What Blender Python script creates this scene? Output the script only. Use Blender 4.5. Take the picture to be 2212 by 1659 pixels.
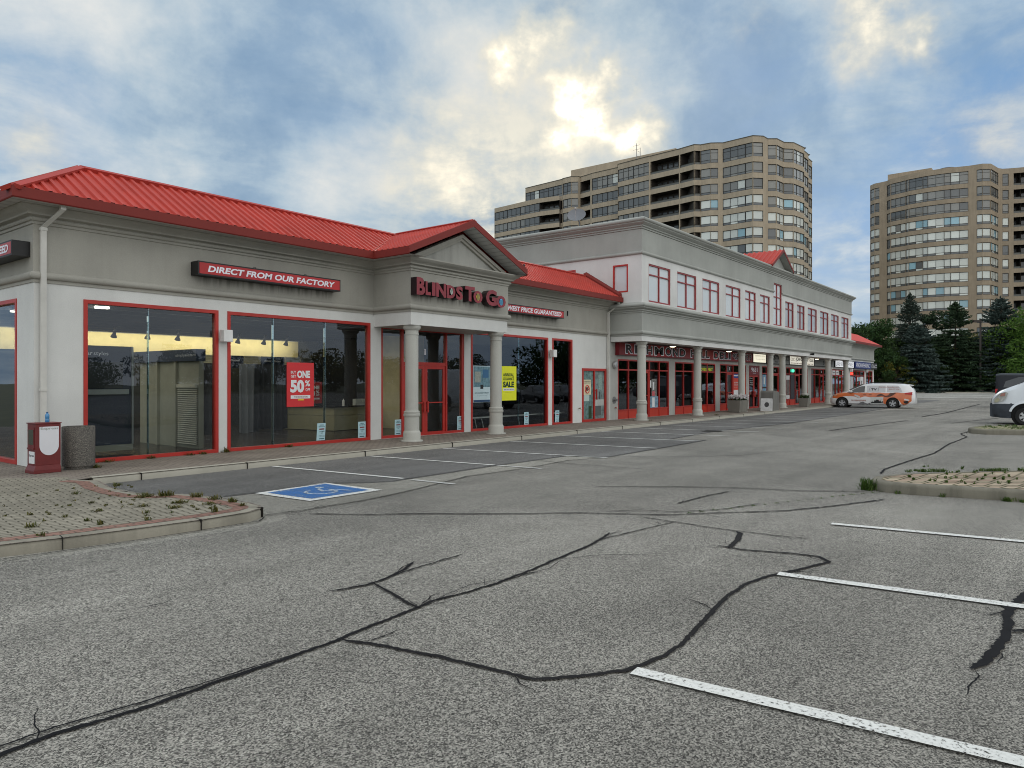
import bpy, math, random
import numpy as np
from mathutils import Vector, Matrix
for _o in list(bpy.data.objects): bpy.data.objects.remove(_o)
SC = bpy.context.scene
COL = SC.collection
R = math.radians
random.seed(7)
# ------------------------------------------------------------------ camera
# world frame: X runs along the shop fronts away from the camera, Y from the lot to the shops, Z up
CAMH = 1.73; TH = R(37.93)
cd = bpy.data.cameras.new("camera"); cam = bpy.data.objects.new("camera", cd); COL.objects.link(cam)
cam.location = (0, 0, CAMH)
cam.rotation_euler = (R(90), 0, TH - R(90))
cd.sensor_width = 36; cd.lens = 36*1564/2212; cd.shift_y = -5.5/2212
cd.clip_start = .05; cd.clip_end = 3000
SC.camera = cam
FW = Vector((math.cos(TH), math.sin(TH), 0)); RT = Vector((math.sin(TH), -math.cos(TH), 0))
# ------------------------------------------------------------------ node helpers
def nt_new(name):
    m = bpy.data.materials.new(name); m.use_nodes = True
    t = m.node_tree; t.nodes.clear()
    return m, t
def N(t, typ, **kw):
    n = t.nodes.new(typ)
    for k, v in kw.items():
        if k == 'i':
            for a, b in v.items(): n.inputs[a].default_value = b
        else: setattr(n, k, v)
    return n
def L(t, a, b): t.links.new(a, b)
def ramp(t, fac, stops, interp='LINEAR'):
    n = t.nodes.new('ShaderNodeValToRGB'); cr = n.color_ramp; cr.interpolation = interp
    while len(cr.elements) < len(stops): cr.elements.new(.5)
    for e, (p, c) in zip(cr.elements, stops):
        e.position = p; e.color = (c[0], c[1], c[2], 1) if not isinstance(c, (int, float)) else (c, c, c, 1)
    if fac is not None: L(t, fac, n.inputs[0])
    return n.outputs[0]
def mth(t, op, a, b=None, c=None, clamp=False):
    n = t.nodes.new('ShaderNodeMath'); n.operation = op; n.use_clamp = clamp
    for k, x in enumerate((a, b, c)):
        if x is None: continue
        if isinstance(x, (int, float)): n.inputs[k].default_value = x
        else: L(t, x, n.inputs[k])
    return n.outputs[0]
def mixc(t, fac, a, b, mode='MIX'):
    n = t.nodes.new('ShaderNodeMix'); n.data_type = 'RGBA'; n.blend_type = mode
    for s, x in ((0, fac), (6, a), (7, b)):
        if isinstance(x, (int, float)): n.inputs[s].default_value = x
        elif isinstance(x, tuple): n.inputs[s].default_value = (*x[:3], 1)
        else: L(t, x, n.inputs[s])
    return n.outputs[2]
def noise(t, vec, scale, detail=4, rough=.55, dist=0):
    n = N(t, 'ShaderNodeTexNoise', i={'Scale': scale, 'Detail': detail, 'Roughness': rough, 'Distortion': dist})
    if vec is not None: L(t, vec, n.inputs['Vector'])
    return n.outputs['Fac']
def scaled(t, vec, s, loc=(0, 0, 0), rot=(0, 0, 0)):
    n = N(t, 'ShaderNodeMapping'); n.inputs['Scale'].default_value = s; n.inputs['Location'].default_value = loc; n.inputs['Rotation'].default_value = rot
    L(t, vec, n.inputs[0]); return n.outputs[0]
def finish(t, color, rough=.7, metal=0, spec=.4, bump=None, bstr=.2, bdist=.01, coat=0, emis=None, estr=0, trans=0):
    b = N(t, 'ShaderNodeBsdfPrincipled'); o = N(t, 'ShaderNodeOutputMaterial')
    def put(k, x):
        if isinstance(x, tuple): b.inputs[k].default_value = (*x[:3], 1)
        elif isinstance(x, (int, float)): b.inputs[k].default_value = x
        else: L(t, x, b.inputs[k])
    put('Base Color', color); put('Roughness', rough); put('Metallic', metal); put('Specular IOR Level', spec); put('Coat Weight', coat)
    if emis is not None: put('Emission Color', emis); put('Emission Strength', estr)
    if bump is not None:
        bn = N(t, 'ShaderNodeBump', i={'Strength': bstr, 'Distance': bdist}); L(t, bump, bn.inputs['Height']); L(t, bn.outputs[0], b.inputs['Normal'])
    L(t, b.outputs[0], o.inputs[0]); return b
_MC = {}
def paint(name, col, rough=.5, metal=0, var=.12, vs=3., grain=0, coat=0, spec=.4, emis=0):
    """solid colour with slow wear variation; the workhorse"""
    if name in _MC: return _MC[name]
    m, t = nt_new(name)
    pos = N(t, 'ShaderNodeTexCoord').outputs['Object']
    n1 = noise(t, pos, vs, 5, .6)
    c = mixc(t, 1, tuple(col), ramp(t, n1, [(.3, 1-var), (.7, 1+var*.3)]), 'MULTIPLY')
    bump = None
    if grain:
        bump = noise(t, pos, grain, 3)
    if emis: finish(t, c, rough, metal, spec, emis=tuple(col), estr=emis)
    else: finish(t, c, rough, metal, spec, bump=bump, bstr=.15, bdist=.004, coat=coat)
    _MC[name] = m; return m
def stucco(name, col, streak=.25, drips=()):
    m, t = nt_new(name)
    pos = N(t, 'ShaderNodeNewGeometry').outputs['Position']
    big = noise(t, pos, .6, 5, .6)
    st = noise(t, scaled(t, pos, (3, 3, .25)), 1.0, 5, .6)
    fine = noise(t, pos, 60, 3, .6)
    c = mixc(t, 1, tuple(col), ramp(t, big, [(.3, .86), (.7, 1.05)]), 'MULTIPLY')
    c = mixc(t, streak, c, mixc(t, 1, c, ramp(t, st, [(.40, .6), (.58, 1.08)]), 'MULTIPLY'))
    c = mixc(t, 1, c, ramp(t, fine, [(.3, .93), (.7, 1.05)]), 'MULTIPLY')
    if drips:   # soot runs below the sign boxes
        sp_ = N(t, 'ShaderNodeSeparateXYZ'); L(t, pos, sp_.inputs[0]); rn = noise(t, scaled(t, pos, (9, 9, .8)), 1.0, 4, .6)
        for x0, x1, z0, z1 in drips:
            fx_ = N(t, 'ShaderNodeMapRange', interpolation_type='SMOOTHSTEP', i={1: x0-.1, 2: x0+.25}); L(t, sp_.outputs[0], fx_.inputs[0])
            gx_ = N(t, 'ShaderNodeMapRange', interpolation_type='SMOOTHSTEP', i={1: x1+.1, 2: x1-.25}); L(t, sp_.outputs[0], gx_.inputs[0])
            fz_ = N(t, 'ShaderNodeMapRange', i={1: z0, 2: z1}); L(t, sp_.outputs[2], fz_.inputs[0])
            below = mth(t, 'LESS_THAN', sp_.outputs[2], z1+.03)
            f_ = mth(t, 'MULTIPLY', mth(t, 'MULTIPLY', fx_.outputs[0], gx_.outputs[0]), mth(t, 'MULTIPLY', mth(t, 'MULTIPLY', fz_.outputs[0], below), ramp(t, rn, [(.40, 0), (.62, .8)])))
            c = mixc(t, f_, c, (.10, .095, .085))
    finish(t, c, .9, 0, .2, bump=fine, bstr=.35, bdist=.004)
    return m
# ------------------------------------------------------------------ world
wd = bpy.data.worlds.new("World"); SC.world = wd; wd.use_nodes = True
t = wd.node_tree; t.nodes.clear()
SUN_EL = R(21.7); sun_dir2 = (FW*1564 + RT*184); sun_az = math.atan2(sun_dir2.y, sun_dir2.x)
SD = Vector((math.cos(sun_az)*math.cos(SUN_EL), math.sin(sun_az)*math.cos(SUN_EL), math.sin(SUN_EL)))
def px_dir(u, v):
    d = FW*1564 + RT*(u-1106) + Vector((0, 0, 1))*(824-v); return d.normalized()
sky = N(t, 'ShaderNodeTexSky'); sky.sky_type = 'NISHITA'; sky.sun_disc = False
sky.sun_elevation = SUN_EL; sky.sun_rotation = math.pi/2 - sun_az; sky.air_density = 1; sky.dust_density = 1; sky.ozone_density = 2
dirv = N(t, 'ShaderNodeTexCoord').outputs['Generated']
sep = N(t, 'ShaderNodeSeparateXYZ'); L(t, dirv, sep.inputs[0])
zc = mth(t, 'ADD', mth(t, 'MAXIMUM', sep.outputs[2], 0.0), .16)
cx = mth(t, 'DIVIDE', sep.outputs[0], zc); cy = mth(t, 'DIVIDE', sep.outputs[1], zc)
cmb = N(t, 'ShaderNodeCombineXYZ'); L(t, cx, cmb.inputs[0]); L(t, cy, cmb.inputs[1])
cl = cmb.outputs[0]
n_big = noise(t, scaled(t, cl, (1, 1, 1), (3.1, 1.7, 0)), 1.05, 7, .56, .25)
n_mid = noise(t, scaled(t, cl, (1, 1, 1), (7.4, 2.2, 0)), 2.6, 8, .6, .3)
n_fin = noise(t, dirv, 8, 8, .6, .1)
_wn = N(t, 'ShaderNodeTexNoise', i={'Scale': 7.0, 'Detail': 5, 'Roughness': .6}); L(t, dirv, _wn.inputs['Vector'])
_s1 = N(t, 'ShaderNodeVectorMath', operation='SUBTRACT'); L(t, _wn.outputs['Color'], _s1.inputs[0]); _s1.inputs[1].default_value = (.5, .5, .5)
_s2 = N(t, 'ShaderNodeVectorMath', operation='SCALE'); L(t, _s1.outputs[0], _s2.inputs[0]); _s2.inputs['Scale'].default_value = .17
_s3 = N(t, 'ShaderNodeVectorMath', operation='ADD'); L(t, dirv, _s3.inputs[0]); L(t, _s2.outputs[0], _s3.inputs[1]); dirw = _s3.outputs[0]
def blob(u, v, rad, power=1.0):
    d = px_dir(u, v)
    vm = N(t, 'ShaderNodeVectorMath', operation='DISTANCE'); L(t, dirw, vm.inputs[0]); vm.inputs[1].default_value = d
    mr = N(t, 'ShaderNodeMapRange', interpolation_type='SMOOTHSTEP', i={1: 0.0, 2: rad, 3: 1.0, 4: 0.0}); L(t, vm.outputs['Value'], mr.inputs[0])
    return mth(t, 'MULTIPLY', mr.outputs[0], power)
def addup(xs):
    a = xs[0]
    for x in xs[1:]: a = mth(t, 'ADD', a, x)
    return a
SKYBLOBS_BLUE = [(2150, 270, .30, 1.), (1800, 560, .16, .9), (1980, 480, .12, .6), (60, 230, .16, .55), (1650, 150, .2, .45), (700, 130, .30, .25)]
SKYBLOBS_WARM = [(1278, 200, .044, .75), (1335, 165, .036, .7), (1235, 140, .032, .45), (1385, 295, .055, .65), (1250, 275, .045, .45), (1120, 100, .05, .35), (1300, 260, .035, .4), (1060, 495, .06, .55), (985, 400, .14, .20), (1080, 430, .26, .20), (2142, 300, .12, .35), (1125, 90, .05, .4), (1985, 95, .05, .8), (1860, 15, .09, .75), (1180, 30, .06, .4), (1600, 30, .05, .4), (110, 320, .05, .35), (1130, 360, .36, .25)]
blue = addup([blob(*b) for b in SKYBLOBS_BLUE])
warm = addup([blob(*b) for b in SKYBLOBS_WARM])
# clear sky showing through the gaps: the physical sky pushed a little towards the photographed blue
skyc = mixc(t, 1, sky.outputs[0], (.085, .085, .085), 'MULTIPLY')
clear = mixc(t, .8, skyc, (.15, .34, .62))
# cloud body from slate blue to pale lavender
lights = addup([blob(*b) for b in [(90, 60, .16, .12), (280, 300, .13, .10), (60, 430, .12, .06), (1840, 520, .12, .05), (2140, 300, .14, .14), (1200, 330, .22, .09), (1030, 120, .12, .06), (880, 420, .2, .08), (1830, 60, .1, .08)]])
darks = addup([blob(*b) for b in [(520, 130, .17, .07), (350, 200, .12, .05), (1620, 190, .14, .10), (1760, 330, .10, .08), (850, 200, .12, .04), (1130, 260, .05, .05), (2180, 130, .12, .07)]])
dens = addup([mth(t, 'MULTIPLY', n_big, .44), mth(t, 'MULTIPLY', n_mid, .36), mth(t, 'MULTIPLY', n_fin, .44), lights, mth(t, 'MULTIPLY', darks, -1.0)])
cloud = ramp(t, dens, [(.44, (.225, .34, .48)), (.54, (.31, .43, .56)), (.62, (.45, .56, .65)), (.72, (.64, .70, .73)), (.85, (.86, .85, .81))])
gap = mth(t, 'MULTIPLY', blue, ramp(t, n_mid, [(.36, 1.0), (.62, .25)]))
col = mixc(t, mth(t, 'MINIMUM', gap, .93), cloud, clear)
wn = mth(t, 'MULTIPLY', warm, ramp(t, mth(t, 'ADD', mth(t, 'MULTIPLY', n_fin, .6), mth(t, 'MULTIPLY', n_mid, .4)), [(.40, .12), (.60, 1.5)]))
wc = ramp(t, wn, [(0, (.62, .60, .52)), (.4, (.92, .82, .60)), (.75, (1.25, 1.12, .86)), (1, (1.7, 1.6, 1.35))])
col = mixc(t, mth(t, 'MINIMUM', wn, 1.0), col, wc)
# unseen sky overhead and behind the camera brightened and warmed to light the scene
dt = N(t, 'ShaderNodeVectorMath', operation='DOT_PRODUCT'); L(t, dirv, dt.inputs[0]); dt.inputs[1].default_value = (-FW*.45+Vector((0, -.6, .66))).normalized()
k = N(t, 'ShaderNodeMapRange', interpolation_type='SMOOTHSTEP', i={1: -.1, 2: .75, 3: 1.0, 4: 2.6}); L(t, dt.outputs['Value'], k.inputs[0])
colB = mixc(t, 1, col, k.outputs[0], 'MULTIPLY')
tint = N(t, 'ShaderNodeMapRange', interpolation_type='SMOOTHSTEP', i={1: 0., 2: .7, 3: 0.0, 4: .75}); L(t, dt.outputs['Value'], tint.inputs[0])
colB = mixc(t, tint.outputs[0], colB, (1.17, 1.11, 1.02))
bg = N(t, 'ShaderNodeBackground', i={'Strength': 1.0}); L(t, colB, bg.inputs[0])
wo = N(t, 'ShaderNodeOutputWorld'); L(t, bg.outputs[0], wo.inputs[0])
wd.cycles.sampling_method = 'MANUAL'; wd.cycles.sample_map_resolution = 512
# ------------------------------------------------------------------ sun behind the clouds
sl = bpy.data.lights.new("sun", 'SUN'); sl.energy = .7; sl.angle = R(22); sl.color = (1, .93, .82)
so = bpy.data.objects.new("sun", sl); COL.objects.link(so); so.location = SD*60
so.rotation_euler = SD.to_track_quat('Z', 'Y').to_euler()
SC.view_settings.view_transform = 'Standard'; SC.view_settings.look = 'None'; SC.view_settings.gamma = 1
SC.view_settings.use_curve_mapping = False; SC.view_settings.exposure = 0.0
SC.cycles.filter_width = 1.0; SC.cycles.max_bounces = 8; SC.cycles.transparent_max_bounces = 16; SC.cycles.diffuse_bounces = 3; SC.cycles.glossy_bounces = 4
SC.cycles.caustics_reflective = False; SC.cycles.caustics_refractive = False
# ------------------------------------------------------------------ mesh helpers
LOCS = {}
class MB:
    def __init__(s): s.v = []; s.f = []; s.m = []
    def add(s, vs, fs, mi=0):
        b = len(s.v); s.v += [tuple(p) for p in vs]
        for f in fs: s.f.append(tuple(b+i for i in f)); s.m.append(mi)
        return s
    def quad(s, a, b, c, d, mi=0): return s.add([a, b, c, d], [(0, 1, 2, 3)], mi)
    def poly(s, pts, mi=0): return s.add(pts, [tuple(range(len(pts)))], mi)
    def box(s, x0, y0, z0, x1, y1, z1, mi=0):
        x0, x1 = min(x0, x1), max(x0, x1); y0, y1 = min(y0, y1), max(y0, y1); z0, z1 = min(z0, z1), max(z0, z1)
        v = [(x0, y0, z0), (x1, y0, z0), (x1, y1, z0), (x0, y1, z0), (x0, y0, z1), (x1, y0, z1), (x1, y1, z1), (x0, y1, z1)]
        return s.add(v, [(0, 3, 2, 1), (4, 5, 6, 7), (0, 1, 5, 4), (1, 2, 6, 5), (2, 3, 7, 6), (3, 0, 4, 7)], mi)
    def hexa(s, p8, mi=0): return s.add(p8, [(0, 3, 2, 1), (4, 5, 6, 7), (0, 1, 5, 4), (1, 2, 6, 5), (2, 3, 7, 6), (3, 0, 4, 7)], mi)
    def prism(s, pts, z0, z1, mi=0, bottom=True):
        n = len(pts)
        v = [(x, y, z0) for x, y in pts]+[(x, y, z1) for x, y in pts]
        f = [tuple(range(n, 2*n))]+[(i, (i+1) % n, n+(i+1) % n, n+i) for i in range(n)]
        if bottom: f.append(tuple(range(n-1, -1, -1)))
        return s.add(v, f, mi)
    def extr(s, pts3, d, mi=0):
        """polygon pts3 extruded by vector d"""
        n = len(pts3); d = Vector(d)
        v = [Vector(p) for p in pts3]+[Vector(p)+d for p in pts3]
        return s.add(v, [tuple(range(n)), tuple(range(2*n-1, n-1, -1))]+[(i, n+i, n+(i+1) % n, (i+1) % n) for i in range(n)], mi)
    def lathe(s, c, prof, n=24, mi=0, axis='Z', cap=True):
        v = []; f = []
        for r, h in prof:
            for k in range(n):
                a = 2*math.pi*k/n
                if axis == 'Z': v.append((c[0]+r*math.cos(a), c[1]+r*math.sin(a), c[2]+h))
                elif axis == 'Y': v.append((c[0]+r*math.cos(a), c[1]+h, c[2]+r*math.sin(a)))
                else: v.append((c[0]+h, c[1]+r*math.cos(a), c[2]+r*math.sin(a)))
        for j in range(len(prof)-1):
            for k in range(n): f.append((j*n+k, j*n+(k+1) % n, (j+1)*n+(k+1) % n, (j+1)*n+k))
        if cap: f.append(tuple(range(n-1, -1, -1))); f.append(tuple((len(prof)-1)*n+k for k in range(n)))
        return s.add(v, f, mi)
    def tube(s, pts, r, n=8, mi=0, r2=None):
        pts = [Vector(p) for p in pts]; v = []; f = []
        for i, p in enumerate(pts):
            d = (pts[min(i+1, len(pts)-1)]-pts[max(i-1, 0)]).normalized()
            a = d.cross(Vector((0, 0, 1)) if abs(d.z) < .9 else Vector((1, 0, 0))).normalized(); b = d.cross(a)
            rr = r if r2 is None else r+(r2-r)*i/(len(pts)-1)
            for k in range(n):
                q = 2*math.pi*k/n; v.append(p+a*rr*math.cos(q)+b*rr*math.sin(q))
        for i in range(len(pts)-1):
            for k in range(n): f.append((i*n+k, i*n+(k+1) % n, (i+1)*n+(k+1) % n, (i+1)*n+k))
        f.append(tuple(range(n-1, -1, -1))); f.append(tuple((len(pts)-1)*n+k for k in range(n)))
        return s.add(v, f, mi)
    def sweep(s, path, prof, mi=0, cap=True):
        """prof [(d,z)] carried along a plan polyline, d measured to the right of travel, corners mitred"""
        P = [Vector(p) for p in path]; m = len(prof); v = []; f = []
        for i, p in enumerate(P):
            ns = []
            if i > 0: e = (P[i]-P[i-1]).normalized(); ns.append(Vector((e.y, -e.x)))
            if i < len(P)-1: e = (P[i+1]-P[i]).normalized(); ns.append(Vector((e.y, -e.x)))
            if len(ns) == 1: off = ns[0]
            else: off = (ns[0]+ns[1])/(1+ns[0].dot(ns[1]))
            for d, z in prof: v.append((p.x+off.x*d, p.y+off.y*d, z))
        for i in range(len(P)-1):
            for k in range(m-1): f.append((i*m+k, (i+1)*m+k, (i+1)*m+k+1, i*m+k+1))
        if cap and m > 2: f.append(tuple(range(m))); f.append(tuple((len(P)-1)*m+k for k in range(m-1, -1, -1)))
        return s.add(v, f, mi)
    def build(s, name, mats, parent=None, smooth=False, angle=40, local=False, **tags):
        me = bpy.data.meshes.new(name)
        root = parent
        while root is not None and root.parent is not None: root = root.parent
        off = Vector((0, 0, 0))
        if root is not None and root.name in LOCS and not local: off = LOCS[root.name]
        me.from_pydata([(x-off.x, y-off.y, z-off.z) for x, y, z in s.v], [], s.f)
        if not isinstance(mats, (list, tuple)): mats = [mats]
        for m in mats: me.materials.append(m)
        if len(mats) > 1: me.polygons.foreach_set('material_index', s.m)
        o = bpy.data.objects.new(name, me); COL.objects.link(o)
        if smooth:
            me.polygons.foreach_set('use_smooth', [True]*len(me.polygons))
            me.set_sharp_from_angle(angle=R(angle))
        me.update()
        if parent is not None: o.parent = parent
        tag(o, **tags)
        return o
def tag(o, label=None, cat=None, group=None, kind=None):
    if label: o['label'] = label
    if cat: o['category'] = cat
    if group: o['group'] = group
    if kind: o['kind'] = kind
    return o
def thing(name, loc, label, cat, group=None, rotz=0, world=True):
    o = bpy.data.objects.new(name, None); COL.objects.link(o); o.location = loc; o.rotation_euler = (0, 0, rotz)
    o.empty_display_size = .2
    if world and not rotz: LOCS[o.name] = Vector(loc)
    return tag(o, label, cat, group)
def center_on(o):
    """single-mesh thing: put its origin at its base"""
    me = o.data; n = len(me.vertices); a = np.empty(n*3, dtype=np.float32); me.vertices.foreach_get('co', a); a = a.reshape(-1, 3)
    c = Vector(((a[:, 0].min()+a[:, 0].max())/2, (a[:, 1].min()+a[:, 1].max())/2, a[:, 2].min()))
    a -= np.array(c, dtype=np.float32); me.vertices.foreach_set('co', a.ravel()); me.update(); o.location = c
    return o
def solo(mb, name, mats, label, cat, group=None, smooth=False):
    return center_on(mb.build(name, mats, None, smooth, label=label, cat=cat, group=group))
# text as mesh ----------------------------------------------------------------
def text_raw(s, offset=0, extrude=0, shear=0, res=3):
    c = bpy.data.curves.new('text', 'FONT'); c.body = s; c.size = 1; c.offset = offset; c.extrude = extrude; c.shear = shear; c.resolution_u = res
    o = bpy.data.objects.new('text', c); COL.objects.link(o)
    me = o.to_mesh(); vs = [tuple(v.co) for v in me.vertices]; fs = [tuple(p.vertices) for p in me.polygons]
    o.to_mesh_clear(); bpy.data.objects.remove(o); bpy.data.curves.remove(c)
    return vs, fs
def put_text(mb, s, box, y, offset=.02, extrude=0, shear=0, mi=0, frame=None, res=3, grow=0):
    """fit text into box=(x0,x1,z0,z1) on plane facing -Y at y (or frame=(origin,right,up))"""
    vs, fs = text_raw(s, offset, extrude, shear, res)
    if not vs: return
    xs = [v[0] for v in vs]; ys = [v[1] for v in vs]
    x0, x1, z0, z1 = box; sx = (x1-x0)/(max(xs)-min(xs)); sz = (z1-z0)/(max(ys)-min(ys)); mx = min(xs); my = min(ys)
    out = []
    for a, b, c in vs:
        X = x0+(a-mx)*sx; Z = z0+(b-my)*sz
        if frame is None: out.append((X, y-c, Z))
        else:
            o, r, u = frame; nrm = Vector(r).cross(Vector(u))
            out.append(tuple(Vector(o)+Vector(r)*X+Vector(u)*Z+nrm*c))
    mb.add(out, fs, mi)
# ------------------------------------------------------------------ materials
M_GREY = stucco('grey_stucco', (.39, .38, .34), .10, [(8.2, 12.0, 3.80, 4.05), (13.4, 17.1, 3.82, 4.0), (18.4, 22.4, 3.80, 4.06)])
M_GREY2 = stucco('blue_grey_stucco', (.385, .395, .37), .07)
M_WHITE = stucco('white_stucco', (.69, .695, .675), .07)
M_COLUMN = stucco('column_stucco', (.50, .50, .46), .12)
M_ROOF = paint('red_roof_metal', (.50, .054, .036), .55, 0, .2, 1.2, spec=.3)
M_FASCIA = paint('red_fascia_metal', (.20, .02, .014), .65, 0, .12, .8)
M_SOFFIT = paint('soffit_metal', (.42, .41, .38), .6)
M_RED = paint('red_frame_metal', (.45, .03, .022), .4, 0, .2, 1.5)
M_REDP = paint('red_kick_panel', (.52, .04, .02), .45, 0, .15, 1.)
M_DRED = paint('maroon_metal', (.20, .012, .018), .45, 0, .2, 2)
M_BLACK = paint('black_metal', (.012, .012, .013), .45)
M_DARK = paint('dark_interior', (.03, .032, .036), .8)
M_PIPE = paint('downpipe_paint', (.62, .61, .57), .5, 0, .18, 2)
M_WTRIM = paint('white_trim', (.75, .75, .74), .45)
M_LET = paint('white_letter', (.80, .80, .86), .5, var=.05)
M_CAP = paint('roof_cap_red', (.42, .042, .03), .55, 0, .12, 1.)
M_CONC = stucco('kerb_concrete', (.42, .40, .34), .15)
def glass(name, tint=.82, refl=1.0, rough=0.0, col=(1, 1, 1)):
    m, t = nt_new(name)
    fr = N(t, 'ShaderNodeFresnel', i={'IOR': 1.52})
    pos = N(t, 'ShaderNodeNewGeometry').outputs['Position']
    wav = noise(t, pos, .9, 2, .5)
    bn = N(t, 'ShaderNodeBump', i={'Strength': .06, 'Distance': .03}); L(t, wav, bn.inputs['Height'])
    L(t, bn.outputs[0], fr.inputs['Normal'])
    tr = N(t, 'ShaderNodeBsdfTransparent'); tr.inputs[0].default_value = (tint*col[0], tint*col[1], tint*col[2], 1)
    gl = N(t, 'ShaderNodeBsdfGlossy', i={'Roughness': rough}); L(t, bn.outputs[0], gl.inputs['Normal']); gl.inputs[0].default_value = (.8, .88, 1, 1)
    mx = N(t, 'ShaderNodeMixShader'); L(t, mth(t, 'MULTIPLY', fr.outputs[0], 1.25*refl, clamp=True), mx.inputs[0]); L(t, tr.outputs[0], mx.inputs[1]); L(t, gl.outputs[0], mx.inputs[2])
    o = N(t, 'ShaderNodeOutputMaterial'); L(t, mx.outputs[0], o.inputs[0])
    return m
M_GLASS = glass('shop_glass', .80, 1.0, col=(.93, 1, .98))
M_GLASSD = glass('dark_shop_glass', .5, 1.3)
M_GEDGE = glass('glass_edge', .85, 2.5, col=(.85, 1, .96))
def pane_mat(name, base, rough=.12, spec=.8, vstripe=0):
    """a window pane seen from outside: what hangs behind it under a clear coat"""
    m, t = nt_new(name)
    g = N(t, 'ShaderNodeNewGeometry'); pos = g.outputs['Position']
    rnd = g.outputs['Random Per Island']
    c = mixc(t, 1, tuple(base), ramp(t, rnd, [(0, .78), (1, 1.1)]), 'MULTIPLY')
    if vstripe:
        w = N(t, 'ShaderNodeTexWave', wave_type='BANDS', bands_direction='Y', i={'Scale': vstripe, 'Distortion': 2.0}); L(t, pos, w.inputs[0])
        c = mixc(t, .25, c, mixc(t, 1, c, w.outputs[0], 'MULTIPLY'))
    finish(t, c, .6, 0, spec, coat=1.0).inputs['Coat Roughness'].default_value = .02
    return m
# ------------------------------------------------------------------ wall with openings
def wall(mb, org, tdir, s0, s1, z0, z1, holes, thick=.22, mi=0):
    """vertical wall; org plan point, tdir unit dir; outward normal is to the right of tdir; holes (s0,s1,z0,z1)"""
    o = Vector(org); tv = Vector(tdir); n = Vector((tv.y, -tv.x))
    S = sorted({s0, s1, *[h[0] for h in holes], *[h[1] for h in holes]}); Zs = sorted({z0, z1, *[h[2] for h in holes], *[h[3] for h in holes]})
    S = [x for x in S if s0 <= x <= s1]; Zs = [x for x in Zs if z0 <= x <= z1]
    def P(s, z, d): p = o+tv*s-n*d; return (p.x, p.y, z)
    def solid(i, j):
        if i < 0 or j < 0 or i >= len(S)-1 or j >= len(Zs)-1: return False
        a = (S[i]+S[i+1])/2; b = (Zs[j]+Zs[j+1])/2
        return not any(h[0] < a < h[1] and h[2] < b < h[3] for h in holes)
    for i in range(len(S)-1):
        for j in range(len(Zs)-1):
            if not solid(i, j): continue
            a, b, c, d = S[i], S[i+1], Zs[j], Zs[j+1]
            mb.quad(P(a, c, 0), P(b, c, 0), P(b, d, 0), P(a, d, 0), mi)
            mb.quad(P(a, d, thick), P(b, d, thick), P(b, c, thick), P(a, c, thick), mi)
            if not solid(i-1, j): mb.quad(P(a, c, thick), P(a, c, 0), P(a, d, 0), P(a, d, thick), mi)
            if not solid(i+1, j): mb.quad(P(b, c, 0), P(b, c, thick), P(b, d, thick), P(b, d, 0), mi)
            if not solid(i, j-1): mb.quad(P(a, c, 0), P(a, c, thick), P(b, c, thick), P(b, c, 0), mi)
            if not solid(i, j+1): mb.quad(P(a, d, 0), P(b, d, 0), P(b, d, thick), P(a, d, thick), mi)
def frame_x(mb, x0, x1, z0, z1, y, vm=(), hm=(), w=.07, d=.11, mi=0, open_bottom=False):
    """metal frame in a plane facing -Y; vm/hm: mullions; pieces butt end to end"""
    mb.box(x0, y, z0, x0+w, y+d, z1, mi); mb.box(x1-w, y, z0, x1, y+d, z1, mi)
    mb.box(x0+w, y, z1-w, x1-w, y+d, z1, mi)
    if not open_bottom: mb.box(x0+w, y, z0, x1-w, y+d, z0+w, mi)
    for v in vm: mb.box(v-w*.4, y+.004, z0+(0 if open_bottom else w), v+w*.4, y+d-.004, z1-w, mi)
    xs = [x0+w]+sorted(vm)+[x1-w]
    for h in hm:
        for a, b in zip(xs[:-1], xs[1:]):
            a2 = a+(w*.4 if a in vm else 0); b2 = b-(w*.4 if b in vm else 0)
            mb.box(a2, y+.008, h-w*.4, b2, y+d-.008, h+w*.4, mi)
YF = 15.25; YP = 13.8; ZS = .13
SW = YF
# ================================================================== building one: the corner blind shop
B1 = thing('shop_building', (5.14, YF, 0), 'single storey corner shop with red metal roof and big red framed windows', 'shop building')
W1 = [(5.99, 8.80), (9.02, 13.25), (13.65, 17.12), (17.43, 21.71), (21.98, 23.33)]
mb = MB()
holes = [(a-5.14, b-5.14, ZS, 3.33) for a, b in W1]+[(24.02-5.14, 25.86-5.14, ZS, 2.25)]
wall(mb, (5.14, YF), (1, 0), 0, 26.2-5.14, -.1, 3.58, holes)
wall(mb, (5.14, 30), (0, -1), 0, 30-YF-.221, -.1, 3.58, [(30-20.6, 30-16.1, ZS, 3.33)])
# portico beam, white part
mb.prism([(13.38, YP), (17.47, YP), (17.47, YF-.002), (13.38, YF-.002)], 3.23, 3.58)
mb.build('wall', M_WHITE, B1)
mb = MB()
path1 = [(5.14, 30), (5.14, YF), (13.38, YF), (13.38, YP), (17.47, YP), (17.47, YF), (26.19, YF)]
def arc(cx, cz, r, a0, a1, n=6): return [(cx+r*math.cos(R(a0+(a1-a0)*i/n)), cz+r*math.sin(R(a0+(a1-a0)*i/n))) for i in range(n+1)]
prof1 = [(0, 3.575), (.02, 3.575), (.02, 3.635)]+arc(.022, 3.705, .07, -80, 80)+[(.02, 3.78), (.02, 4.645), (.045, 4.655), (.045, 4.70)]+arc(.05, 4.745, .04, -90, 60, 4)+[(.085, 4.79), (.15, 4.81), (.155, 4.84)]+[(.20, 4.88), (.26, 4.91), (.30, 4.955), (.30, 4.985), (0, 4.985)]
mb.sweep(path1, prof1)
mb.build('frieze', M_GREY, B1, smooth=True, angle=30)
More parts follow.
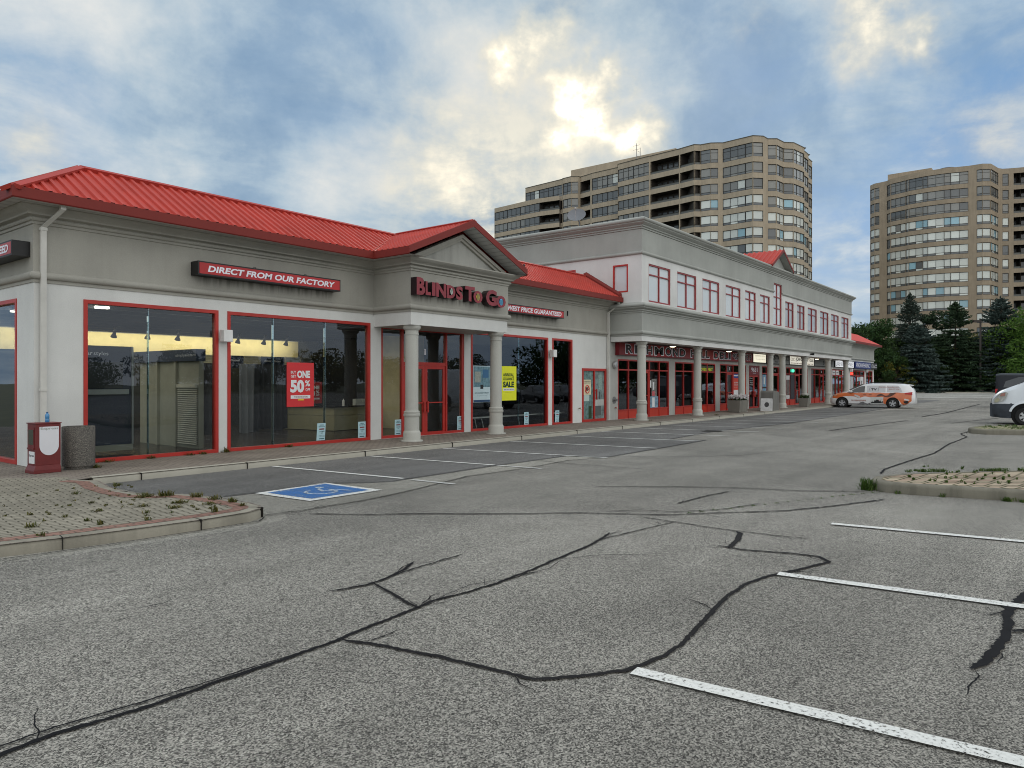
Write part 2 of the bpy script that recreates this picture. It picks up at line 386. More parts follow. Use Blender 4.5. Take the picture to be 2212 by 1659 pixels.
# pediment over the entrance
ZE = 5.13; ZR = 6.17; YE = 14.65; S1 = (ZR-ZE)/(16.4-YE); XC = 15.32; HW = 2.47; S2 = (6.2-ZE)/HW; YG = 13.3
mb = MB()
mb.extr([(XC-2.1, YP+.02, 4.98), (XC+2.1, YP+.02, 4.98), (XC, YP+.02, 4.98+2.1*S2)], (0, .2, 0))
mb.build('pediment', stucco('pediment_stucco', (.42, .42, .39), .4), B1)
mb = MB()
for sg in (-1, 1):   # raking mouldings
    for k, (d, h, dy) in enumerate([(0, .10, .12), (.10, .08, .07)]):
        x0 = XC+sg*2.32; z0 = 4.985
        pts = []
        for (xx, zz) in ((XC+sg*(2.10-d/S2), 4.985), (XC, 4.985+(2.10-d/S2)*S2), (XC, 4.985+(2.10-(d+h)/S2)*S2), (XC+sg*(2.10-(d+h)/S2), 4.985)):
            pts.append((xx, YP+.018-dy, zz))
        mb.extr(pts, (0, dy, 0))
mb.build('raking_moulding', M_GREY, B1)
# roof -----------------------------------------------------------------------
def zmain(y): return ZE+(y-YE)*S1
def ygab(x): return YE+max(0, (6.2-S2*abs(x-XC)-ZE))/S1     # valley line
XH = 4.62
def rib_prof(a0, a1, pitch=.215):
    out = []; n = int((a1-a0)/pitch)+1
    for i in range(n):
        b = a0+i*pitch
        for q, h in ((0, 0), (.50, 0), (.58, .05), (.88, .05)):
            x = b+q*pitch
            if x < a1: out.append((x, h))
    out.append((a1, 0)); return out
mb = MB()
pr = rib_prof(XH, 26.18)
prev = None
for x, h in pr:
    lo = YE; hi = 16.4
    if x < XH+(16.4-YE): hi = YE+(x-XH)
    if abs(x-XC) < HW: lo = min(ygab(x), 16.4)
    cur = (x, h, lo, hi)
    if prev and (hi > lo+.001 or prev[3] > prev[2]+.001):
        a, b = prev, cur
        mb.quad((a[0], a[2], zmain(a[2])+a[1]), (b[0], b[2], zmain(b[2])+b[1]), (b[0], b[3], zmain(b[3])+b[1]), (a[0], a[3], zmain(a[3])+a[1]))
    prev = cur
# hip slope over the left wall
prev = None
for y, h in rib_prof(YE, 26):
    top = min(y-YE, 16.4-YE)
    cur = (y, h, top)
    if prev:
        a, b = prev, cur
        mb.quad((XH, a[0], ZE+a[1]), (XH, b[0], ZE+b[1]), (XH+b[2], b[0], ZE+b[2]*S1+b[1]), (XH+a[2], a[0], ZE+a[2]*S1+a[1]))
    prev = cur
# gable slopes
for sg in (-1, 1):
    prev = None
    for y, h in rib_prof(YG, 16.4):
        w0 = HW if y <= YE else max(0, (6.2-zmain(y))/S2)
        cur = (y, h, w0)
        if prev:
            a, b = prev, cur
            q = [(XC+sg*a[2], a[0], 6.2-S2*a[2]+a[1]), (XC+sg*b[2], b[0], 6.2-S2*b[2]+b[1]), (XC, b[0], 6.2+b[1]), (XC, a[0], 6.2+a[1])]
            mb.quad(*(q if sg > 0 else q[::-1]))
        prev = cur
# back slopes down to the flat roof behind
mb.quad((XH+16.4-YE, 16.4, ZR), (26.18, 16.4, ZR), (26.18, 18.0, 5.0), (XH+16.4-YE+1.6, 18.0, 5.0))
mb.quad((XH+16.4-YE, 16.4, ZR), (XH+16.4-YE+1.6, 18.0, 5.0), (XH+16.4-YE+1.6, 26, 5.0), (XH+16.4-YE, 26, ZR))
roof1 = mb.build('roof', M_ROOF, B1)
mb = MB()
mb.quad((XH+1.5, 17.5, 4.99), (26.19, 17.5, 4.99), (26.19, 30, 4.99), (XH+1.5, 30, 4.99))
mb.build('flat_roof', paint('roof_gravel', (.25, .24, .22), .9), B1)
def strip(mb, a, b, w, nrm, th=.078, lift=.0):
    a = Vector(a); b = Vector(b); d = (b-a).normalized(); nrm = Vector(nrm).normalized(); s = d.cross(nrm).normalized()*w
    a = a+nrm*lift; b = b+nrm*lift
    mb.hexa([a-s*0, b-s*0, b+s, a+s, a+nrm*th, b+nrm*th, b+s+nrm*th, a+s+nrm*th])
mb = MB()
nm = Vector((0, -S1, 1)); nh = Vector((-S1, 0, 1)); ng = Vector((-S2, 0, 1)); ng2 = Vector((S2, 0, 1))
HA = (XH+16.4-YE, 16.4, ZR)
strip(mb, (XH, YE, ZE), HA, .11, nm); strip(mb, HA, (XH, YE, ZE), .22, nh)
strip(mb, HA, (XC, 16.4, ZR), .12, nm); strip(mb, (XC+.02, 16.4, ZR), (26.17, 16.4, ZR), .12, nm)
strip(mb, (XC, YG, 6.2), (XC, 16.4, 6.2), -.12, ng); strip(mb, (XC, YG, 6.2), (XC, 16.4, 6.2), .12, ng2)
mb.build('ridge_cap', M_CAP, roof1)
mb = MB()
for sg, nn in ((-1, ng), (1, ng2)):
    a = (XC+sg*HW, YE, ZE); b = (XC, 16.4, ZR)
    strip(mb, a, b, .17*sg*-1, nm, .012, .052); strip(mb, a, b, .17*sg, nn, .012, .052)
mb.build('valley_flashing', paint('valley_flashing_red', (.56, .09, .055), .4), roof1)
mb = MB()   # step flashing kerb against the two storey wall
mb.hexa([(25.95, YE+.05, ZE+.03), (26.19, YE+.05, ZE+.03), (26.19, 16.4, ZR+.03), (25.95, 16.4, ZR+.03), (25.95, YE+.05, ZE+.14), (26.19, YE+.05, ZE+.20), (26.19, 16.4, ZR+.20), (25.95, 16.4, ZR+.12)])
mb.build('wall_flashing', M_FASCIA, roof1)
# fascia and soffit
mb = MB()
fp = [(XH, 26), (XH, YE), (XC-HW, YE), (XC-HW, YG)]
fprof = [(0, ZE+.03), (.025, ZE+.03), (.025, ZE-.15), (.01, ZE-.17), (0, ZE-.17)]
mb.sweep(fp, fprof); mb.sweep([(XC+HW, YG), (XC+HW, YE), (26.19, YE)], fprof)
for sg in (-1, 1):
    q = [(XC+sg*(HW+.025), YG-.025, ZE+.04), (XC+sg*(HW+.025), YG-.025, ZE-.14), (XC, YG-.025, 6.2-.14), (XC, YG-.025, 6.2+.05)]
    mb.extr(q if sg < 0 else q[::-1], (0, .024, 0))
mb.build('fascia', M_FASCIA, B1)
def ribbed(name, col, ax, scale):
    m, t = nt_new(name); pos = N(t, 'ShaderNodeNewGeometry').outputs['Position']; s = N(t, 'ShaderNodeSeparateXYZ'); L(t, pos, s.inputs[0])
    f = mth(t, 'FRACT', mth(t, 'MULTIPLY', s.outputs[ax], scale))
    c = mixc(t, 1, tuple(col), ramp(t, f, [(0, .35), (.06, .9), (.5, 1), (.94, .9), (1, .35)]), 'MULTIPLY')
    finish(t, c, .55); return m
M_SOFX = ribbed('soffit_ribs_along', (.50, .49, .46), 1, 3.3)
M_SOFG = ribbed('soffit_ribs_gable', (.55, .55, .53), 0, 5.5)
mb = MB()
mb.quad((XH+.01, YE+.01, ZE-.16), (XC-HW+.0, YE+.01, ZE-.16), (XC-HW, YF, ZE-.16), (XH+.01, YF, ZE-.16), 0)
mb.quad((XH+.01, YF, ZE-.16), (5.14, YF, ZE-.16), (5.14, 26, ZE-.16), (XH+.01, 26, ZE-.16), 0)
mb.quad((XC-HW+.01, YG, ZE-.16), (13.38, YG, ZE-.16), (13.38, YF, ZE-.16), (XC-HW+.01, YF, ZE-.16), 0)
mb.quad((17.47, YG, ZE-.16), (XC+HW, YG, ZE-.16), (XC+HW, YF, ZE-.16), (17.47, YF, ZE-.16), 0)
mb.quad((XC+HW, YE+.01, ZE-.16), (26.19, YE+.01, ZE-.16), (26.19, YF, ZE-.16), (XC+HW, YF, ZE-.16), 0)
for sg in (-1, 1):
    mb.quad((XC+sg*HW, YG, ZE-.13), (XC, YG, 6.2-.13), (XC, YP+.02, 6.2-.13), (XC+sg*HW, YP+.02, ZE-.13), 1)
mb.build('soffit', [M_SOFX, M_SOFG], B1)
mb = MB()
mb.quad((13.40, YP+.02, 3.228), (17.45, YP+.02, 3.228), (17.45, YF, 3.228), (13.40, YF, 3.228))
mb.build('porch_ceiling', M_SOFFIT, B1)
# columns --------------------------------------------------------------------
def column(x, y, ztop, parent):
    mb = MB()
    mb.lathe((x, y, ZS), [(.30, 0), (.30, .03), (.235, .035), (.235, .22), (.222, .26), (.20, .29), (.20, .66), (.215, .665), (.225, .69), (.225, .73), (.205, .745), (.215, .76), (.215, .80), (.175, .825), (.175, ztop-ZS-.26), (.19, ztop-ZS-.255), (.19, ztop-ZS-.22), (.178, ztop-ZS-.215), (.178, ztop-ZS-.14), (.21, ztop-ZS-.11), (.235, ztop-ZS-.08), (.24, ztop-ZS-.02), (.24, ztop-ZS-.003)], 28)
    return mb.build('column', M_COLUMN, parent, smooth=True, angle=35)
column(13.66, 14.05, 3.23, B1); column(17.17, 14.0, 3.23, B1)
# windows of the corner shop ---------------------------------------------------
def window1(x0, x1, joints):
    f = MB(); frame_x(f, x0, x1, ZS, 3.33, YF-.015, (), (), .075, .13)
    w = f.build('window', M_RED, B1)
    g = MB(); xs = [x0+.075]+joints+[x1-.075]
    for a, b in zip(xs[:-1], xs[1:]): g.quad((a, YF+.06, ZS+.07), (b, YF+.06, ZS+.07), (b, YF+.06, 3.26), (a, YF+.06, 3.26))
    g.build('pane', M_GLASS, w)
    if joints:
        e = MB()
        for j in joints: e.box(j-.006, YF+.045, ZS+.075, j+.006, YF+.055, 3.25); e.box(j-.004, YF+.066, ZS+.075, j+.004, YF+.125, 3.25)
        e.build('glass_fin', M_GEDGE, w)
    return w
window1(*W1[0], [7.27]); window1(*W1[1], [10.25, 11.78]); window1(*W1[3], [20.02]); window1(*W1[4], [])
# window on the left wall
f = MB(); y0, y1 = 16.1, 20.6
for a in ((y0, y0+.075, ZS, 3.33), (y1-.075, y1, ZS, 3.33), (y0+.075, y1-.075, ZS, ZS+.075), (y0+.075, y1-.075, 3.255, 3.33)): f.box(5.125, a[0], a[2], 5.26, a[1], a[3])
w = f.build('window', M_RED, B1); g = MB(); g.quad((5.2, y1-.07, ZS+.07), (5.2, y0+.07, ZS+.07), (5.2, y0+.07, 3.26), (5.2, y1-.07, 3.26)); g.build('pane', M_GLASS, w)
# entrance
def door_leaf(x0, x1, z0, z1, y, parent, handle_side, gm, mat=None, push=True):
    f = MB(); frame_x(f, x0, x1, z0, z1, y, (), (), .095, .05)
    if push: f.box(x0+.1, y-.035, z0+.95, x1-.1, y-.01, z0+.985)
    d = f.build('door', mat or M_RED, parent)
    g = MB(); g.quad((x0+.09, y+.025, z0+.09), (x1-.09, y+.025, z0+.09), (x1-.09, y+.025, z1-.09), (x0+.09, y+.025, z1-.09)); g.build('pane', gm, d)
    h = MB(); hx = x1-.06 if handle_side > 0 else x0+.06
    h.box(hx-.03, y-.07, z0+.68, hx+.03, y-.045, z0+1.02); h.box(hx-.015, y-.046, z0+.72, hx+.015, y-.001, z0+.75); h.box(hx-.015, y-.046, z0+.95, hx+.015, y-.001, z0+.98)
    h.build('handle', mat or M_RED, d)
    return d
f = MB(); frame_x(f, 13.65, 17.12, ZS, 3.28, YF+.02, (14.5, 16.33), (), .075, .12)
f.box(14.53, YF+.035, 2.20, 16.30, YF+.13, 2.30)
ent = f.build('shopfront', M_RED, B1)
g = MB()
for a, b, c, d in ((13.72, 14.47, ZS+.07, 3.21), (16.36, 17.05, ZS+.07, 3.21), (14.53, 16.3, 2.3, 3.21)): g.quad((a, YF+.08, c), (b, YF+.08, c), (b, YF+.08, d), (a, YF+.08, d))
g.build('pane', M_GLASS, ent)
door_leaf(14.535, 15.41, ZS+.0, 2.195, YF+.05, B1, 1, M_GLASS); door_leaf(15.425, 16.295, ZS+.0, 2.195, YF+.05, B1, -1, M_GLASS)
n1 = MB(); put_text(n1, '1', (15.41, 15.48, 2.52, 2.70), YF+.07, .04); n1.build('door_number', M_LET, ent)
# small filler above opening
# double display door on the right
f = MB(); frame_x(f, 24.02, 25.86, ZS, 2.25, YF-.02, (24.94,), (), .10, .12)
dd = f.build('service_door', M_RED, B1)
f = MB(); f.box(24.965, YF-.10, 1.0, 25.01, YF-.06, 1.42); f.box(24.975, YF-.06, 1.05, 25.0, YF-.021, 1.08); f.box(24.975, YF-.06, 1.34, 25.0, YF-.021, 1.37); f.build('handle', M_RED, dd)
# downpipes
def downpipe(x, y, ztop, zsoff, parent, dx):
    mb = MB(); w = .045
    mb.box(x-w, y-.09, .17, x+w, y-.01, ztop)
    # sloped offset up to the soffit
    yo = YE+.12
    mb.hexa([(x-w, y-.09, ztop), (x+w, y-.09, ztop), (x+w, y-.01, ztop), (x-w, y-.01, ztop), (x+dx-w, yo-.04, ztop+.30), (x+dx+w, yo-.04, ztop+.30), (x+dx+w, yo+.04, ztop+.30), (x+dx-w, yo+.04, ztop+.30)])
    mb.box(x+dx-w, yo-.04, ztop+.30, x+dx+w, yo+.04, zsoff)
    for z in (1.55, ztop-.06): mb.box(x-w-.012, y-.10, z, x+w+.012, y-.008, z+.05)
    return mb.build('downpipe', M_PIPE, parent)
downpipe(5.27, YF-.02, 4.60, ZE-.16, B1, .18); downpipe(25.93, YF-.02, 4.55, ZE-.16, B1, .14)
# ================================================================== interior of the corner shop
M_IFLOOR = paint('shop_floor', (.05, .045, .045), .25, spec=.5)
M_ICEIL = paint('shop_ceiling', (.62, .65, .66), .8)
M_YELLOW = paint('yellow_wall', (.72, .64, .40), .8)
M_CREAM = paint('cream_panel', (.38, .37, .30), .7)
M_NAVY = paint('navy_panel', (.016, .022, .045), .55)
inn = MB()
inn.quad((5.4, YF+.25, ZS+.002), (26.0, YF+.25, ZS+.002), (26.0, 24.6, ZS+.002), (5.4, 24.6, ZS+.002)); inn.build('shop_floor', M_IFLOOR, B1)
inn = MB(); inn.quad((5.4, 24.6, 3.36), (26.0, 24.6, 3.36), (26.0, YF+.24, 3.36), (5.4, YF+.24, 3.36)); 
inn.box(5.40, YF+.235, 3.331, 26.0, YF+.36, 3.355)
inn.build('shop_ceiling', M_ICEIL, B1)
inn = MB()
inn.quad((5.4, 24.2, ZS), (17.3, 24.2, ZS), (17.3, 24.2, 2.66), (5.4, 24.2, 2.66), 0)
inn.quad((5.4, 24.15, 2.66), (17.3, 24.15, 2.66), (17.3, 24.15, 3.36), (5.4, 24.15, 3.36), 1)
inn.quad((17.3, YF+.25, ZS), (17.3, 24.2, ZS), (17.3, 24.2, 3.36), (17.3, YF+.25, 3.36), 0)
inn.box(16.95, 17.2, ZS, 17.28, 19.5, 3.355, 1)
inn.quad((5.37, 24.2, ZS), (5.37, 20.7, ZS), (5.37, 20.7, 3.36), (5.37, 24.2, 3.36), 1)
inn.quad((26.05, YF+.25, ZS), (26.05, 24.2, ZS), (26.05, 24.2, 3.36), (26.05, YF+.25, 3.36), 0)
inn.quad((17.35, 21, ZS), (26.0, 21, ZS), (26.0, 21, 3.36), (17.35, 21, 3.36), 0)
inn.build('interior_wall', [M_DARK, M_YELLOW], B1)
# ceiling tracks and beams
inn = MB()
for i in range(9):
    y = 16.1+i*.95; inn.box(5.4, y, 3.25, 17.2, y+.035, 3.33)
inn.build('lighting_track', paint('track_dark', (.10, .10, .10), .5), B1)
inn = MB()
for i in range(8):
    for j in range(5):
        x = 5.8+j*2.3+(i % 2)*.6; y = 16.45+i*.95; inn.box(x, y, 3.325, x+1.1, y+.04, 3.352)
inn.build('ceiling_slot', paint('slot_glow', (1, 1, .95), .5, emis=.5), B1)  # slots glow faintly by themselves to read white; no lamp in them
M_TUBE = paint('lit_tube', (1, .93, .80), .5, emis=9.0)
def tube_light(x, y, ln, lab, alongy=False):
    t_ = thing('ceiling_light', (x, y, 3.22), lab, 'ceiling light', 'lit strip lights inside the corner shop')
    a = MB(); b = MB()
    if alongy: a.box(x-.07, y, 3.28, x+.07, y+ln, 3.33); b.box(x-.045, y+.02, 3.24, x+.045, y+ln-.02, 3.279)
    else: a.box(x, y-.07, 3.28, x+ln, y+.07, 3.33); b.box(x+.02, y-.045, 3.24, x+ln-.02, y+.045, 3.279)
    a.build('housing', M_WTRIM, t_); b.build('tube', M_TUBE, t_)
tube_light(6.45, 15.9, .3, 'short lit strip light on the ceiling behind the first big front window')
tube_light(5.75, 16.9, 1.4, 'long lit strip light behind the window of the left side wall', True)
# added unseen lamps: one washes the yellow wall, one fills the room
def area(name, loc, rot, sx, sy, e, colr, parent):
    l = bpy.data.lights.new(name, 'AREA'); l.shape = 'RECTANGLE'; l.size = sx; l.size_y = sy; l.energy = e; l.color = colr
    o = bpy.data.objects.new(name, l); COL.objects.link(o); o.location = Vector(loc)-Vector(parent.location); o.rotation_euler = rot; o.parent = parent
cv = thing('unseen_wash_light', (8, 22.9, 2.9), 'unseen lamps added to light the yellow back wall and the room of the corner shop', 'added light')
c_ = MB(); c_.box(5.6, 23.55, 3.26, 17.0, 23.65, 3.34); c_.build('housing', M_BLACK, cv)
area('wash', (11.3, 23.5, 3.2), (R(62), 0, 0), 11.2, .12, 85, (1, .86, .55), cv)
area('room_fill', (10.5, 19.5, 3.2), (0, 0, 0), 9, 6, 170, (1, .92, .78), cv)  # broad added fill for the whole room, no fixture
# track spotlights
M_SPOT = paint('spot_black', (.02, .018, .015), .5)
def spot_at(u, v, y):
    d = FW*1564+RT*(u-1106); s = y/d.y; x = d.x*s
    return x
protos = None
SPL = [(249, 'leftmost dark track spotlight in the first big window'), (322, 'dark track spotlight just left of the glass joint of the first big window'), (387, 'dark track spotlight right of the glass joint of the first big window'), (444, 'dark track spotlight near the left edge of the second big window'), (541, 'second dark track spotlight from the left in the second big window'), (626, 'third dark track spotlight in the second big window, above the red poster'), (756, 'dark track spotlight right of the second glass joint of the second big window')]
SPL = [(u, l) for u, l in [(249, SPL[0][1]), (322, SPL[1][1]), (387, SPL[2][1]), (517, SPL[3][1]), (573, SPL[4][1]), (621, SPL[5][1]), (696, SPL[6][1])]]
for i, (u, lab) in enumerate(SPL):
    x = spot_at(u, 0, 21.2)
    if i == 0:
        s_ = thing('track_spotlight', (x, 21.2, 3.25), lab, 'spotlight', 'track spotlights inside the corner shop', world=False)
        a = MB(); a.box(-.012, -.012, -.10, .012, .012, 0); a.box(-.05, -.03, 0, .05, .03, .02); k1 = a.build('stem', M_SPOT, s_)
        a = MB(); a.lathe((0, 0, -.30), [(.085, 0), (.075, .05), (.045, .10), (.04, .20), (.02, .215)], 12); k2 = a.build('lamp_head', M_SPOT, s_, smooth=True); k2.rotation_euler = (R(20), 0, 0)
        protos = (s_, k1, k2)
    else:
        s_ = protos[0].copy(); COL.objects.link(s_); s_.location = (x, 21.2, 3.25); s_['label'] = lab
        for kk in protos[1:]:
            c2 = kk.copy(); COL.objects.link(c2); c2.parent = s_
# display booths -----------------------------------------------------------------
bt = thing('display_panel', (6.7, 16.6, ZS), 'tall navy display board headed popular styles behind the left part of the first big window', 'display panel')
a = MB(); a.box(5.45, 16.55, .35, 7.48, 16.75, 2.50); a.build('board', M_NAVY, bt)
a = MB(); a.box(5.45, 16.50, .22, 7.50, 16.74, .349); a.build('plinth', M_CREAM, bt)
a = MB(); a.box(7.482, 16.5, .35, 7.51, 16.76, 2.50); a.box(5.6, 16.47, 1.45, 7.4, 16.53, 1.56); a.build('trim', paint('grey_trim', (.35, .37, .37), .4), bt)
a = MB(); put_text(a, 'popular', (6.25, 6.68, 2.27, 2.375), 16.545, .03); put_text(a, 'styles', (6.70, 7.0, 2.27, 2.375), 16.545, .0); a.build('lettering', M_LET, bt)
a = MB(); a.box(5.5, 16.535, 1.58, 7.3, 16.548, 2.15); a.build('blind', paint('dark_blind', (.008, .009, .012), .3), bt)
bt = thing('display_partition', (9.0, 17.8, ZS), 'cream display partition with louvred blinds under a navy header in the first big window', 'display partition')
a = MB(); a.box(9.0, 16.45, ZS, 9.12, 19.4, 2.22)
a.box(8.93, 17.42, ZS, 8.999, 17.52, 2.22); a.box(8.93, 18.35, ZS, 8.999, 18.44, 2.22); a.build('panel', M_CREAM, bt)
a = MB(); a.box(8.90, 16.40, 2.221, 9.14, 21.0, 2.50); a.build('header', paint('navy_header', (.03, .045, .085), .6), bt)
a = MB(); put_text(a, 'simplyelegant', (0, .95, 0, .09), 0, .02, frame=((8.895, 17.35, 2.31), (0, -1, 0), (0, 0, 1))); put_text(a, 'beauty that lasts', (0, 1.0, 0, .09), 0, 0, frame=((8.895, 20.3, 2.30), (0, -1, 0), (0, 0, 1))); a.build('lettering', paint('pale_letter', (.35, .37, .42), .6), bt)
a = MB()
for i in range(27):
    z = .22+i*.05; a.hexa([(8.955, 16.5, z), (8.955, 17.38, z), (8.998, 17.38, z+.03), (8.998, 16.5, z+.03), (8.948, 16.5, z+.006), (8.948, 17.38, z+.006), (8.991, 17.38, z+.038), (8.991, 16.5, z+.038)])
a.box(8.93, 16.5, 1.58, 8.998, 17.38, 1.66); a.build('blind', paint('louvre_cream', (.60, .58, .50), .5), bt)
# curtains
def curtain(x0, x1, y, z0, z1, mat, name, lab):
    a = MB(); n = int((x1-x0)/.03); vs = []; rr = random.Random(int(x0*100))
    ph = [rr.random()*6 for _ in range(4)]
    for i in range(n+1):
        x = x0+(x1-x0)*i/n; d = .05*math.sin(i*.9+ph[0])+.03*math.sin(i*.37+ph[1])
        vs += [(x+.0, y+d*1.4, z0+.04*math.sin(i*.21+ph[2])), (x, y+d*.5, z1)]
    a.add(vs, [(2*i, 2*i+2, 2*i+3, 2*i+1) for i in range(n)])
    return solo(a, name, mat, lab, 'curtain', 'sample curtains inside the corner shop', True)
curtain(11.35, 12.35, 20.6, .16, 2.28, paint('dark_curtain', (.03, .03, .035), .8), 'hanging_curtain', 'dark brown sample curtain, leftmost of those hanging in the second big window')
curtain(12.4, 12.95, 20.3, .16, 2.28, paint('grey_curtain', (.14, .15, .17), .8), 'hanging_curtain', 'pale grey sample curtain hanging left of the red sale poster')
curtain(13.0, 14.4, 20.7, .16, 2.28, paint('navy_curtain', (.02, .022, .03), .8), 'hanging_curtain', 'wide near black sample curtain hanging behind the red sale poster')
# rack of samples under the yellow band
a = MB()
sr = thing('sample_rack', (13, 22.6, 2.2), 'row of sample blinds and navy signs hung under the yellow wall', 'display rack')
cc = [(.22, .15, .12), (.62, .56, .36), (.55, .52, .36), (.02, .025, .05), (.5, .46, .33), (.02, .025, .05), (.66, .62, .46), (.36, .33, .22), (.64, .60, .42)]
xs_ = [12.7, 13.35, 14.1, 14.8, 16.0, 16.6]
x = 11.4
for i, c3 in enumerate(cc):
    wdt = .95 if c3[2] == .05 else .62
    q = MB(); q.box(x, 23.3, 2.28, x+wdt, 23.36, 2.64)
    if c3[2] != .05:
        for k_ in range(6): q.box(x, 23.27, 2.30+k_*.058, x+wdt, 23.299, 2.335+k_*.058)
    bb = q.build('sample_board', paint('sample%d' % i, c3, .7), sr)
    if c3[2] == .05:
        q = MB(); put_text(q, 'manufactured' if i == 3 else 'direct from', (x+.1, x+.8, 2.44, 2.52), 23.295, .02); q.build('lettering', M_LET, bb)
    x += wdt+.06
q = MB(); q.box(11.3, 23.35, 2.20, 17.2, 23.42, 2.27); q.build('rail', M_NAVY, sr)
# counter
ct = thing('sales_counter', (14.9, 19.6, ZS), 'beige L shaped sales counter behind the second big window', 'counter')
a = MB()
P4 = [(14.45, 21.3), (14.8, 18.75), (17.0, 19.05), (17.0, 19.7), (15.35, 19.45), (15.05, 21.4)]
a.prism(P4, ZS+.02, .62); a.prism(P4, .63, .89); a.build('body', paint('counter_beige', (.34, .32, .20), .6), ct)
a = MB(); P5 = [(14.39, 21.32), (14.75, 18.68), (17.05, 18.99), (17.05, 19.75), (15.4, 19.5), (15.1, 21.45)]; a.prism(P5, .891, .93); a.build('top', M_BLACK, ct)
a = MB(); a.box(16.0, 19.15, .932, 16.42, 19.3, 1.14); a.box(16.05, 19.13, 1.02, 16.15, 19.149, 1.1); a.box(16.25, 19.13, 1.02, 16.36, 19.149, 1.1)
solo(a, 'desk_printer', paint('office_white', (.55, .57, .55), .5), 'small white office machine on the beige sales counter', 'office machine')
a = MB(); a.lathe((15.35, 18.98, .931), [(.04, 0), (.04, .17), (.015, .19), (.015, .23)], 10); solo(a, 'soap_bottle', M_WTRIM, 'small white bottle on the beige sales counter', 'bottle')
# lettering & low rail in the dark windows on the right
lr = thing('floor_rail', (19.5, 15.75, ZS), 'long white low rail on short legs behind the dark windows right of the entrance', 'rail')
a = MB(); a.box(17.6, 15.72, .50, 23.6, 15.78, .545); a.build('bar', M_WTRIM, lr)
for i, x in enumerate((17.9, 18.25, 18.6, 19.5, 20.6, 22.2)):
    a = MB(); a.hexa([(x, 15.70, ZS+.01), (x+.025, 15.70, ZS+.01), (x+.025, 15.73, ZS+.01), (x, 15.73, ZS+.01), (x-.07, 15.74, .48), (x-.045, 15.74, .48), (x-.045, 15.77, .48), (x-.07, 15.77, .48)]); a.build('leg', M_WTRIM, lr)
# ================================================================== building two: two storeys over a colonnade
B2 = thing('arcade_building', (26.2, YP, 0), 'long two storey grey and white building with ground floor colonnade and red gridded windows', 'commercial building')
X0, X1 = 26.2, 60.65; YB = 31.0
UW = [(26.22, 28.20), (28.85, 30.84), (31.51, 33.50), (34.30, 36.28), (36.95, 38.51), (39.18, 40.75), (41.37, 42.81), (43.48, 45.08), (45.76, 47.32), (48.0, 50.05), (50.82, 52.90), (53.57, 55.63), (56.39, 58.48)]
UW = [(a*1.0222, b*1.0222) for a, b in UW]
ZT = 6.56; ZB = 5.0
up = [(X0, YB), (X0, YP), (X1, YP), (X1, YB)]
mb = MB()
holes = [(a-X0, b-X0, ZB, 7.44 if i == 6 else ZT) for i, (a, b) in enumerate(UW)]
wall(mb, (X0, YP), (1, 0), 0, X1-X0, 4.90, 6.95, [(h[0], h[1], h[2], min(h[3], 6.95)) for h in holes], .25)
wall(mb, (X0, YB), (0, -1), 0, YB-YP-.251, 4.90, 6.95, [(YB-15.12, YB-14.42, 5.38, 6.52), (YB-17.7, YB-16.95, 5.38, 6.52)], .25)
wall(mb, (X1, YP), (0, 1), .251, YB-YP, 4.90, 6.95, [], .25)
# beam, white strip
mb.box(X0, YP, 3.37, X1, YP+.55, 3.575); mb.box(X0, YP+.551, 3.37, X0+.5, YF-.02, 3.575); mb.box(X1-.5, YP+.551, 3.37, X1, YF-.02, 3.575)
mb.build('upper_wall', stucco('arcade_white_stucco', (.69, .69, .675), .07), B2)
# shop wall
SF = [(26.83, 31.70), (32.33, 37.29), (37.93, 41.89), (42.34, 44.16), (44.59, 49.05), (49.25, 54.26), (55.0, 60.45)]
mb = MB()
wall(mb, (26.2, YF), (1, 0), 0, 60.65-26.2, -.1, 3.60, [(a-26.2, b-26.2, ZS, 2.68) for a, b in SF], .2)
mb.build('shop_wall', stucco('shop_wall_stucco', (.50, .50, .47), .2), B2)
mb = MB()
p_low = [(0, 3.58), (.02, 3.58), (.02, 3.64)]+arc(.022, 3.71, .07, -80, 80)+[(.02, 3.79), (.02, 4.50), (.05, 4.52), (.05, 4.57)]+arc(.07, 4.61, .035, -90, 60, 4)+[(.12, 4.65), (.20, 4.70), (.205, 4.74)]+arc(.21, 4.80, .06, -80, 80, 6)+[(.2, 4.88), (.1, 4.92), (0, 4.94)]
mb.sweep(up, p_low)
# upper grey band; broken at the tall window
def up_prof(): return [(0, 6.86), (.02, 6.86)]+arc(.022, 6.93, .06, -80, 80)+[(.02, 7.0), (.02, 7.88)]
tx0, tx1 = UW[6]
mb.sweep([(X0, YB), (X0, YP), (tx0-.0, YP)], up_prof()+[(-.2, 7.88)]); mb.sweep([(tx1, YP), (X1, YP), (X1, YB)], up_prof()+[(-.2, 7.88)])
mb.box(tx0, YP-.02, 7.44, tx1, YP+.2, 7.88)
mb.sweep(up, [(0, 7.882), (.05, 7.90), (.05, 7.96)]+arc(.07, 8.0, .035, -90, 60, 4)+[(.13, 8.05), (.22, 8.12), (.225, 8.16)]+arc(.23, 8.23, .07, -80, 80, 6)+[(.2, 8.32), (.1, 8.35), (-.35, 8.35), (-.35, 7.5)])
mb.build('frieze', M_GREY2, B2, smooth=True, angle=30)
mb = MB(); mb.quad((X0+.1, YP+.1, 7.7), (X1-.1, YP+.1, 7.7), (X1-.1, YB, 7.7), (X0+.1, YB, 7.7)); mb.quad((X0+.1, YB, -.1), (X1-.1, YB, -.1), (X1-.1, YB, 8.2), (X0+.1, YB, 8.2))
mb.build('flat_roof', paint('roof_gravel2', (.25, .24, .22), .9), B2)
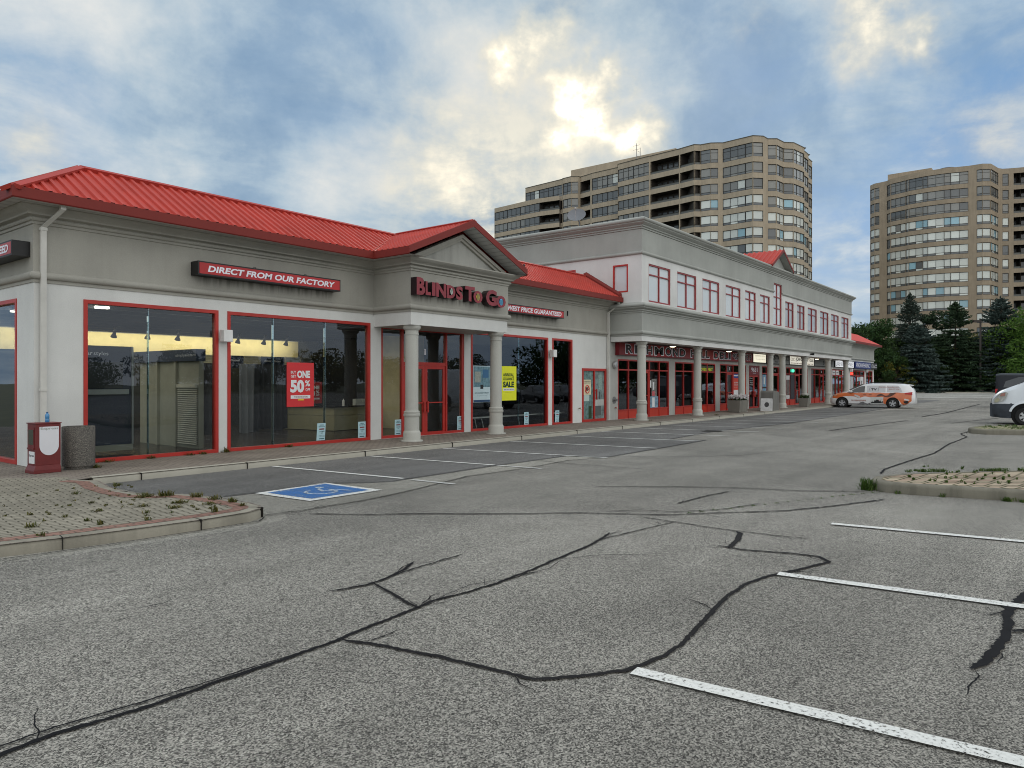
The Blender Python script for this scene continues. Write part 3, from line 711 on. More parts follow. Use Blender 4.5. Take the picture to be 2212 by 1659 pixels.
mb = MB(); mb.quad((X0+.1, YP+.4, 3.42), (X1-.1, YP+.4, 3.42), (X1-.1, YF, 3.42), (X0+.1, YF, 3.42)); mb.build('arcade_ceiling', M_SOFFIT, B2)
for x in (26.77, 32.33, 38.06, 42.62, 44.85, 49.4, 55.1, 60.2): column(x, 14.1, 3.37, B2)
# upper windows: red grid, pale roller blinds behind glass
M_BLIND = pane_mat('pane_pale_blind', (.60, .64, .66)); M_BLIND2 = pane_mat('pane_curtain', (.36, .37, .39)); M_DPANE = pane_mat('pane_dark', (.05, .055, .06))
def upper_window(i, x0, x1):
    zt = 7.44 if i == 6 else ZT; f = MB()
    zm = [ZB+(ZT-ZB)*.72] if i != 6 else [ZB+1.0, ZB+1.66]
    frame_x(f, x0, x1, ZB, zt, YP+.02, ((x0+x1)/2,), zm, .06, .09)
    w = f.build('window', M_DRED if i > 20 else paint('window_red', (.30, .03, .03), .45), B2)
    g = MB(); y = YP+.075; xs = [x0+.05, (x0+x1)/2, x1-.05]; zz = [ZB+.05]+zm+[zt-.05]
    for a, b in zip(xs[:-1], xs[1:]):
        for c, d in zip(zz[:-1], zz[1:]): g.quad((a+.01, y, c+.01), (b-.01, y, c+.01), (b-.01, y, d-.01), (a+.01, y, d-.01))
    g.build('pane', M_BLIND if i < 7 else M_BLIND2, w)
for i, (a, b) in enumerate(UW): upper_window(i, a, b)
for y0, y1 in ((14.42, 15.12), (16.95, 17.7)):
    f = MB(); z0, z1 = 5.38, 6.52; w_ = .06
    for q in ((y0, y0+w_, z0, z1), (y1-w_, y1, z0, z1), (y0+w_, y1-w_, z0, z0+w_), (y0+w_, y1-w_, z1-w_, z1)): f.box(X0-.01, q[0], q[2], X0+.09, q[1], q[3])
    w = f.build('window', M_RED, B2); g = MB(); g.quad((X0+.05, y1, z0), (X0+.05, y0, z0), (X0+.05, y0, z1), (X0+.05, y1, z1)); g.build('pane', M_BLIND, w)
# letters taped in the upper lights of the right hand windows (pale squares)
# small roof gable above the tall window
mb = MB(); gc = (tx0+tx1)/2; gh = 1.9; gz = 8.33; gr = 9.40; s3_ = (gr-gz)/gh
for sg in (-1, 1):
    prev = None
    for y, h in rib_prof(13.45, 17.2, .3):
        if prev:
            a, b = prev, (y, h)
            q = [(gc+sg*gh, a[0], gz+a[1]), (gc+sg*gh, b[0], gz+b[1]), (gc, b[0], gr+b[1]), (gc, a[0], gr+a[1])]
            mb.quad(*(q if sg > 0 else q[::-1]))
        prev = (y, h)
mb.extr([(gc-gh, 17.2, gz), (gc+gh, 17.2, gz), (gc, 17.2, gr)], (0, .05, 0))
rr_ = mb.build('roof', M_ROOF, B2)
mb = MB()
for sg in (-1, 1):
    q = [(gc+sg*(gh+.02), 13.43, gz+.04), (gc+sg*(gh+.02), 13.43, gz-.10), (gc, 13.43, gr-.12), (gc, 13.43, gr+.05)]
    mb.extr(q if sg < 0 else q[::-1], (0, .02, 0))
    mb.box(gc+sg*gh, 13.45, gz-.12, gc+sg*(gh+.02), 17.2, gz+.03)
mb.build('fascia', M_FASCIA, rr_)
mb = MB(); mb.extr([(gc-gh+.25, YP+.03, 8.351), (gc+gh-.25, YP+.03, 8.351), (gc, YP+.03, gr-.15)], (0, .2, 0))
for sg in (-1, 1): mb.quad((gc+sg*gh, 13.45, gz-.09), (gc, 13.45, gr-.10), (gc, YP+.04, gr-.10), (gc+sg*gh, YP+.04, gz-.09))
mb.build('gable_wall', M_GREY2, B2)
# shops under the colonnade --------------------------------------------------
ZSILL = .51; ZTR = 2.23
M_PBK = paint('poster_black', (.02, .02, .02), .4)
def shop(x0, x1, vm, doors, gm=M_GLASSD, parent=B2, kick=True, y=YF):
    """vm mullion xs; doors list of (x0,x1)"""
    f = MB(); w = .065
    f.box(x0, y, ZS, x0+w, y+.11, 2.68); f.box(x1-w, y, ZS, x1, y+.11, 2.68); f.box(x0+w, y, 2.68-w, x1-w, y+.11, 2.68)
    for v in vm: f.box(v-.03, y+.004, ZS, v+.03, y+.106, 2.68-w)
    xs = [x0+w]+list(vm)+[x1-w]
    for i, (a, b) in enumerate(zip(xs[:-1], xs[1:])):
        a2 = a+(.03 if i else 0); b2 = b-(.03 if i < len(xs)-2 else 0)
        f.box(a2, y+.008, ZTR-.03, b2, y+.10, ZTR+.03)
        dr = any(abs(a-d[0]) < .12 for d in doors)
        if not dr: f.box(a2, y+.008, ZSILL-.03, b2, y+.10, ZSILL+.02)
    s = f.build('shopfront', M_RED, parent)
    g = MB(); kks = []
    for i, (a, b) in enumerate(zip(xs[:-1], xs[1:])):
        dr = any(abs(a-d[0]) < .12 for d in doors)
        g.quad((a, y+.055, ZTR+.03), (b, y+.055, ZTR+.03), (b, y+.055, 2.62), (a, y+.055, 2.62))
        if not dr:
            g.quad((a, y+.055, ZSILL), (b, y+.055, ZSILL), (b, y+.055, ZTR-.03), (a, y+.055, ZTR-.03))
            kk = MB(); kk.box(a+.03, y+.03, ZS, b-.03, y+.08, ZSILL-.031); kks.append(kk)
    g.build('pane', gm, s)
    for kk in kks: kk.build('kick_panel', M_REDP, s)
    for d in doors:
        d0 = d[0]+.032; d1 = d[1]-.032
        if len(d) > 2:
            mdl = (d0+d1)/2; door_leaf(d0, mdl-.004, ZS, ZTR-.032, y+.03, parent, 1, gm, push=False); door_leaf(mdl+.004, d1, ZS, ZTR-.032, y+.03, parent, -1, gm, push=False)
        else: door_leaf(d0, d1, ZS, ZTR-.032, y+.03, parent, d[3] if len(d) > 3 else -1, gm)
    return s
sh = [shop(26.83, 31.70, [27.79, 28.72, 29.73, 30.71], [(28.72, 29.73)]),
      shop(32.33, 37.29, [33.35, 34.45, 35.3, 36.26], [(34.45, 35.3)]),
      shop(37.93, 41.89, [38.92, 39.87, 40.9], [(38.92, 39.87)]),
      shop(42.34, 44.16, [], []) if False else None,
      shop(44.59, 49.05, [45.51, 46.53, 47.79], [(46.53, 47.79)]),
      shop(49.25, 54.26, [50.13, 51.29, 52.3, 53.3], [(51.29, 52.3)]),
      shop(55.0, 60.45, [56.06, 57.4, 58.4, 59.5], [(57.4, 58.4)])]
# the stair entrance with its red header
f = MB(); f.box(42.34, YF, 2.10, 44.16, YF+.11, 2.68); f.box(42.34, YF, ZS, 42.41, YF+.11, 2.10); f.box(44.09, YF, ZS, 44.16, YF+.11, 2.10)
en = f.build('entrance_frame', M_DRED, B2)
door_leaf(42.415, 43.245, ZS, 2.095, YF+.03, B2, 1, M_GLASSD, M_RED, False); door_leaf(43.255, 44.085, ZS, 2.095, YF+.03, B2, -1, M_GLASSD, M_RED, False)
a = MB(); put_text(a, '9631', (42.72, 43.78, 2.30, 2.57), YF-.003, .02); put_text(a, 'YONGE ST', (42.95, 43.55, 2.20, 2.245), YF-.003, .0); a.build('house_number', M_LET, en)
a = MB()
for q, (tx, zz) in enumerate((('ENTRANCE', 1.88), ('ONLY', 1.74), ('TO', 1.62), ('OFFICES', 1.50))): put_text(a, tx, (42.55, 43.1, zz, zz+.07), YF+.035, .0)
a.build('door_lettering', M_WTRIM, en)
for s_, tx, x in ((sh[0], '3', 29.2), (sh[2], '5', 39.35), (sh[4], '4', 47.1), (sh[6], '8', 57.9)):
    a = MB(); put_text(a, tx, (x, x+.12, 2.36, 2.52), YF+.04, .03); a.build('door_number', M_LET, s_)
# interior shells
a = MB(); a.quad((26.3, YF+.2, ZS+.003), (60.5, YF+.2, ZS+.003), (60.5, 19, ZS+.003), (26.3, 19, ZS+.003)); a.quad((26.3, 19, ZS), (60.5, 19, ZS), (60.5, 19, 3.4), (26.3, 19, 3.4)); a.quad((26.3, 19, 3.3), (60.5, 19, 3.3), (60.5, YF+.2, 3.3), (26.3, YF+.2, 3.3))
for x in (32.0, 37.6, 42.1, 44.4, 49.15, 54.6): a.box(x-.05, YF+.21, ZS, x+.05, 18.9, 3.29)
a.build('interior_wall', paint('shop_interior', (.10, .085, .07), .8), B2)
# recessed ceiling lamps of the colonnade (lit)
M_LIT = paint('lit_lens', (1, .86, .62), .5, emis=7.0)
lamp0 = None
for i, (x, lab) in enumerate(((30.2, 'lit round lamp under the colonnade above the first half of the deli sign'), (36.9, 'lit round lamp under the colonnade beside the phone number of the deli sign'), (53.2, 'lit lamp under the colonnade in front of the optician sign'))):
    if lamp0 is None:
        l_ = thing('ceiling_lamp', (x, 14.35, 3.30), lab, 'ceiling lamp', 'lit lamps under the colonnade', world=False)
        a = MB(); a.lathe((0, 0, 0), [(.17, 0), (.19, .02), (.19, .119)], 20); b1_ = a.build('housing', paint('lamp_grey', (.3, .29, .27), .5), l_, smooth=True)
        a = MB(); a.lathe((0, 0, -.02), [(.09, 0), (.13, .018)], 20); b2_ = a.build('lens', M_LIT, l_, smooth=True); lamp0 = (l_, b1_, b2_)
    else:
        l_ = lamp0[0].copy(); COL.objects.link(l_); l_.location = (x, 14.35, 3.30); l_['label'] = lab
        for kk in lamp0[1:]: c2 = kk.copy(); COL.objects.link(c2); c2.parent = l_
# ================================================================== building three: the single storey far wing
B3 = thing('far_wing', (60.7, YF, 0), 'low grey wing with red roof at the far end of the shops', 'shop building')
SF3 = [(60.84, 66.0), (66.6, 71.9), (72.57, 75.23)]
mb = MB(); wall(mb, (60.66, YF), (1, 0), 0, 75.78-60.66, -.1, 3.60, [(a-60.66, b-60.66, ZS, 2.72) for a, b in SF3], .2)
wall(mb, (75.78, YF), (0, 1), .201, 13, -.1, 3.6, [], .2); mb.build('wall', M_WHITE, B3)
mb = MB(); mb.sweep([(60.66, YF), (75.78, YF), (75.78, 28)], prof1); mb.build('frieze', M_GREY2, B3, smooth=True, angle=30)
mb = MB(); xe = 76.3
pr = [(60.66, YE), (xe, YE)]
mb.quad((60.66, YE, ZE), (xe, YE, ZE), (xe-1.75, 16.4, ZR), (60.66, 16.4, ZR)); mb.quad((xe, YE, ZE), (xe, 28, ZE), (xe-1.75, 28, ZR), (xe-1.75, 16.4, ZR)); mb.quad((60.66, 16.4, ZR), (xe-1.75, 16.4, ZR), (xe-3.4, 18, 5.0), (60.66, 18, 5.0)); mb.quad((xe-1.75, 16.4, ZR), (xe-1.75, 28, ZR), (xe-3.4, 28, 5.), (xe-3.4, 18, 5.))
r3 = mb.build('roof', ribbed('far_roof_ribs', (.64, .06, .04), 0, 6.5), B3)
mb = MB(); mb.sweep([(60.66, YE), (xe, YE), (xe, 28)], fprof); mb.build('fascia', M_FASCIA, r3)
mb = MB(); mb.quad((60.66, YE+.01, ZE-.16), (xe-.01, YE+.01, ZE-.16), (xe-.01, YF, ZE-.16), (60.66, YF, ZE-.16)); mb.quad((75.78, YF, ZE-.16), (xe-.01, YF, ZE-.16), (xe-.01, 28, ZE-.16), (75.78, 28, ZE-.16)); mb.build('soffit', M_SOFX, B3)
shop(60.84, 66.0, [61.95, 62.95, 64.0, 65.0], [(62.95, 64.0)], parent=B3)
shop(66.6, 71.9, [67.8, 69.0, 70.2], [(69.0, 70.2)], parent=B3)
shop(72.57, 75.23, [73.9], [], parent=B3)
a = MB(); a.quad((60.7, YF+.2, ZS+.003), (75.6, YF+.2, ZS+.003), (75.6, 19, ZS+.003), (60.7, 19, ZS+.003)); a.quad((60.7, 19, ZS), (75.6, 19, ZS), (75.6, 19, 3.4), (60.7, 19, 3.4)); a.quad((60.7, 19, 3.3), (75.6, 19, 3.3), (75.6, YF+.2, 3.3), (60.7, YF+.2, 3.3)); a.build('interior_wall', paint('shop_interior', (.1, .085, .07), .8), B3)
# ================================================================== signs
def sign_box(name, lab, x0, x1, z0, z1, y0, y1, face, frame=M_BLACK, rim=.03, cat='shop sign', group=None):
    s = thing(name, ((x0+x1)/2, y1, z0), lab, cat, group)
    a = MB(); a.box(x0, y0, z0, x1, y1, z1); a.build('case', frame, s)
    a = MB(); a.quad((x0+rim, y0-.004, z0+rim), (x1-rim, y0-.004, z0+rim), (x1-rim, y0-.004, z1-rim), (x0+rim, y0-.004, z1-rim)); a.build('face', face, s)
    return s
def letters(s, items, mat, name='lettering', **kw):
    a = MB()
    for it in items: put_text(a, *it[:3], **({**kw, **(it[3] if len(it) > 3 else {})}))
    return a.build(name, mat, s)
M_SRED = paint('sign_red', (.46, .018, .022), .35, 0, .25, .8); M_SNEEDED = M_SRED
s = sign_box('factory_sign', 'long red sign box reading DIRECT FROM OUR FACTORY in white', 8.15, 11.98, 4.04, 4.34, 14.93, YF-.02, M_SRED)
letters(s, [('DIRECT FROM OUR FACTORY', (8.37, 11.80, 4.12, 4.26), 14.924)], M_LET, offset=.035, shear=.18)
a = MB()
for x in (9.55, 10.95): a.tube([(x-.03, 15.0, 4.34), (x-.03, 15.0, 4.37), (x+.03, 15.0, 4.37), (x+.03, 15.0, 4.34)], .006)
a.build('lifting_eye', M_BLACK, s)
s = sign_box('price_sign', 'long red sign box reading LOWEST PRICE GUARANTEED, right of the entrance portico', 18.35, 22.28, 4.05, 4.33, 14.93, YF-.02, M_SRED)
letters(s, [('LOWEST PRICE GUARANTEED', (18.55, 22.11, 4.11, 4.27), 14.924)], M_LET, offset=.035, shear=.18)
s = thing('corner_price_sign', (5.0, 17.2, 4.04), 'red sign box on the left side wall, only its ending NTEED in view', 'shop sign')
a = MB(); a.box(4.82, 15.36, 4.05, 5.12, 19.3, 4.33); a.build('case', M_BLACK, s)
a = MB(); a.quad((4.816, 19.27, 4.08), (4.816, 15.39, 4.08), (4.816, 15.39, 4.30), (4.816, 19.27, 4.30)); a.build('face', M_SRED, s)
a = MB(); put_text(a, 'LOWEST PRICE GUARANTEED', (0, 3.6, 0, .15), 0, .035, shear=.18, frame=((4.812, 19.12, 4.115), (0, -1, 0), (0, 0, 1))); a.build('lettering', M_LET, s)
# main letters
bs = thing('channel_letter_sign', (15.3, YP, 3.9), 'large dark red channel letters reading BLINDS TO GO on the entrance portico', 'shop sign')
M_LRED = paint('letter_face', (.27, .022, .035), .35, 0, .35, 6); M_LSIDE = paint('letter_side', (.018, .008, .010), .4)
for ch, x0, x1, z0, z1 in (('B', 13.35, 13.66, 4.00, 4.46), ('L', 13.68, 13.87, 4.02, 4.38), ('I', 13.92, 14.05, 4.02, 4.38), ('N', 14.08, 14.47, 4.01, 4.39), ('D', 14.50, 14.84, 4.01, 4.37), ('S', 14.87, 15.15, 4.00, 4.38), ('T', 15.25, 15.66, 4.00, 4.42), ('O', 15.60, 16.00, 3.98, 4.33), ('G', 16.16, 16.66, 3.95, 4.42), ('O', 16.64, 17.08, 3.93, 4.29)):
    a = MB(); put_text(a, ch, (x0, x1, z0, z1), 13.66, .045, extrude=.11)
    # faces towards the lot are the red acrylic, the rest is the dark can
    m_ = []
    for f_ in a.f:
        ys = [a.v[i][1] for i in f_]; m_.append(0 if max(ys) < 13.56 else 1)
    a.m = m_
    a.build('letter', [M_LRED, M_LSIDE], bs)
for x, z, c3, w_, h_, nstr in ((14.68, 4.20, (.75, .78, .74), .10, .17, 5), (15.80, 4.155, (.80, .50, .05), .16, .20, 6), (16.86, 4.10, (.12, .42, .75), .18, .20, 4)):
    a = MB(); n = 20
    a.poly([(x+w_/2*math.cos(2*math.pi*i/n), 13.545, z+h_/2*math.sin(2*math.pi*i/n)) for i in range(n)])
    b = MB()
    for i in range(nstr):
        if c3[2] > .74 and c3[0] < .2: xx = x-w_*.35+w_*.7*i/(nstr-1); b.box(xx-.006, 13.538, z-h_*.38, xx+.006, 13.543, z+h_*.3)
        else: zz = z-h_*.36+h_*.72*i/(nstr-1); b.box(x-w_*.4, 13.538, zz-.006, x+w_*.4, 13.543, zz+.006)
    e_ = a.build('emblem', paint('emblem%d' % nstr, c3, .4), bs); b.build('stripes', paint('emblem_line', (.05, .12, .08), .5), e_)
# colonnade signs
YS = 15.06
s = sign_box('deli_sign', 'long red sign reading RICHMOND HILL DELI with phone number, black letters edged white', 26.6, 42.40, 2.84, 3.38, YS, YF-.012, paint('deli_red_shaded', (.30, .012, .014), .4, 0, .3, .7), M_DRED)  # sign red darkened in the colour for the shade under the colonnade
items = [('R', 27.16, 27.80), ('I', 27.95, 28.22), ('C', 28.35, 28.95), ('H', 29.05, 29.62), ('M', 29.80, 30.72), ('O', 30.90, 31.55), ('N', 31.68, 32.25), ('D', 32.42, 33.10), ('H', 33.72, 34.35), ('I', 34.55, 34.85), ('L', 34.95, 35.42), ('L', 35.55, 36.02), ('D', 36.62, 37.25), ('E', 37.4, 37.9), ('L', 38.05, 38.55), ('I', 38.68, 38.98)]
letters(s, [(c_, (a_-.04, b_+.04, 2.905, 3.335), YS-.006) for c_, a_, b_ in items]+[('905-884-9519', (39.25, 42.22, 2.93, 3.31), YS-.006)], M_LET, 'letter_edge', offset=.06)
letters(s, [(c_, (a_+.02, b_-.02, 2.94, 3.30), YS-.009) for c_, a_, b_ in items]+[('905-884-9519', (39.30, 42.18, 2.955, 3.285), YS-.009)], M_BLACK, offset=.03)
def litface(name, c, e): return paint(name, c, .5, emis=e)
s = sign_box('spa_sign', 'lit cream sign box with two faint lines of writing, right after the deli sign', 42.52, 44.76, 2.85, 3.40, YS, YF-.012, litface('lit_cream', (.95, .90, .72), .75), M_BLACK)
letters(s, [('Beautiful Life Spa', (43.0, 44.6, 3.03, 3.10), YS-.006), ('BLISSFUL SKIN', (42.9, 44.55, 3.23, 3.30), YS-.006)], paint('soft_brown', (.25, .22, .16), .6), offset=0)
s = sign_box('portrait_sign', 'narrow tan sign panel with a dark curl drawing beside the cream spa sign', 44.87, 45.52, 2.84, 3.40, YS, YF-.012, paint('tan_face', (.50, .34, .16), .6), M_BLACK)
a = MB(); a.tube([(45.05, YS-.012, 2.95), (45.02, YS-.012, 3.12), (45.12, YS-.012, 3.28), (45.27, YS-.012, 3.26), (45.3, YS-.012, 3.1), (45.4, YS-.012, 2.95)], .02, 6); a.build('drawing', paint('brown_ink', (.12, .06, .03), .6), s)
s = sign_box('dental_sign', 'grey sign reading DENTAL OFFICE in black behind two columns', 45.55, 49.33, 2.84, 3.40, YS, YF-.012, paint('grey_face', (.30, .31, .30), .6), M_BLACK)
letters(s, [('DENTAL OFFICE', (45.7, 49.25, 3.08, 3.36), YS-.006), ('(905) 737-1155', (46.4, 48.3, 2.90, 3.02), YS-.006)], M_BLACK, offset=.02)
s = sign_box('optical_sign', 'lit cream sign reading JOHNSON OPTICAL with drawn spectacles', 49.44, 55.08, 2.85, 3.44, YS, YF-.012, litface('lit_white', (.92, .88, .76), .55), M_BLACK)
letters(s, [('JOHNSON OPTICAL', (50.75, 54.95, 3.06, 3.38), YS-.006)], M_BLACK, offset=.03)
letters(s, [('EYE-EXAM ARRANGED 884-2090', (49.7, 54.9, 2.90, 3.01), YS-.006)], paint('brown_letter', (.22, .10, .05), .6), 'small_lettering', offset=.01)
a = MB()
for x in (49.85, 50.38): a.tube([(x+.2*math.cos(2*math.pi*k/14), YS-.012, 3.22+.10*math.sin(2*math.pi*k/14)) for k in range(15)], .012, 5)
a.build('spectacles', paint('brown_letter2', (.25, .18, .12), .6), s)
s = sign_box('grey_sign', 'unlit grey sign with a few dark characters, right of the optician sign', 55.17, 60.55, 2.85, 3.42, YS, YF-.012, paint('grey_face2', (.28, .29, .28), .6), M_BLACK)
letters(s, [('\u65e5 \u7530 \u4e2d \u91cc', (57.4, 59.6, 3.0, 3.28), YS-.006)] if False else [('B B E F', (57.4, 59.6, 3.0, 3.26), YS-.006)], M_BLACK, offset=.02)
s = sign_box('bakery_sign', 'white sign reading bakery and spices in thin dark letters near the end of the colonnade', 61.04, 67.05, 2.87, 3.44, YS, YF-.012, litface('lit_white2', (.86, .87, .90), .35), M_BLACK)
letters(s, [('LAVASH BAKERY & SUPERMARKET', (61.3, 66.8, 2.98, 3.34), YS-.006)], paint('slate_letter', (.08, .09, .12), .6), offset=.0)
s = sign_box('pharmacy_sign', 'blue sign reading APADANA PHARMACY in white', 67.15, 73.15, 2.85, 3.46, YS-.1, YF-.012, paint('sign_blue', (.012, .03, .20), .4), paint('blue_case', (.01, .02, .10), .5))
letters(s, [('APADANA PHARMACY', (67.4, 72.9, 2.95, 3.36), YS-.106)], M_LET, offset=.01)
s = sign_box('salon_sign', 'black sign with white script at the far end of the shops', 73.3, 75.95, 2.87, 3.44, YS-.06, YF-.012, M_BLACK, M_BLACK)
letters(s, [('ART of Skin', (73.5, 74.9, 2.98, 3.32), YS-.066), ('HAIR', (75.1, 75.8, 3.2, 3.32), YS-.066), ('SALON', (75.1, 75.8, 3.0, 3.1), YS-.066)], M_LET, offset=.01)
# ================================================================== posters and stickers
def poster(name, lab, x0, x1, z0, z1, y, face, texts=(), cat='poster', group=None, patches=(), skew=0):
    s = thing(name, ((x0+x1)/2, y, z0), lab, cat, group)
    a = MB(); a.hexa([(x0-skew, y, z0), (x1-skew, y, z0), (x1-skew, y+.006, z0), (x0-skew, y+.006, z0), (x0, y, z1), (x1, y, z1), (x1, y+.006, z1), (x0, y+.006, z1)]); a.build('sheet', face, s)
    for j_, (nm_, bx, mt) in enumerate(patches):
        a = MB(); a.box(bx[0], y-.003-.0012*j_, bx[2], bx[1], y-.0005, bx[3]); a.build(nm_, mt, s)
    for i, (mt, its) in enumerate(texts):
        a = MB()
        for tx, bx, of in its: put_text(a, tx, bx, y-.004-.0012*len(patches), of)
        a.build('lettering', mt, s)
    return s
M_WP = paint('poster_white', (.75, .76, .77), .5, var=.04); M_RP = paint('poster_red', (.62, .03, .035), .45, var=.08); M_YP = paint('poster_yellow', (.78, .80, .02), .45, var=.05)
YPOS = YF+.035
def sale(x0, x1, z0, z1, y, lab, face):
    w = x1-x0; h = z1-z0
    X = lambda f: x0+w*f
    Z = lambda f: z0+h*f
    return poster('sale_poster', lab, x0, x1, z0, z1, y, face, [(M_WP, [('BUY', (X(.14), X(.33), Z(.75), Z(.81)), .02), ('GET', (X(.14), X(.33), Z(.66), Z(.72)), .02), ('ONE', (X(.37), X(.85), Z(.65), Z(.82)), .05), ('50', (X(.12), X(.63), Z(.32), Z(.61)), .05), ('%', (X(.66), X(.85), Z(.46), Z(.60)), .03), ('OFF', (X(.68), X(.85), Z(.35), Z(.42)), .02)]), (M_RP if face is not M_RP else M_DRED, [('THE ENTIRE STORE', (X(.26), X(.76), Z(.205), Z(.24)), .0)])], patches=[('strip', (X(.14), X(.86), Z(.185), Z(.26)), M_WP), ('yellow_strip', (X(.41), X(.62), Z(.145), Z(.165)), M_YP)])
sale(10.62, 11.42, 1.10, 2.20, YPOS, 'big red poster reading BUY ONE GET ONE 50% OFF in the second window', M_RP)
sale(13.05, 13.75, 1.07, 1.72, 18.0, 'smaller shaded red sale poster standing on the beige counter inside the shop', paint('poster_red_shaded', (.35, .02, .02), .5))  # darker copy of the poster red; the shop's shade is in the colour
def parking_sticker(x0, z0, lab, y=YPOS, skew=0):
    w = .26; h = .44; x1 = x0+w; z1 = z0+h
    Z = lambda f: z0+h*f
    X = lambda f: x0+w*f
    return poster('parking_sticker', lab, x0, x1, z0, z1, y, paint('sticker_blue', (.42, .62, .68), .5, var=.04),
        [(paint('sticker_ink', (.02, .10, .13), .5), [('PARKING', (X(.28), X(.74), Z(.86), Z(.92)), .01), ('RESERVED FOR', (X(.14), X(.88), Z(.77), Z(.83)), .01), ('CUSTOMERS', (X(.2), X(.82), Z(.48), Z(.55)), .01), ('ONLY', (X(.38), X(.64), Z(.39), Z(.45)), .01), ('violators towed', (X(.15), X(.88), Z(.27), Z(.31)), 0), ('at owners expense', (X(.15), X(.88), Z(.20), Z(.24)), 0)])],
        'sticker', 'pale blue parking stickers on the shop windows', [('emblem', (X(.22), X(.82), Z(.62), Z(.69)), M_DRED), ('tow_truck', (X(.2), X(.8), Z(.07), Z(.12)), paint('sticker_ink', (.02, .10, .13), .5))], skew)
for x0, z0, lab in ((11.53, .22, 'pale blue parking sticker low on the glass joint right of the red sale poster'), (12.86, .20, 'pale blue parking sticker in the lower right corner of the second big window'), (14.22, .20, 'pale blue parking sticker on the sidelight left of the entrance column'), (16.86, .20, 'pale blue parking sticker on the sidelight right of the entrance door'), (20.31, .21, 'pale blue parking sticker below and right of the yellow sale poster'), (22.24, .21, 'pale blue parking sticker in the narrow window right of the white wall lamp')):
    parking_sticker(x0, z0, lab, YF+.065 if 13.6 < x0 < 17 else YPOS, .03 if x0 in (11.53, 22.24) else 0)
poster('directive_poster', 'blue and white poster of a room interior left of the second entrance column', 17.58, 18.44, 1.05, 2.24, YPOS, paint('poster_pale', (.55, .68, .72), .5, var=.1), [(paint('sticker_ink', (.02, .1, .13), .5), [('NEW GOVERNMENT DIRECTIVE', (17.66, 18.36, 1.34, 1.375), .01), ('by appointment only', (17.76, 18.26, 1.25, 1.275), 0)])], patches=[('picture', (17.60, 18.42, 1.55, 2.22), paint('photo_blue', (.16, .30, .36), .5, var=.6, vs=9)), ('picture_window', (18.05, 18.35, 1.85, 2.12), paint('photo_deep', (.04, .14, .28), .5)), ('picture_shelf', (17.66, 17.95, 1.70, 2.05), paint('photo_tan', (.35, .38, .34), .5, var=.3, vs=20)), ('badge', (17.94, 18.08, 1.49, 1.62), M_BLACK), ('bottom_band', (17.6, 18.42, 1.06, 1.13), paint('photo_navy', (.02, .06, .14), .5))])
poster('clearance_poster', 'bright yellow poster reading ANNUAL CLEARANCE SALE right of the second entrance column', 19.02, 19.86, 1.08, 2.25, YPOS, M_YP, [(paint('deep_green', (.01, .05, .015), .5), [('ANNUAL', (19.12, 19.72, 1.90, 2.02), .02), ('CLEARANCE', (19.12, 19.72, 1.77, 1.87), .02), ('SALE', (19.12, 19.72, 1.53, 1.73), .05), ('SAVE UP TO 60% OFF', (19.16, 19.70, 1.435, 1.475), .0), ('conditions apply', (19.22, 19.6, 1.355, 1.37), .0)])], patches=[('white_strip', (19.12, 19.74, 1.41, 1.50), M_WP)])
poster('kitchen_print', 'window print of a pale room with plants filling the left leaf of the service door', 24.12, 24.88, .23, 2.14, YF+.03, paint('print_teal', (.16, .28, .27), .4, var=.75, vs=7), cat='window print', patches=[('plant', (24.55, 24.78, .25, .75), paint('print_plant', (.02, .06, .02), .5, var=.6, vs=20)), ('window_bars', (24.2, 24.6, .95, 1.4), ribbed('print_bars', (.5, .62, .58), 0, 14))])
poster('sink_print', 'window print of a kitchen sink and marble top on the right service door leaf', 25.0, 25.76, .23, 2.14, YF+.03, paint('print_grey', (.24, .32, .32), .4, var=.7, vs=5), cat='window print', patches=[('worktop', (25.05, 25.74, .75, 1.0), paint('print_marble', (.5, .52, .5), .4, var=.3)), ('cabinet', (25.05, 25.5, .35, .74), paint('print_cabinet', (.10, .11, .11), .5)), ('tap', (25.36, 25.40, 1.0, 1.32), M_BLACK), ('tile', (25.3, 25.6, 1.4, 2.0), paint('print_tile', (.3, .42, .38), .5, var=.5, vs=30))])
s = poster('delivery_notice', 'cream notice with a red crossed circle forbidding delivery trucks', 24.13, 24.72, 1.20, 1.80, YF+.018, paint('notice_cream', (.72, .66, .45), .5), [(M_BLACK, [('NO DELIVERY TRUCKS', (24.18, 24.68, 1.715, 1.755), .01), ('IN FRONT OF SHOP', (24.18, 24.68, 1.65, 1.685), .01)])], 'notice')
a = MB(); c0 = (24.43, YF+.008, 1.42); a.tube([(c0[0]+.15*math.cos(2*math.pi*k/24), c0[1], c0[2]+.15*math.sin(2*math.pi*k/24)) for k in range(25)], .016, 6); a.tube([(c0[0]-.11, c0[1], c0[2]-.11), (c0[0]+.11, c0[1], c0[2]+.11)], .012, 6); a.build('ban_ring', M_RP, s)
a = MB(); a.box(24.35, YF+.010, 1.36, 24.47, YF+.014, 1.50); a.box(24.47, YF+.010, 1.38, 24.53, YF+.014, 1.45); a.build('truck_symbol', M_BLACK, s)
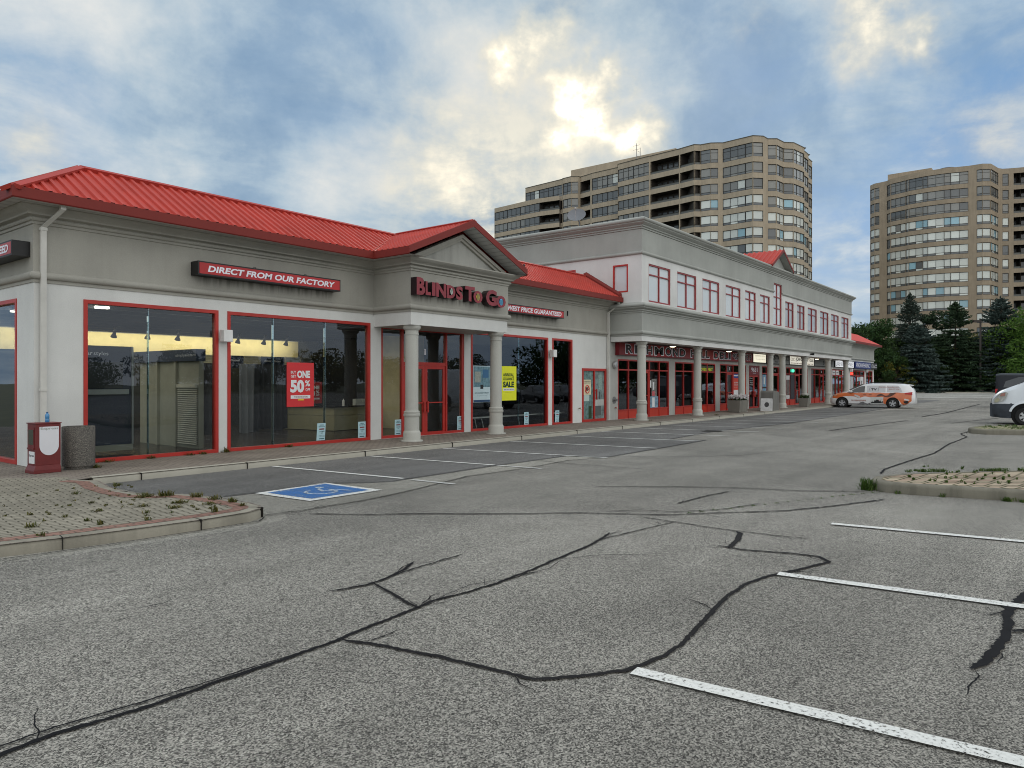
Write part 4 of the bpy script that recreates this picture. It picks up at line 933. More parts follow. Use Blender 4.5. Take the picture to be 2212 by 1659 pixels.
# colonnade posters
PZ = YF+.02
poster('notice_sheet', 'white sheet taped beside the deli door', 29.76, 29.92, 1.45, 1.78, PZ, M_WP, cat='notice'); 
a_ = poster('deli_leaflets', 'cluster of overlapping leaflets in the deli window right of the door', 29.95, 30.45, 1.05, 1.85, PZ, paint('leaflet_mix', (.25, .25, .24), .5, var=.8, vs=14), cat='leaflets', patches=[('pink_sheet', (30.0, 30.25, 1.07, 1.28), paint('pink_sheet', (.6, .12, .14), .5)), ('white_sheet', (30.05, 30.2, 1.35, 1.7), M_WP)])
poster('water_cooler_print', 'blue and white advert low in the deli window', 29.82, 30.6, .53, 1.05, PZ, paint('advert_blue', (.22, .36, .48), .5, var=.5, vs=8), cat='poster', patches=[('white_band', (30.0, 30.25, .56, 1.0), M_WP)])
poster('meat_sign', 'yellow green lettered sign high in the deli window behind the second column', 35.40, 37.1, 2.27, 2.55, PZ, paint('dull_glass_green', (.06, .07, .03), .4), [(M_YP, [('OVERS', (35.45, 36.15, 2.28, 2.44), .03), ('MEAT', (36.35, 36.95, 2.28, 2.44), .03)])], 'window sign')
poster('bank_poster', 'tall red poster with blue top and white figures beside door number 5', 39.95, 41.05, .55, 2.18, PZ, paint('bank_red', (.66, .06, .03), .45), [(M_WP, [('SEND MONEY', (40.0, 40.75, 1.62, 1.70), .01), ('WORLDWIDE', (40.0, 40.75, 1.50, 1.57), .01), ('fast and easy', (40.0, 40.7, 1.38, 1.43), 0)])], patches=[('blue_header', (39.97, 41.03, 1.92, 2.16), paint('bank_blue', (.02, .05, .30), .45)), ('white_stripe', (39.97, 41.03, 2.03, 2.10), M_WP), ('white_figure', (39.97, 40.9, .72, 1.25), M_WP), ('dark_band', (39.97, 41.0, .6, .70), paint('plum', (.10, .02, .08), .5))])
poster('orange_poster', 'tall orange poster right of the third column', 41.12, 41.82, .55, 2.18, PZ, paint('orange_face', (.70, .13, .02), .45, var=.3), patches=[('white_mark', (41.3, 41.7, .95, 1.15), M_WP)])
poster('blue_panel_poster', 'light blue poster pair in the window left of door number 4', 44.68, 45.45, .60, 2.15, PZ, paint('sky_blue_face', (.20, .42, .60), .45, var=.3), patches=[('dark_gap', (44.68, 45.45, 1.30, 1.40), M_BLACK), ('white_text', (44.95, 45.3, .7, 1.0), M_WP), ('white_swirl', (44.95, 45.2, 1.55, 2.0), M_WP)])
poster('model_poster', 'tall grey portrait poster in the optician window', 49.35, 50.1, .55, 2.15, PZ, paint('portrait_face', (.22, .17, .16), .5, var=.8, vs=6), patches=[('white_head', (49.37, 50.08, 1.85, 2.13), M_WP), ('white_foot', (49.37, 50.08, .57, .8), M_WP)])
poster('dark_portrait', 'tall black portrait poster beside the optician door', 50.3, 51.2, .55, 2.18, PZ, paint('black_portrait', (.03, .03, .04), .5, var=.5, vs=5))
s = thing('spectacles_light', (50.8, PZ, 2.35), 'green glowing spectacles light above the optician window', 'neon light')
a = MB()
for x in (50.65, 50.98): a.lathe((x, PZ-.02, 2.46), [(.10, 0), (.115, .02)], 16, axis='Y')
a.build('lens', paint('neon_green', (.10, 1.0, .55), .5, emis=1.3), s)
a = MB(); a.box(50.79, PZ-.03, 2.45, 50.84, PZ+.0, 2.48); a.build('bridge', M_WTRIM, s)
for i, (xa, xb, lab) in enumerate(((60.98, 61.85, 'leftmost white sheet in the top lights of the bakery'), (62.05, 62.9, 'second white sheet in the top lights of the bakery, with big figures'), (64.1, 64.95, 'third white sheet in the top lights of the bakery, right of its door'), (65.1, 65.8, 'rightmost white sheet in the top lights of the bakery'))):
    poster('window_sheet', lab, xa, xb, 2.27, 2.62, PZ, M_WP, [(M_BLACK, [(('HALAL', 'OPEN 7', 'FRESH', 'NAN')[i], (xa+.1, xb-.1, 2.38, 2.5), .02)])], 'notice', 'white sheets in the top lights of the bakery')
poster('pharmacy_drawing', 'white panel with a line drawing left of the pharmacy door', 66.75, 67.75, .55, 2.15, PZ, paint('pale_drawing', (.55, .60, .62), .5, var=.6, vs=9)); poster('pharmacy_figure', 'white panel with a dark figure right of the pharmacy door', 70.4, 71.6, .55, 2.15, PZ, M_WP, patches=[('figure', (70.8, 71.1, .9, 1.8), M_BLACK)])
poster('pharmacy_notice', 'small white notice on the pharmacy door', 69.15, 69.6, 1.75, 2.1, YF-.0, M_WP, cat='notice'); poster('pharmacy_blue_notice', 'small blue and white notice right of the pharmacy door', 69.75, 70.15, 1.75, 2.12, YF-.0, paint('cyan_notice', (.25, .5, .62), .5), cat='notice')
s = thing('open_light', (67.1, PZ, 2.3), 'red glowing sign in the top light of the pharmacy', 'neon light'); a = MB(); a.box(66.75, PZ-.03, 2.32, 67.6, PZ-.01, 2.5); a.build('tube', paint('neon_red', (1, .05, .03), .5, emis=2.2), s)
# wall lamps ------------------------------------------------------------------
def wlamp(x, z, lab, y=YF, group='white box wall lamps on the corner shop'):
    s = thing('wall_lamp', (x, y, z), lab, 'wall lamp', group)
    a = MB(); a.box(x-.11, y-.24, z, x+.11, y-.06, z+.27); o = a.build('shade', M_WTRIM, s); bv = o.modifiers.new('bevel', 'BEVEL'); bv.width = .012; bv.segments = 2
    a = MB(); a.box(x-.04, y-.06, z+.06, x+.04, y-.001, z+.16); a.build('bracket', M_PIPE, s)
wlamp(8.91, 2.62, 'white box lamp on the wall strip between the two biggest windows'); wlamp(21.84, 2.62, 'white box lamp on the wall strip left of the narrow window')
wlamp(67.0-.6, 2.55, 'white box lamp left of the pharmacy window', group=None); wlamp(72.2, 2.55, 'white box lamp right of the pharmacy window', group=None)
s = thing('alarm_bell', (26.5, YF, 2.2), 'round grey fire bell on the wall at the start of the colonnade', 'alarm bell'); a = MB(); a.lathe((26.50, YF-.10, 2.42), [(.06, -.03), (.13, -.02), (.15, .03), (.15, .06)], 20, axis='Y'); a.build('gong', paint('bell_grey', (.5, .5, .5), .35, .6), s, smooth=True); a = MB(); a.box(26.42, YF-.04, 2.34, 26.58, YF-.001, 2.50); a.build('base', M_DRED, s)
s = thing('hose_valve', (26.5, YF, .8), 'round sprinkler hose valve on the wall below the fire bell', 'valve'); a = MB(); a.lathe((26.52, YF-.02, .95), [(.15, 0), (.15, .018)], 20, axis='Y'); a.build('plate', paint('steel_dull', (.3, .3, .3), .4, .7), s, smooth=True); a = MB(); a.lathe((26.52, YF-.16, .95), [(.055, 0), (.055, .10), (.04, .11), (.04, .138)], 12, axis='Y'); a.build('nozzle', paint('steel_dull', (.3, .3, .3), .4, .7), s, smooth=True)
s = thing('hose_tap', (26.6, YF, .55), 'small garden tap low on the wall below the hose valve', 'tap'); a = MB(); a.tube([(26.55, YF-.001, .62), (26.55, YF-.10, .62), (26.55, YF-.13, .57)], .014); a.build('spout', paint('brass_dull', (.35, .28, .16), .4, .7), s); a = MB(); a.box(26.50, YF-.09, .635, 26.60, YF-.06, .65); a.build('handle', M_RED, s)
s = thing('hose_tap', (23.75, YF, .6), 'small tap on the white wall just left of the service door', 'tap'); a = MB(); a.tube([(23.78, YF-.001, .68), (23.78, YF-.09, .68), (23.78, YF-.12, .63)], .014); a.build('spout', paint('brass_dull', (.35, .28, .16), .4, .7), s); a = MB(); a.box(23.73, YF-.08, .695, 23.83, YF-.05, .71); a.build('handle', M_BLACK, s)
s = thing('security_camera', (49.6, YP, 3.5), 'small dark camera on the white beam of the colonnade', 'security camera'); a = MB(); a.lathe((49.6, YP-.25, 3.52), [(.08, 0), (.07, .1), (.04, .24)], 12, axis='Y'); a.build('body', M_BLACK, s, smooth=True)
a = MB(); a.box(22.93, YF-.06, 4.22, 22.96, YF-.022, 4.40); solo(a, 'sign_bracket', M_BLACK, 'short dark metal bracket left on the grey band right of the price sign', 'bracket')
# satellite dish on the parapet
s = thing('satellite_dish', (26.35, 16.9, 8.35), 'grey satellite dish on a bent mast on the two storey parapet', 'satellite dish')
a = MB(); ctr = Vector((26.2, 16.9, 8.82)); nrm = Vector((-.75, -.35, .55)).normalized(); u_ = nrm.cross(Vector((0, 0, 1))).normalized(); v_ = nrm.cross(u_)
vs = []; fs = []; n = 24
for j in range(6):
    r_ = .40*j/5
    for k_ in range(n):
        q = 2*math.pi*k_/n; vs.append(ctr+u_*r_*math.cos(q)+v_*r_*.92*math.sin(q)+nrm*(r_*r_*.55))
for j in range(5):
    for k_ in range(n): fs.append((j*n+k_, j*n+(k_+1) % n, (j+1)*n+(k_+1) % n, (j+1)*n+k_))
a.add(vs, fs); a.build('reflector', paint('dish_grey', (.18, .19, .21), .5), s, smooth=True)
a = MB(); a.tube([(26.45, 16.9, 8.35), (26.45, 16.92, 8.6), ctr-nrm*.02], .025); a.build('mast', paint('dish_grey', (.18, .19, .21), .5), s)
a = MB(); a.tube([ctr-v_*-.36+nrm*.05, ctr+nrm*.42], .012); a.tube([ctr+nrm*.36, ctr+nrm*.48], .04); a.build('feed_arm', paint('feed_grey', (.4, .4, .4), .5), s)
# ================================================================== ground
def asphalt(name, dark, mid, light, warmth=1.0):
    m, t = nt_new(name)
    pos = N(t, 'ShaderNodeNewGeometry').outputs['Position']
    v = N(t, 'ShaderNodeTexVoronoi', i={'Scale': 125.0, 'Randomness': 1.0}); L(t, pos, v.inputs['Vector'])
    vs = N(t, 'ShaderNodeSeparateColor'); L(t, v.outputs['Color'], vs.inputs[0])
    n1 = noise(t, pos, 150, 3, .65); n2 = noise(t, pos, 55, 4, .7)
    agg = mth(t, 'ADD', mth(t, 'MULTIPLY', vs.outputs[0], .50), mth(t, 'ADD', mth(t, 'MULTIPLY', n1, .60), mth(t, 'MULTIPLY', n2, .18)))
    c = ramp(t, agg, [(.34, dark), (.56, mid), (.80, light), (.95, tuple(x*1.35 for x in light))])
    big = noise(t, pos, .16, 5, .6, .3); mid_ = noise(t, pos, .9, 5, .6)
    c = mixc(t, 1, c, ramp(t, big, [(.32, .70), (.5, .94), (.66, 1.18)]), 'MULTIPLY')
    c = mixc(t, 1, c, ramp(t, mid_, [(.3, .88), (.7, 1.08)]), 'MULTIPLY')
    grit = noise(t, pos, 17, 3, .75)
    c = mixc(t, 1, c, ramp(t, grit, [(.36, .90), (.64, 1.08)]), 'MULTIPLY')
    # faint tyre tracks and drip lines running with the lane
    trk = noise(t, scaled(t, pos, (.12, 1.5, 1)), 1.0, 4, .5)
    c = mixc(t, 1, c, ramp(t, trk, [(.35, .88), (.6, 1.04)]), 'MULTIPLY')
    spots = N(t, 'ShaderNodeTexVoronoi', i={'Scale': .9, 'Randomness': 1.0}); L(t, pos, spots.inputs['Vector'])
    sp = ramp(t, mth(t, 'ADD', spots.outputs['Distance'], mth(t, 'MULTIPLY', n2, .05)), [(.05, .55), (.075, 1.0)])
    c = mixc(t, 1, c, sp, 'MULTIPLY')
    finish(t, c, .88, 0, .25, bump=agg, bstr=.55, bdist=.006)
    return m
M_ASPH = asphalt('asphalt', (.018, .017, .0155), (.148, .141, .127), (.40, .38, .338))
M_ASPH2 = asphalt('newer_asphalt', (.03, .03, .03), (.115, .112, .11), (.24, .235, .225))
M_ASPH3 = asphalt('worn_asphalt', (.06, .058, .05), (.235, .227, .20), (.44, .42, .37))
mb = MB(); mb.quad((-400, -400, 0), (600, -400, 0), (600, 600, 0), (-400, 600, 0))
g_ = mb.build('ground', paint('verge_soil', (.10, .10, .05), .9, var=.4, vs=.4, grain=20), kind='structure')
mb = MB(); mb.add([(-45, -60, .004), (155, -60, .004), (132.5, 6.0, .004), (119.5, 23.0, .004), (110, 32, .004), (77, 32, .004), (77, 12.9, .004), (-45, 12.9, .004)], [tuple(range(8))])
mb.build('parking_lot', M_ASPH, kind='structure')
patch = [(5.32, 12.9), (5.3, 11.2), (5.5, 11.0), (5.85, 10.05), (6.13, 10.01), (6.45, 9.97), (7.69, 9.96), (8.25, 9.43), (8.55, 9.25), (8.99, 9.3), (11.29, 9.36), (12.69, 9.31), (13.96, 9.27), (14.19, 8.4), (16.94, 8.44), (20.18, 8.53), (19.83, 9.53), (23.97, 9.79), (30.3, 9.3), (40.4, 9.3), (50, 9.5), (62.6, 9.8), (77, 9.8), (77, 12.9)]
mb = MB(); mb.poly([(x, y, .008) for x, y in patch]); mb.build('stall_asphalt', M_ASPH2, kind='structure')
worn = [(5.9, 9.95), (7.7, 9.94), (8.25, 9.40), (9.0, 9.27), (12.69, 9.28), (13.94, 9.24), (14.17, 8.4), (13.25, 8.74), (11.25, 8.61), (9.86, 8.71), (8.18, 8.31), (7.07, 8.13), (5.9, 8.13), (5.5, 8.4), (5.6, 9.0)]
mb = MB(); mb.poly([(x, y, .007) for x, y in worn]); mb.build('worn_asphalt_strip', M_ASPH3, kind='structure')
mb = MB(); mb.sweep([(5.42, 9.3), (5.43, 8.6), (5.38, 8.3), (5.26, 8.12), (5.02, 8.0), (4.45, 7.99), (3.72, 8.08), (3.0, 8.20), (2.0, 8.46), (0, 9.0), (-8, 11.1)], [(-.30, .0064), (.02, .0064)], cap=False); mb.build('kerb_grit', M_ASPH3, kind='structure')
# tar lines
M_TAR = paint('tar', (.009, .009, .011), .8, 0, .3, 6, spec=.12)
def tar_strip(mb, pts, w, z, rnd, jit=.34):
    P = [Vector((x, y)) for x, y in pts]
    # resample
    Q = []
    for a, b in zip(P[:-1], P[1:]):
        n = max(1, min(90, int((b-a).length/.03)))
        for i in range(n): Q.append(a.lerp(b, i/n))
    Q.append(P[-1]); n = len(Q); vs = []; off = 0; wv_ = 0
    for i, q in enumerate(Q):
        d = (Q[min(i+1, n-1)]-Q[max(i-1, 0)]); d = d.normalized() if d.length > 1e-6 else Vector((1, 0)); s = Vector((-d.y, d.x))
        off = off*.9+rnd.uniform(-.005, .005); wv_ = wv_*.9+rnd.uniform(-.12, .12)
        taper = min(1, (i+1)/4, (n-i)/4)
        w1 = w*.5*max(.25, 1+wv_+rnd.uniform(-jit, jit))*taper; w2 = w*.5*max(.25, 1-wv_*.6+rnd.uniform(-jit, jit))*taper; c = q+s*off
        vs += [(c.x+s.x*w1, c.y+s.y*w1, z), (c.x-s.x*w2, c.y-s.y*w2, z)]
    mb.add(vs, [(2*i, 2*i+1, 2*i+3, 2*i+2) for i in range(n-1)])
CR = [(.035, [(-.2, 4.0), (1.18, 3.91), (1.42, 3.93), (1.87, 3.88), (2.38, 3.87), (3.1, 3.87), (3.59, 3.93), (4.11, 3.97), (4.8, 3.89), (5.59, 3.95), (6.62, 4.04), (7.19, 4.19)]),
(.015, [(1.1, 3.99), (1.44, 4.0), (1.89, 3.94), (2.26, 3.92), (2.76, 3.885)]), (.018, [(6.66, 4.1), (7.33, 4.01), (8.06, 3.91), (8.26, 3.88)]),
(.036, [(3.1, 3.87), (3.21, 3.52), (3.29, 3.14), (3.35, 2.68), (3.38, 2.47), (3.57, 2.29), (3.81, 2.12), (4.11, 2.05), (4.47, 2.04), (5.01, 2.1), (5.58, 2.19), (6.05, 2.21), (6.44, 2.15), (6.78, 2.01), (7.29, 1.85), (7.45, 1.99), (7.42, 2.29), (7.27, 2.7), (7.32, 2.98)]),
(.06, [(7.25, 2.82), (7.66, 2.9), (8.04, 2.98), (8.13, 3.08)]), (.022, [(8.25, 4.39), (8.19, 3.79), (8.14, 3.06), (8.17, 2.62), (8.24, 2.29)]),
(.03, [(3.76, 4.83), (4.06, 4.73), (4.35, 4.76), (4.63, 4.85), (4.88, 4.99)]), (.02, [(4.35, 4.76), (4.72, 4.79), (5.38, 4.81)]), (.03, [(4.15, 4.73), (4.02, 4.35), (3.94, 4.1), (3.91, 3.95), (4.0, 3.97)]),
(.035, [(5.8, 7.84), (6.24, 7.18), (6.67, 6.77), (7.24, 5.99), (8.0, 5.13), (8.58, 4.16), (9.15, 3.65), (9.84, 3.03), (10.6, 2.64), (11.68, 2.21)]), (.022, [(8.27, 4.94), (8.66, 4.61), (8.84, 4.16), (9.41, 3.75), (10.16, 3.51)]),
(.035, [(10.15, 6.2), (10.92, 5.21), (11.42, 4.4), (11.76, 3.41), (12.28, 2.59)]), (.03, [(9.45, 4.43), (10.42, 4.37), (11.02, 4.28)]),
(.02, [(5.87, 8.13), (7.07, 8.13), (8.18, 8.31), (9.86, 8.71), (11.25, 8.61), (13.25, 8.74), (14.47, 8.28), (15.44, 7.03), (16.52, 6.14), (17.69, 5.88), (18.56, 5.33)]),
(.06, [(7.3, .2), (7.17, 0.32), (6.77, 0.36), (6.48, 0.39), (6.11, 0.37), (5.65, 0.39), (5.32, 0.44), (5.09, 0.49)]), (.045, [(6.84, 0.47), (6.5, 0.39)]), (.05, [(6.04, 0.37), (6.18, 0.2), (6.3, 0.0)]), (.01, [(5.09, 0.48), (5.0, 0.45), (4.78, 0.47), (4.64, 0.47)]),
(.04, [(14.83, 2.86), (15.65, 2.96), (17.48, 2.86), (19.91, 2.67), (23.07, 2.76), (26.29, 2.65), (27.76, 2.99), (31.81, 2.77)]), (.012, [(5.75, 3.94), (6.11, 3.74), (6.63, 3.2)]),
(.06, [(26.75, 6.81), (29.56, 6.53), (35.8, 5.84)]), (.08, [(39.94, 5.92), (45.34, 5.62), (65.52, 5.76)]), (.01, [(4.11, 3.97), (4.58, 4.04), (4.97, 3.91), (5.44, 3.81), (5.74, 3.89)]), (.025, [(12.74, 9.24), (12.66, 8.35), (12.7, 7.37), (12.75, 6.68)]), (.05, [(34.54, 4.05), (37.11, 3.57), (43.25, 2.42)]),
(.02, patch[3:13]), (.025, patch[12:18]), (.03, patch[17:22]), (.018, [(5.3, 8.1), (5.1, 7.9), (3.5, 8.0), (2.2, 8.2)]),
(.02, [(5.35, 8.2), (5.9, 8.1)]), (.015, [(22, 5.2), (26, 4.6), (27, 3.4)]), (.012, [(2.55, 5.6), (2.75, 5.55), (2.86, 5.6)]), (.012, [(2.3, 5.4), (2.45, 5.42)])]
rnd = random.Random(3); mb = MB()
for i, (w, pts) in enumerate(CR): tar_strip(mb, pts, w, .0125+.0003*i, rnd)
for w, pts in CR:
    if w < .018: continue
    for a_, b_ in zip(pts[:-1], pts[1:]):
        if a_[0] > 16: continue
        for _ in range(2):
            if rnd.random() > .3: continue
            f = rnd.random(); x = a_[0]+(b_[0]-a_[0])*f; y = a_[1]+(b_[1]-a_[1])*f; g = math.atan2(b_[1]-a_[1], b_[0]-a_[0])+rnd.choice((-1, 1))*rnd.uniform(.25, 1.1); p_ = [(x, y)]
            for k_ in range(rnd.randint(2, 4)):
                x += math.cos(g)*rnd.uniform(.05, .12); y += math.sin(g)*rnd.uniform(.05, .12); g += rnd.uniform(-.6, .6); p_.append((x, y))
            tar_strip(mb, p_, rnd.uniform(.006, .014), .0118, rnd, .5)
mb.build('tar_lines', M_TAR, kind='structure')
# painted lines
def marking(name, col, wear):
    m, t = nt_new(name); pos = N(t, 'ShaderNodeNewGeometry').outputs['Position']
    n1 = noise(t, pos, 45, 4, .7); n2 = noise(t, pos, 3, 3, .6)
    b = N(t, 'ShaderNodeBsdfPrincipled', i={'Roughness': .7}); b.inputs['Base Color'].default_value = (*col, 1)
    c = mixc(t, 1, col, ramp(t, n1, [(.3, .75), (.6, 1.0)]), 'MULTIPLY'); L(t, c, b.inputs['Base Color'])
    tr = N(t, 'ShaderNodeBsdfTransparent'); mx = N(t, 'ShaderNodeMixShader')
    a = ramp(t, mth(t, 'ADD', mth(t, 'MULTIPLY', n1, .8), mth(t, 'MULTIPLY', n2, .2)), [(wear, 0), (wear+.04, 1)])
    L(t, a, mx.inputs[0]); L(t, tr.outputs[0], mx.inputs[1]); L(t, b.outputs[0], mx.inputs[2])
    o = N(t, 'ShaderNodeOutputMaterial'); L(t, mx.outputs[0], o.inputs[0]); return m
M_LINE = marking('line_paint', (.72, .72, .69), .40); M_LINE2 = marking('worn_line_paint', (.58, .58, .56), .43)
def pline(x0, y0, x1, y1, w, m, z=.018):
    d = (Vector((x1, y1))-Vector((x0, y0))).normalized()*w/2; s = Vector((-d.y, d.x))
    mb = MB(); mb.quad((x0+s.x, y0+s.y, z), (x0-s.x, y0-s.y, z), (x1-s.x, y1-s.y, z), (x1+s.x, y1+s.y, z)); mb.build('parking_line', m, kind='structure')
pline(8.58, 12.8, 8.91, 9.38, .10, M_LINE); pline(8.9, 9.15, 8.95, 8.2, .10, M_LINE2)
pline(11.12, 12.8, 11.49, 9.42, .10, M_LINE); pline(11.5, 9.35, 11.6, 8.3, .10, M_LINE2)
pline(13.55, 12.8, 14.15, 8.3, .10, M_LINE); pline(16.35, 12.8, 16.94, 8.44, .10, M_LINE)
for x0 in (19.0, 21.4, 23.8, 26.2, 28.6, 31.0, 33.4, 35.8, 38.2, 40.7, 43.2, 45.7, 48.2, 54.6, 57.2, 60, 62.6): pline(x0, 12.8, x0+.75, 8.5, .10, M_LINE if x0 < 24 else M_LINE2)
pline(3.83, 2.07, 4.28, -3.2, .115, M_LINE); pline(6.56, 2.10, 7.1, -3.0, .12, M_LINE); pline(9.26, 2.33, 9.9, -2.8, .12, M_LINE); pline(1.2, 1.6, 1.5, -3.4, .12, M_LINE); pline(15.0, -3, 22, -3.2, .1, M_LINE2)
for x0 in (80, 83, 86): pline(x0+18, 14-(x0-80)*.5, x0+23, 9-(x0-80)*.6, .12, M_LINE2)
# wheelchair space marking
mb = MB(); mb.poly([(x, y, .0185) for x, y in ((6.33, 9.93), (7.72, 10.02), (7.76, 8.65), (6.40, 8.66))]); mb.build('wheelchair_border', M_LINE, kind='structure')
mb = MB(); mb.poly([(x, y, .0225) for x, y in ((6.46, 9.80), (7.62, 9.89), (7.62, 8.79), (6.53, 8.80))]); mb.build('wheelchair_field', marking('blue_paint', (.03, .15, .42), .43), kind='structure')
mb = MB()   # the wheelchair symbol, seen from the lane
def ring(cx, cy, r0, r1, a0, a1, n=24, z=.0265):
    for i in range(n):
        a = R(a0+(a1-a0)*i/n); b = R(a0+(a1-a0)*(i+1)/n)
        mb.quad((cx+r0*math.cos(a), cy+r0*math.sin(a), z), (cx+r1*math.cos(a), cy+r1*math.sin(a), z), (cx+r1*math.cos(b), cy+r1*math.sin(b), z), (cx+r0*math.cos(b), cy+r0*math.sin(b), z))
ring(7.02, 9.22, .20, .26, 100, 380); ring(7.28, 9.60, 0, .07, 0, 360)
mb.quad((7.14, 9.48, .027), (7.22, 9.52, .027), (7.10, 9.22, .027), (7.03, 9.22, .027)); mb.quad((7.07, 9.21, .0275), (7.07, 9.27, .0275), (7.34, 9.17, .0275), (7.33, 9.11, .0275)); mb.quad((7.29, 9.14, .028), (7.35, 9.14, .028), (7.42, 8.95, .028), (7.36, 8.93, .028))
mb.build('wheelchair_symbol', marking('symbol_paint', (.55, .62, .66), .47), kind='structure')
# pavement along the shops -----------------------------------------------------
def kerb(path, name='kerb', w=.16, h=.13, closed=False, joints=None, mat=None, z0=-.02):
    prof = [(0, z0), (.0, h-.045), (-.012, h-.02), (-.035, h-.003), (-.06, h+.002), (-w, h+.002), (-w, z0)]
    mb = MB(); mb.sweep(path, prof); return mb.build(name, mat or M_CONC, kind='structure', smooth=True, angle=35)
M_KERB = stucco('weathered_kerb', (.30, .28, .23), .5)
# sidewalk slab of paver bricks
def paver(name, c1, c2, mortar, scale=1.0, rot=0, bw=.2, rh=.1, mo=.010):
    m, t = nt_new(name); pos = N(t, 'ShaderNodeNewGeometry').outputs['Position']
    b = N(t, 'ShaderNodeTexBrick', i={'Scale': scale, 'Mortar Size': mo, 'Mortar Smooth': .3, 'Bias': 0.0, 'Brick Width': bw, 'Row Height': rh}); L(t, scaled(t, pos, (1, 1, 1), (0, 0, 0), (0, 0, rot)), b.inputs['Vector'])
    b.inputs['Color1'].default_value = (*c1, 1); b.inputs['Color2'].default_value = (*c2, 1); b.inputs['Mortar'].default_value = (*mortar, 1)
    n1 = noise(t, pos, 90, 3, .6); n2 = noise(t, pos, .8, 5, .6); n3 = noise(t, pos, 9, 4, .6)
    c = mixc(t, 1, b.outputs['Color'], ramp(t, n1, [(.3, .85), (.7, 1.1)]), 'MULTIPLY'); c = mixc(t, 1, c, ramp(t, n2, [(.3, .72), (.65, 1.1)]), 'MULTIPLY'); c = mixc(t, 1, c, ramp(t, n3, [(.3, .85), (.7, 1.05)]), 'MULTIPLY')
    finish(t, c, .9, 0, .2, bump=mth(t, 'SUBTRACT', n1, mth(t, 'MULTIPLY', b.outputs['Fac'], 3)), bstr=.4, bdist=.004); return m
M_WALK = paver('walk_pavers', (.25, .215, .18), (.29, .25, .21), (.12, .10, .09))
M_PLAZA = paver('plaza_pavers', (.285, .26, .21), (.335, .305, .245), (.10, .09, .065), rot=R(8))
M_BRICK = paver('red_border_bricks', (.29, .155, .125), (.33, .19, .15), (.13, .10, .08), rot=R(0))
IE = [(4.97, 12.9), (5.13, 12.45), (4.93, 11.6), (4.88, 11.0), (4.90, 10.5), (5.02, 10.25), (5.26, 10.1), (5.36, 9.6), (5.42, 9.05), (5.43, 8.6), (5.38, 8.3), (5.26, 8.12), (5.02, 8.0), (4.45, 7.99), (3.72, 8.08), (3.0, 8.20), (2.0, 8.46), (0, 9.0), (-8, 11.1)]
mb = MB(); w_ = .15
walk = [(x, y) for x, y in IE]
mb.poly([(x, y, .127) for x, y in [(77, 12.85), (77, YF+.05), (5.2, YF+.05), (5.2, 30), (-8, 30), (-8, 11.1+.1)]+list(reversed(IE[:-1]))])
mb.build('pavement', M_WALK, kind='structure')
plz = [(5.0, 13.3), (4.8, 12.8), (4.86, 12.2), (4.72, 11.4), (4.7, 10.8), (4.75, 10.3), (4.95, 10.1), (5.1, 9.95), (5.2, 9.0), (5.22, 8.6), (5.15, 8.3), (4.9, 8.17), (4.45, 8.16), (3.0, 8.38), (2.0, 8.62), (0, 9.2), (-8, 11.3), (-8, 15.2), (-2, 15.2), (3.6, 14.5)]
mb = MB(); mb.poly([(x, y, .131) for x, y in plz]); mb.build('plaza_paving', M_PLAZA, kind='structure')
mb = MB()
def band(pts, d0, d1, z): mb.sweep(pts, [(d0, z), (d1, z)], cap=False)
band(IE[9:], .15, .34, .135); band(IE[:10], .15, .34, .1355)
mb.build('brick_border', M_BRICK, kind='structure')
kerb([(77, 12.87), (45, 12.87), (30, 12.87), (4.99, 12.90)][::1][::-1], 'kerb') if False else None
# the path runs so that the road side is on the right of travel
kerb([(5.22, 12.90), (30, 12.88), (77, 12.88)], 'kerb', mat=M_CONC)
kerb(IE[::-1][:-1]+[(4.99, 12.95)], 'plaza_kerb', mat=M_KERB)
# joints of the kerb: dark narrow gaps
mb = MB()
def joint(x, y, ang, L_=.18, h=.134):
    c, s = math.cos(ang), math.sin(ang); px, py = -s, c
    t_ = .004
    q = [(x-c*.004*1-px*t_, y-s*.004-py*t_), (x+c*L_-px*t_, y+s*L_-py*t_), (x+c*L_+px*t_, y+s*L_+py*t_), (x-c*.004+px*t_, y-s*.004+py*t_)]
    mb.prism(q, 0.0, h+.0006)
for x in (6.0, 8.05, 11.05, 14.0, 17, 20, 23, 26, 29, 32, 35, 38): joint(x, 12.876, R(90))
joint(4.40, 7.985, R(90)); joint(3.02, 8.19, R(80)); joint(5.31, 8.15, R(125)); joint(1.6, 8.56, R(75)); joint(5.42, 8.9, R(180)); joint(4.87, 10.9, R(180))
mb.build('kerb_joints', paint('joint_dark', (.02, .018, .015), .9), kind='structure')
M_KERB2 = stucco('mossy_kerb', (.21, .195, .155), .6)
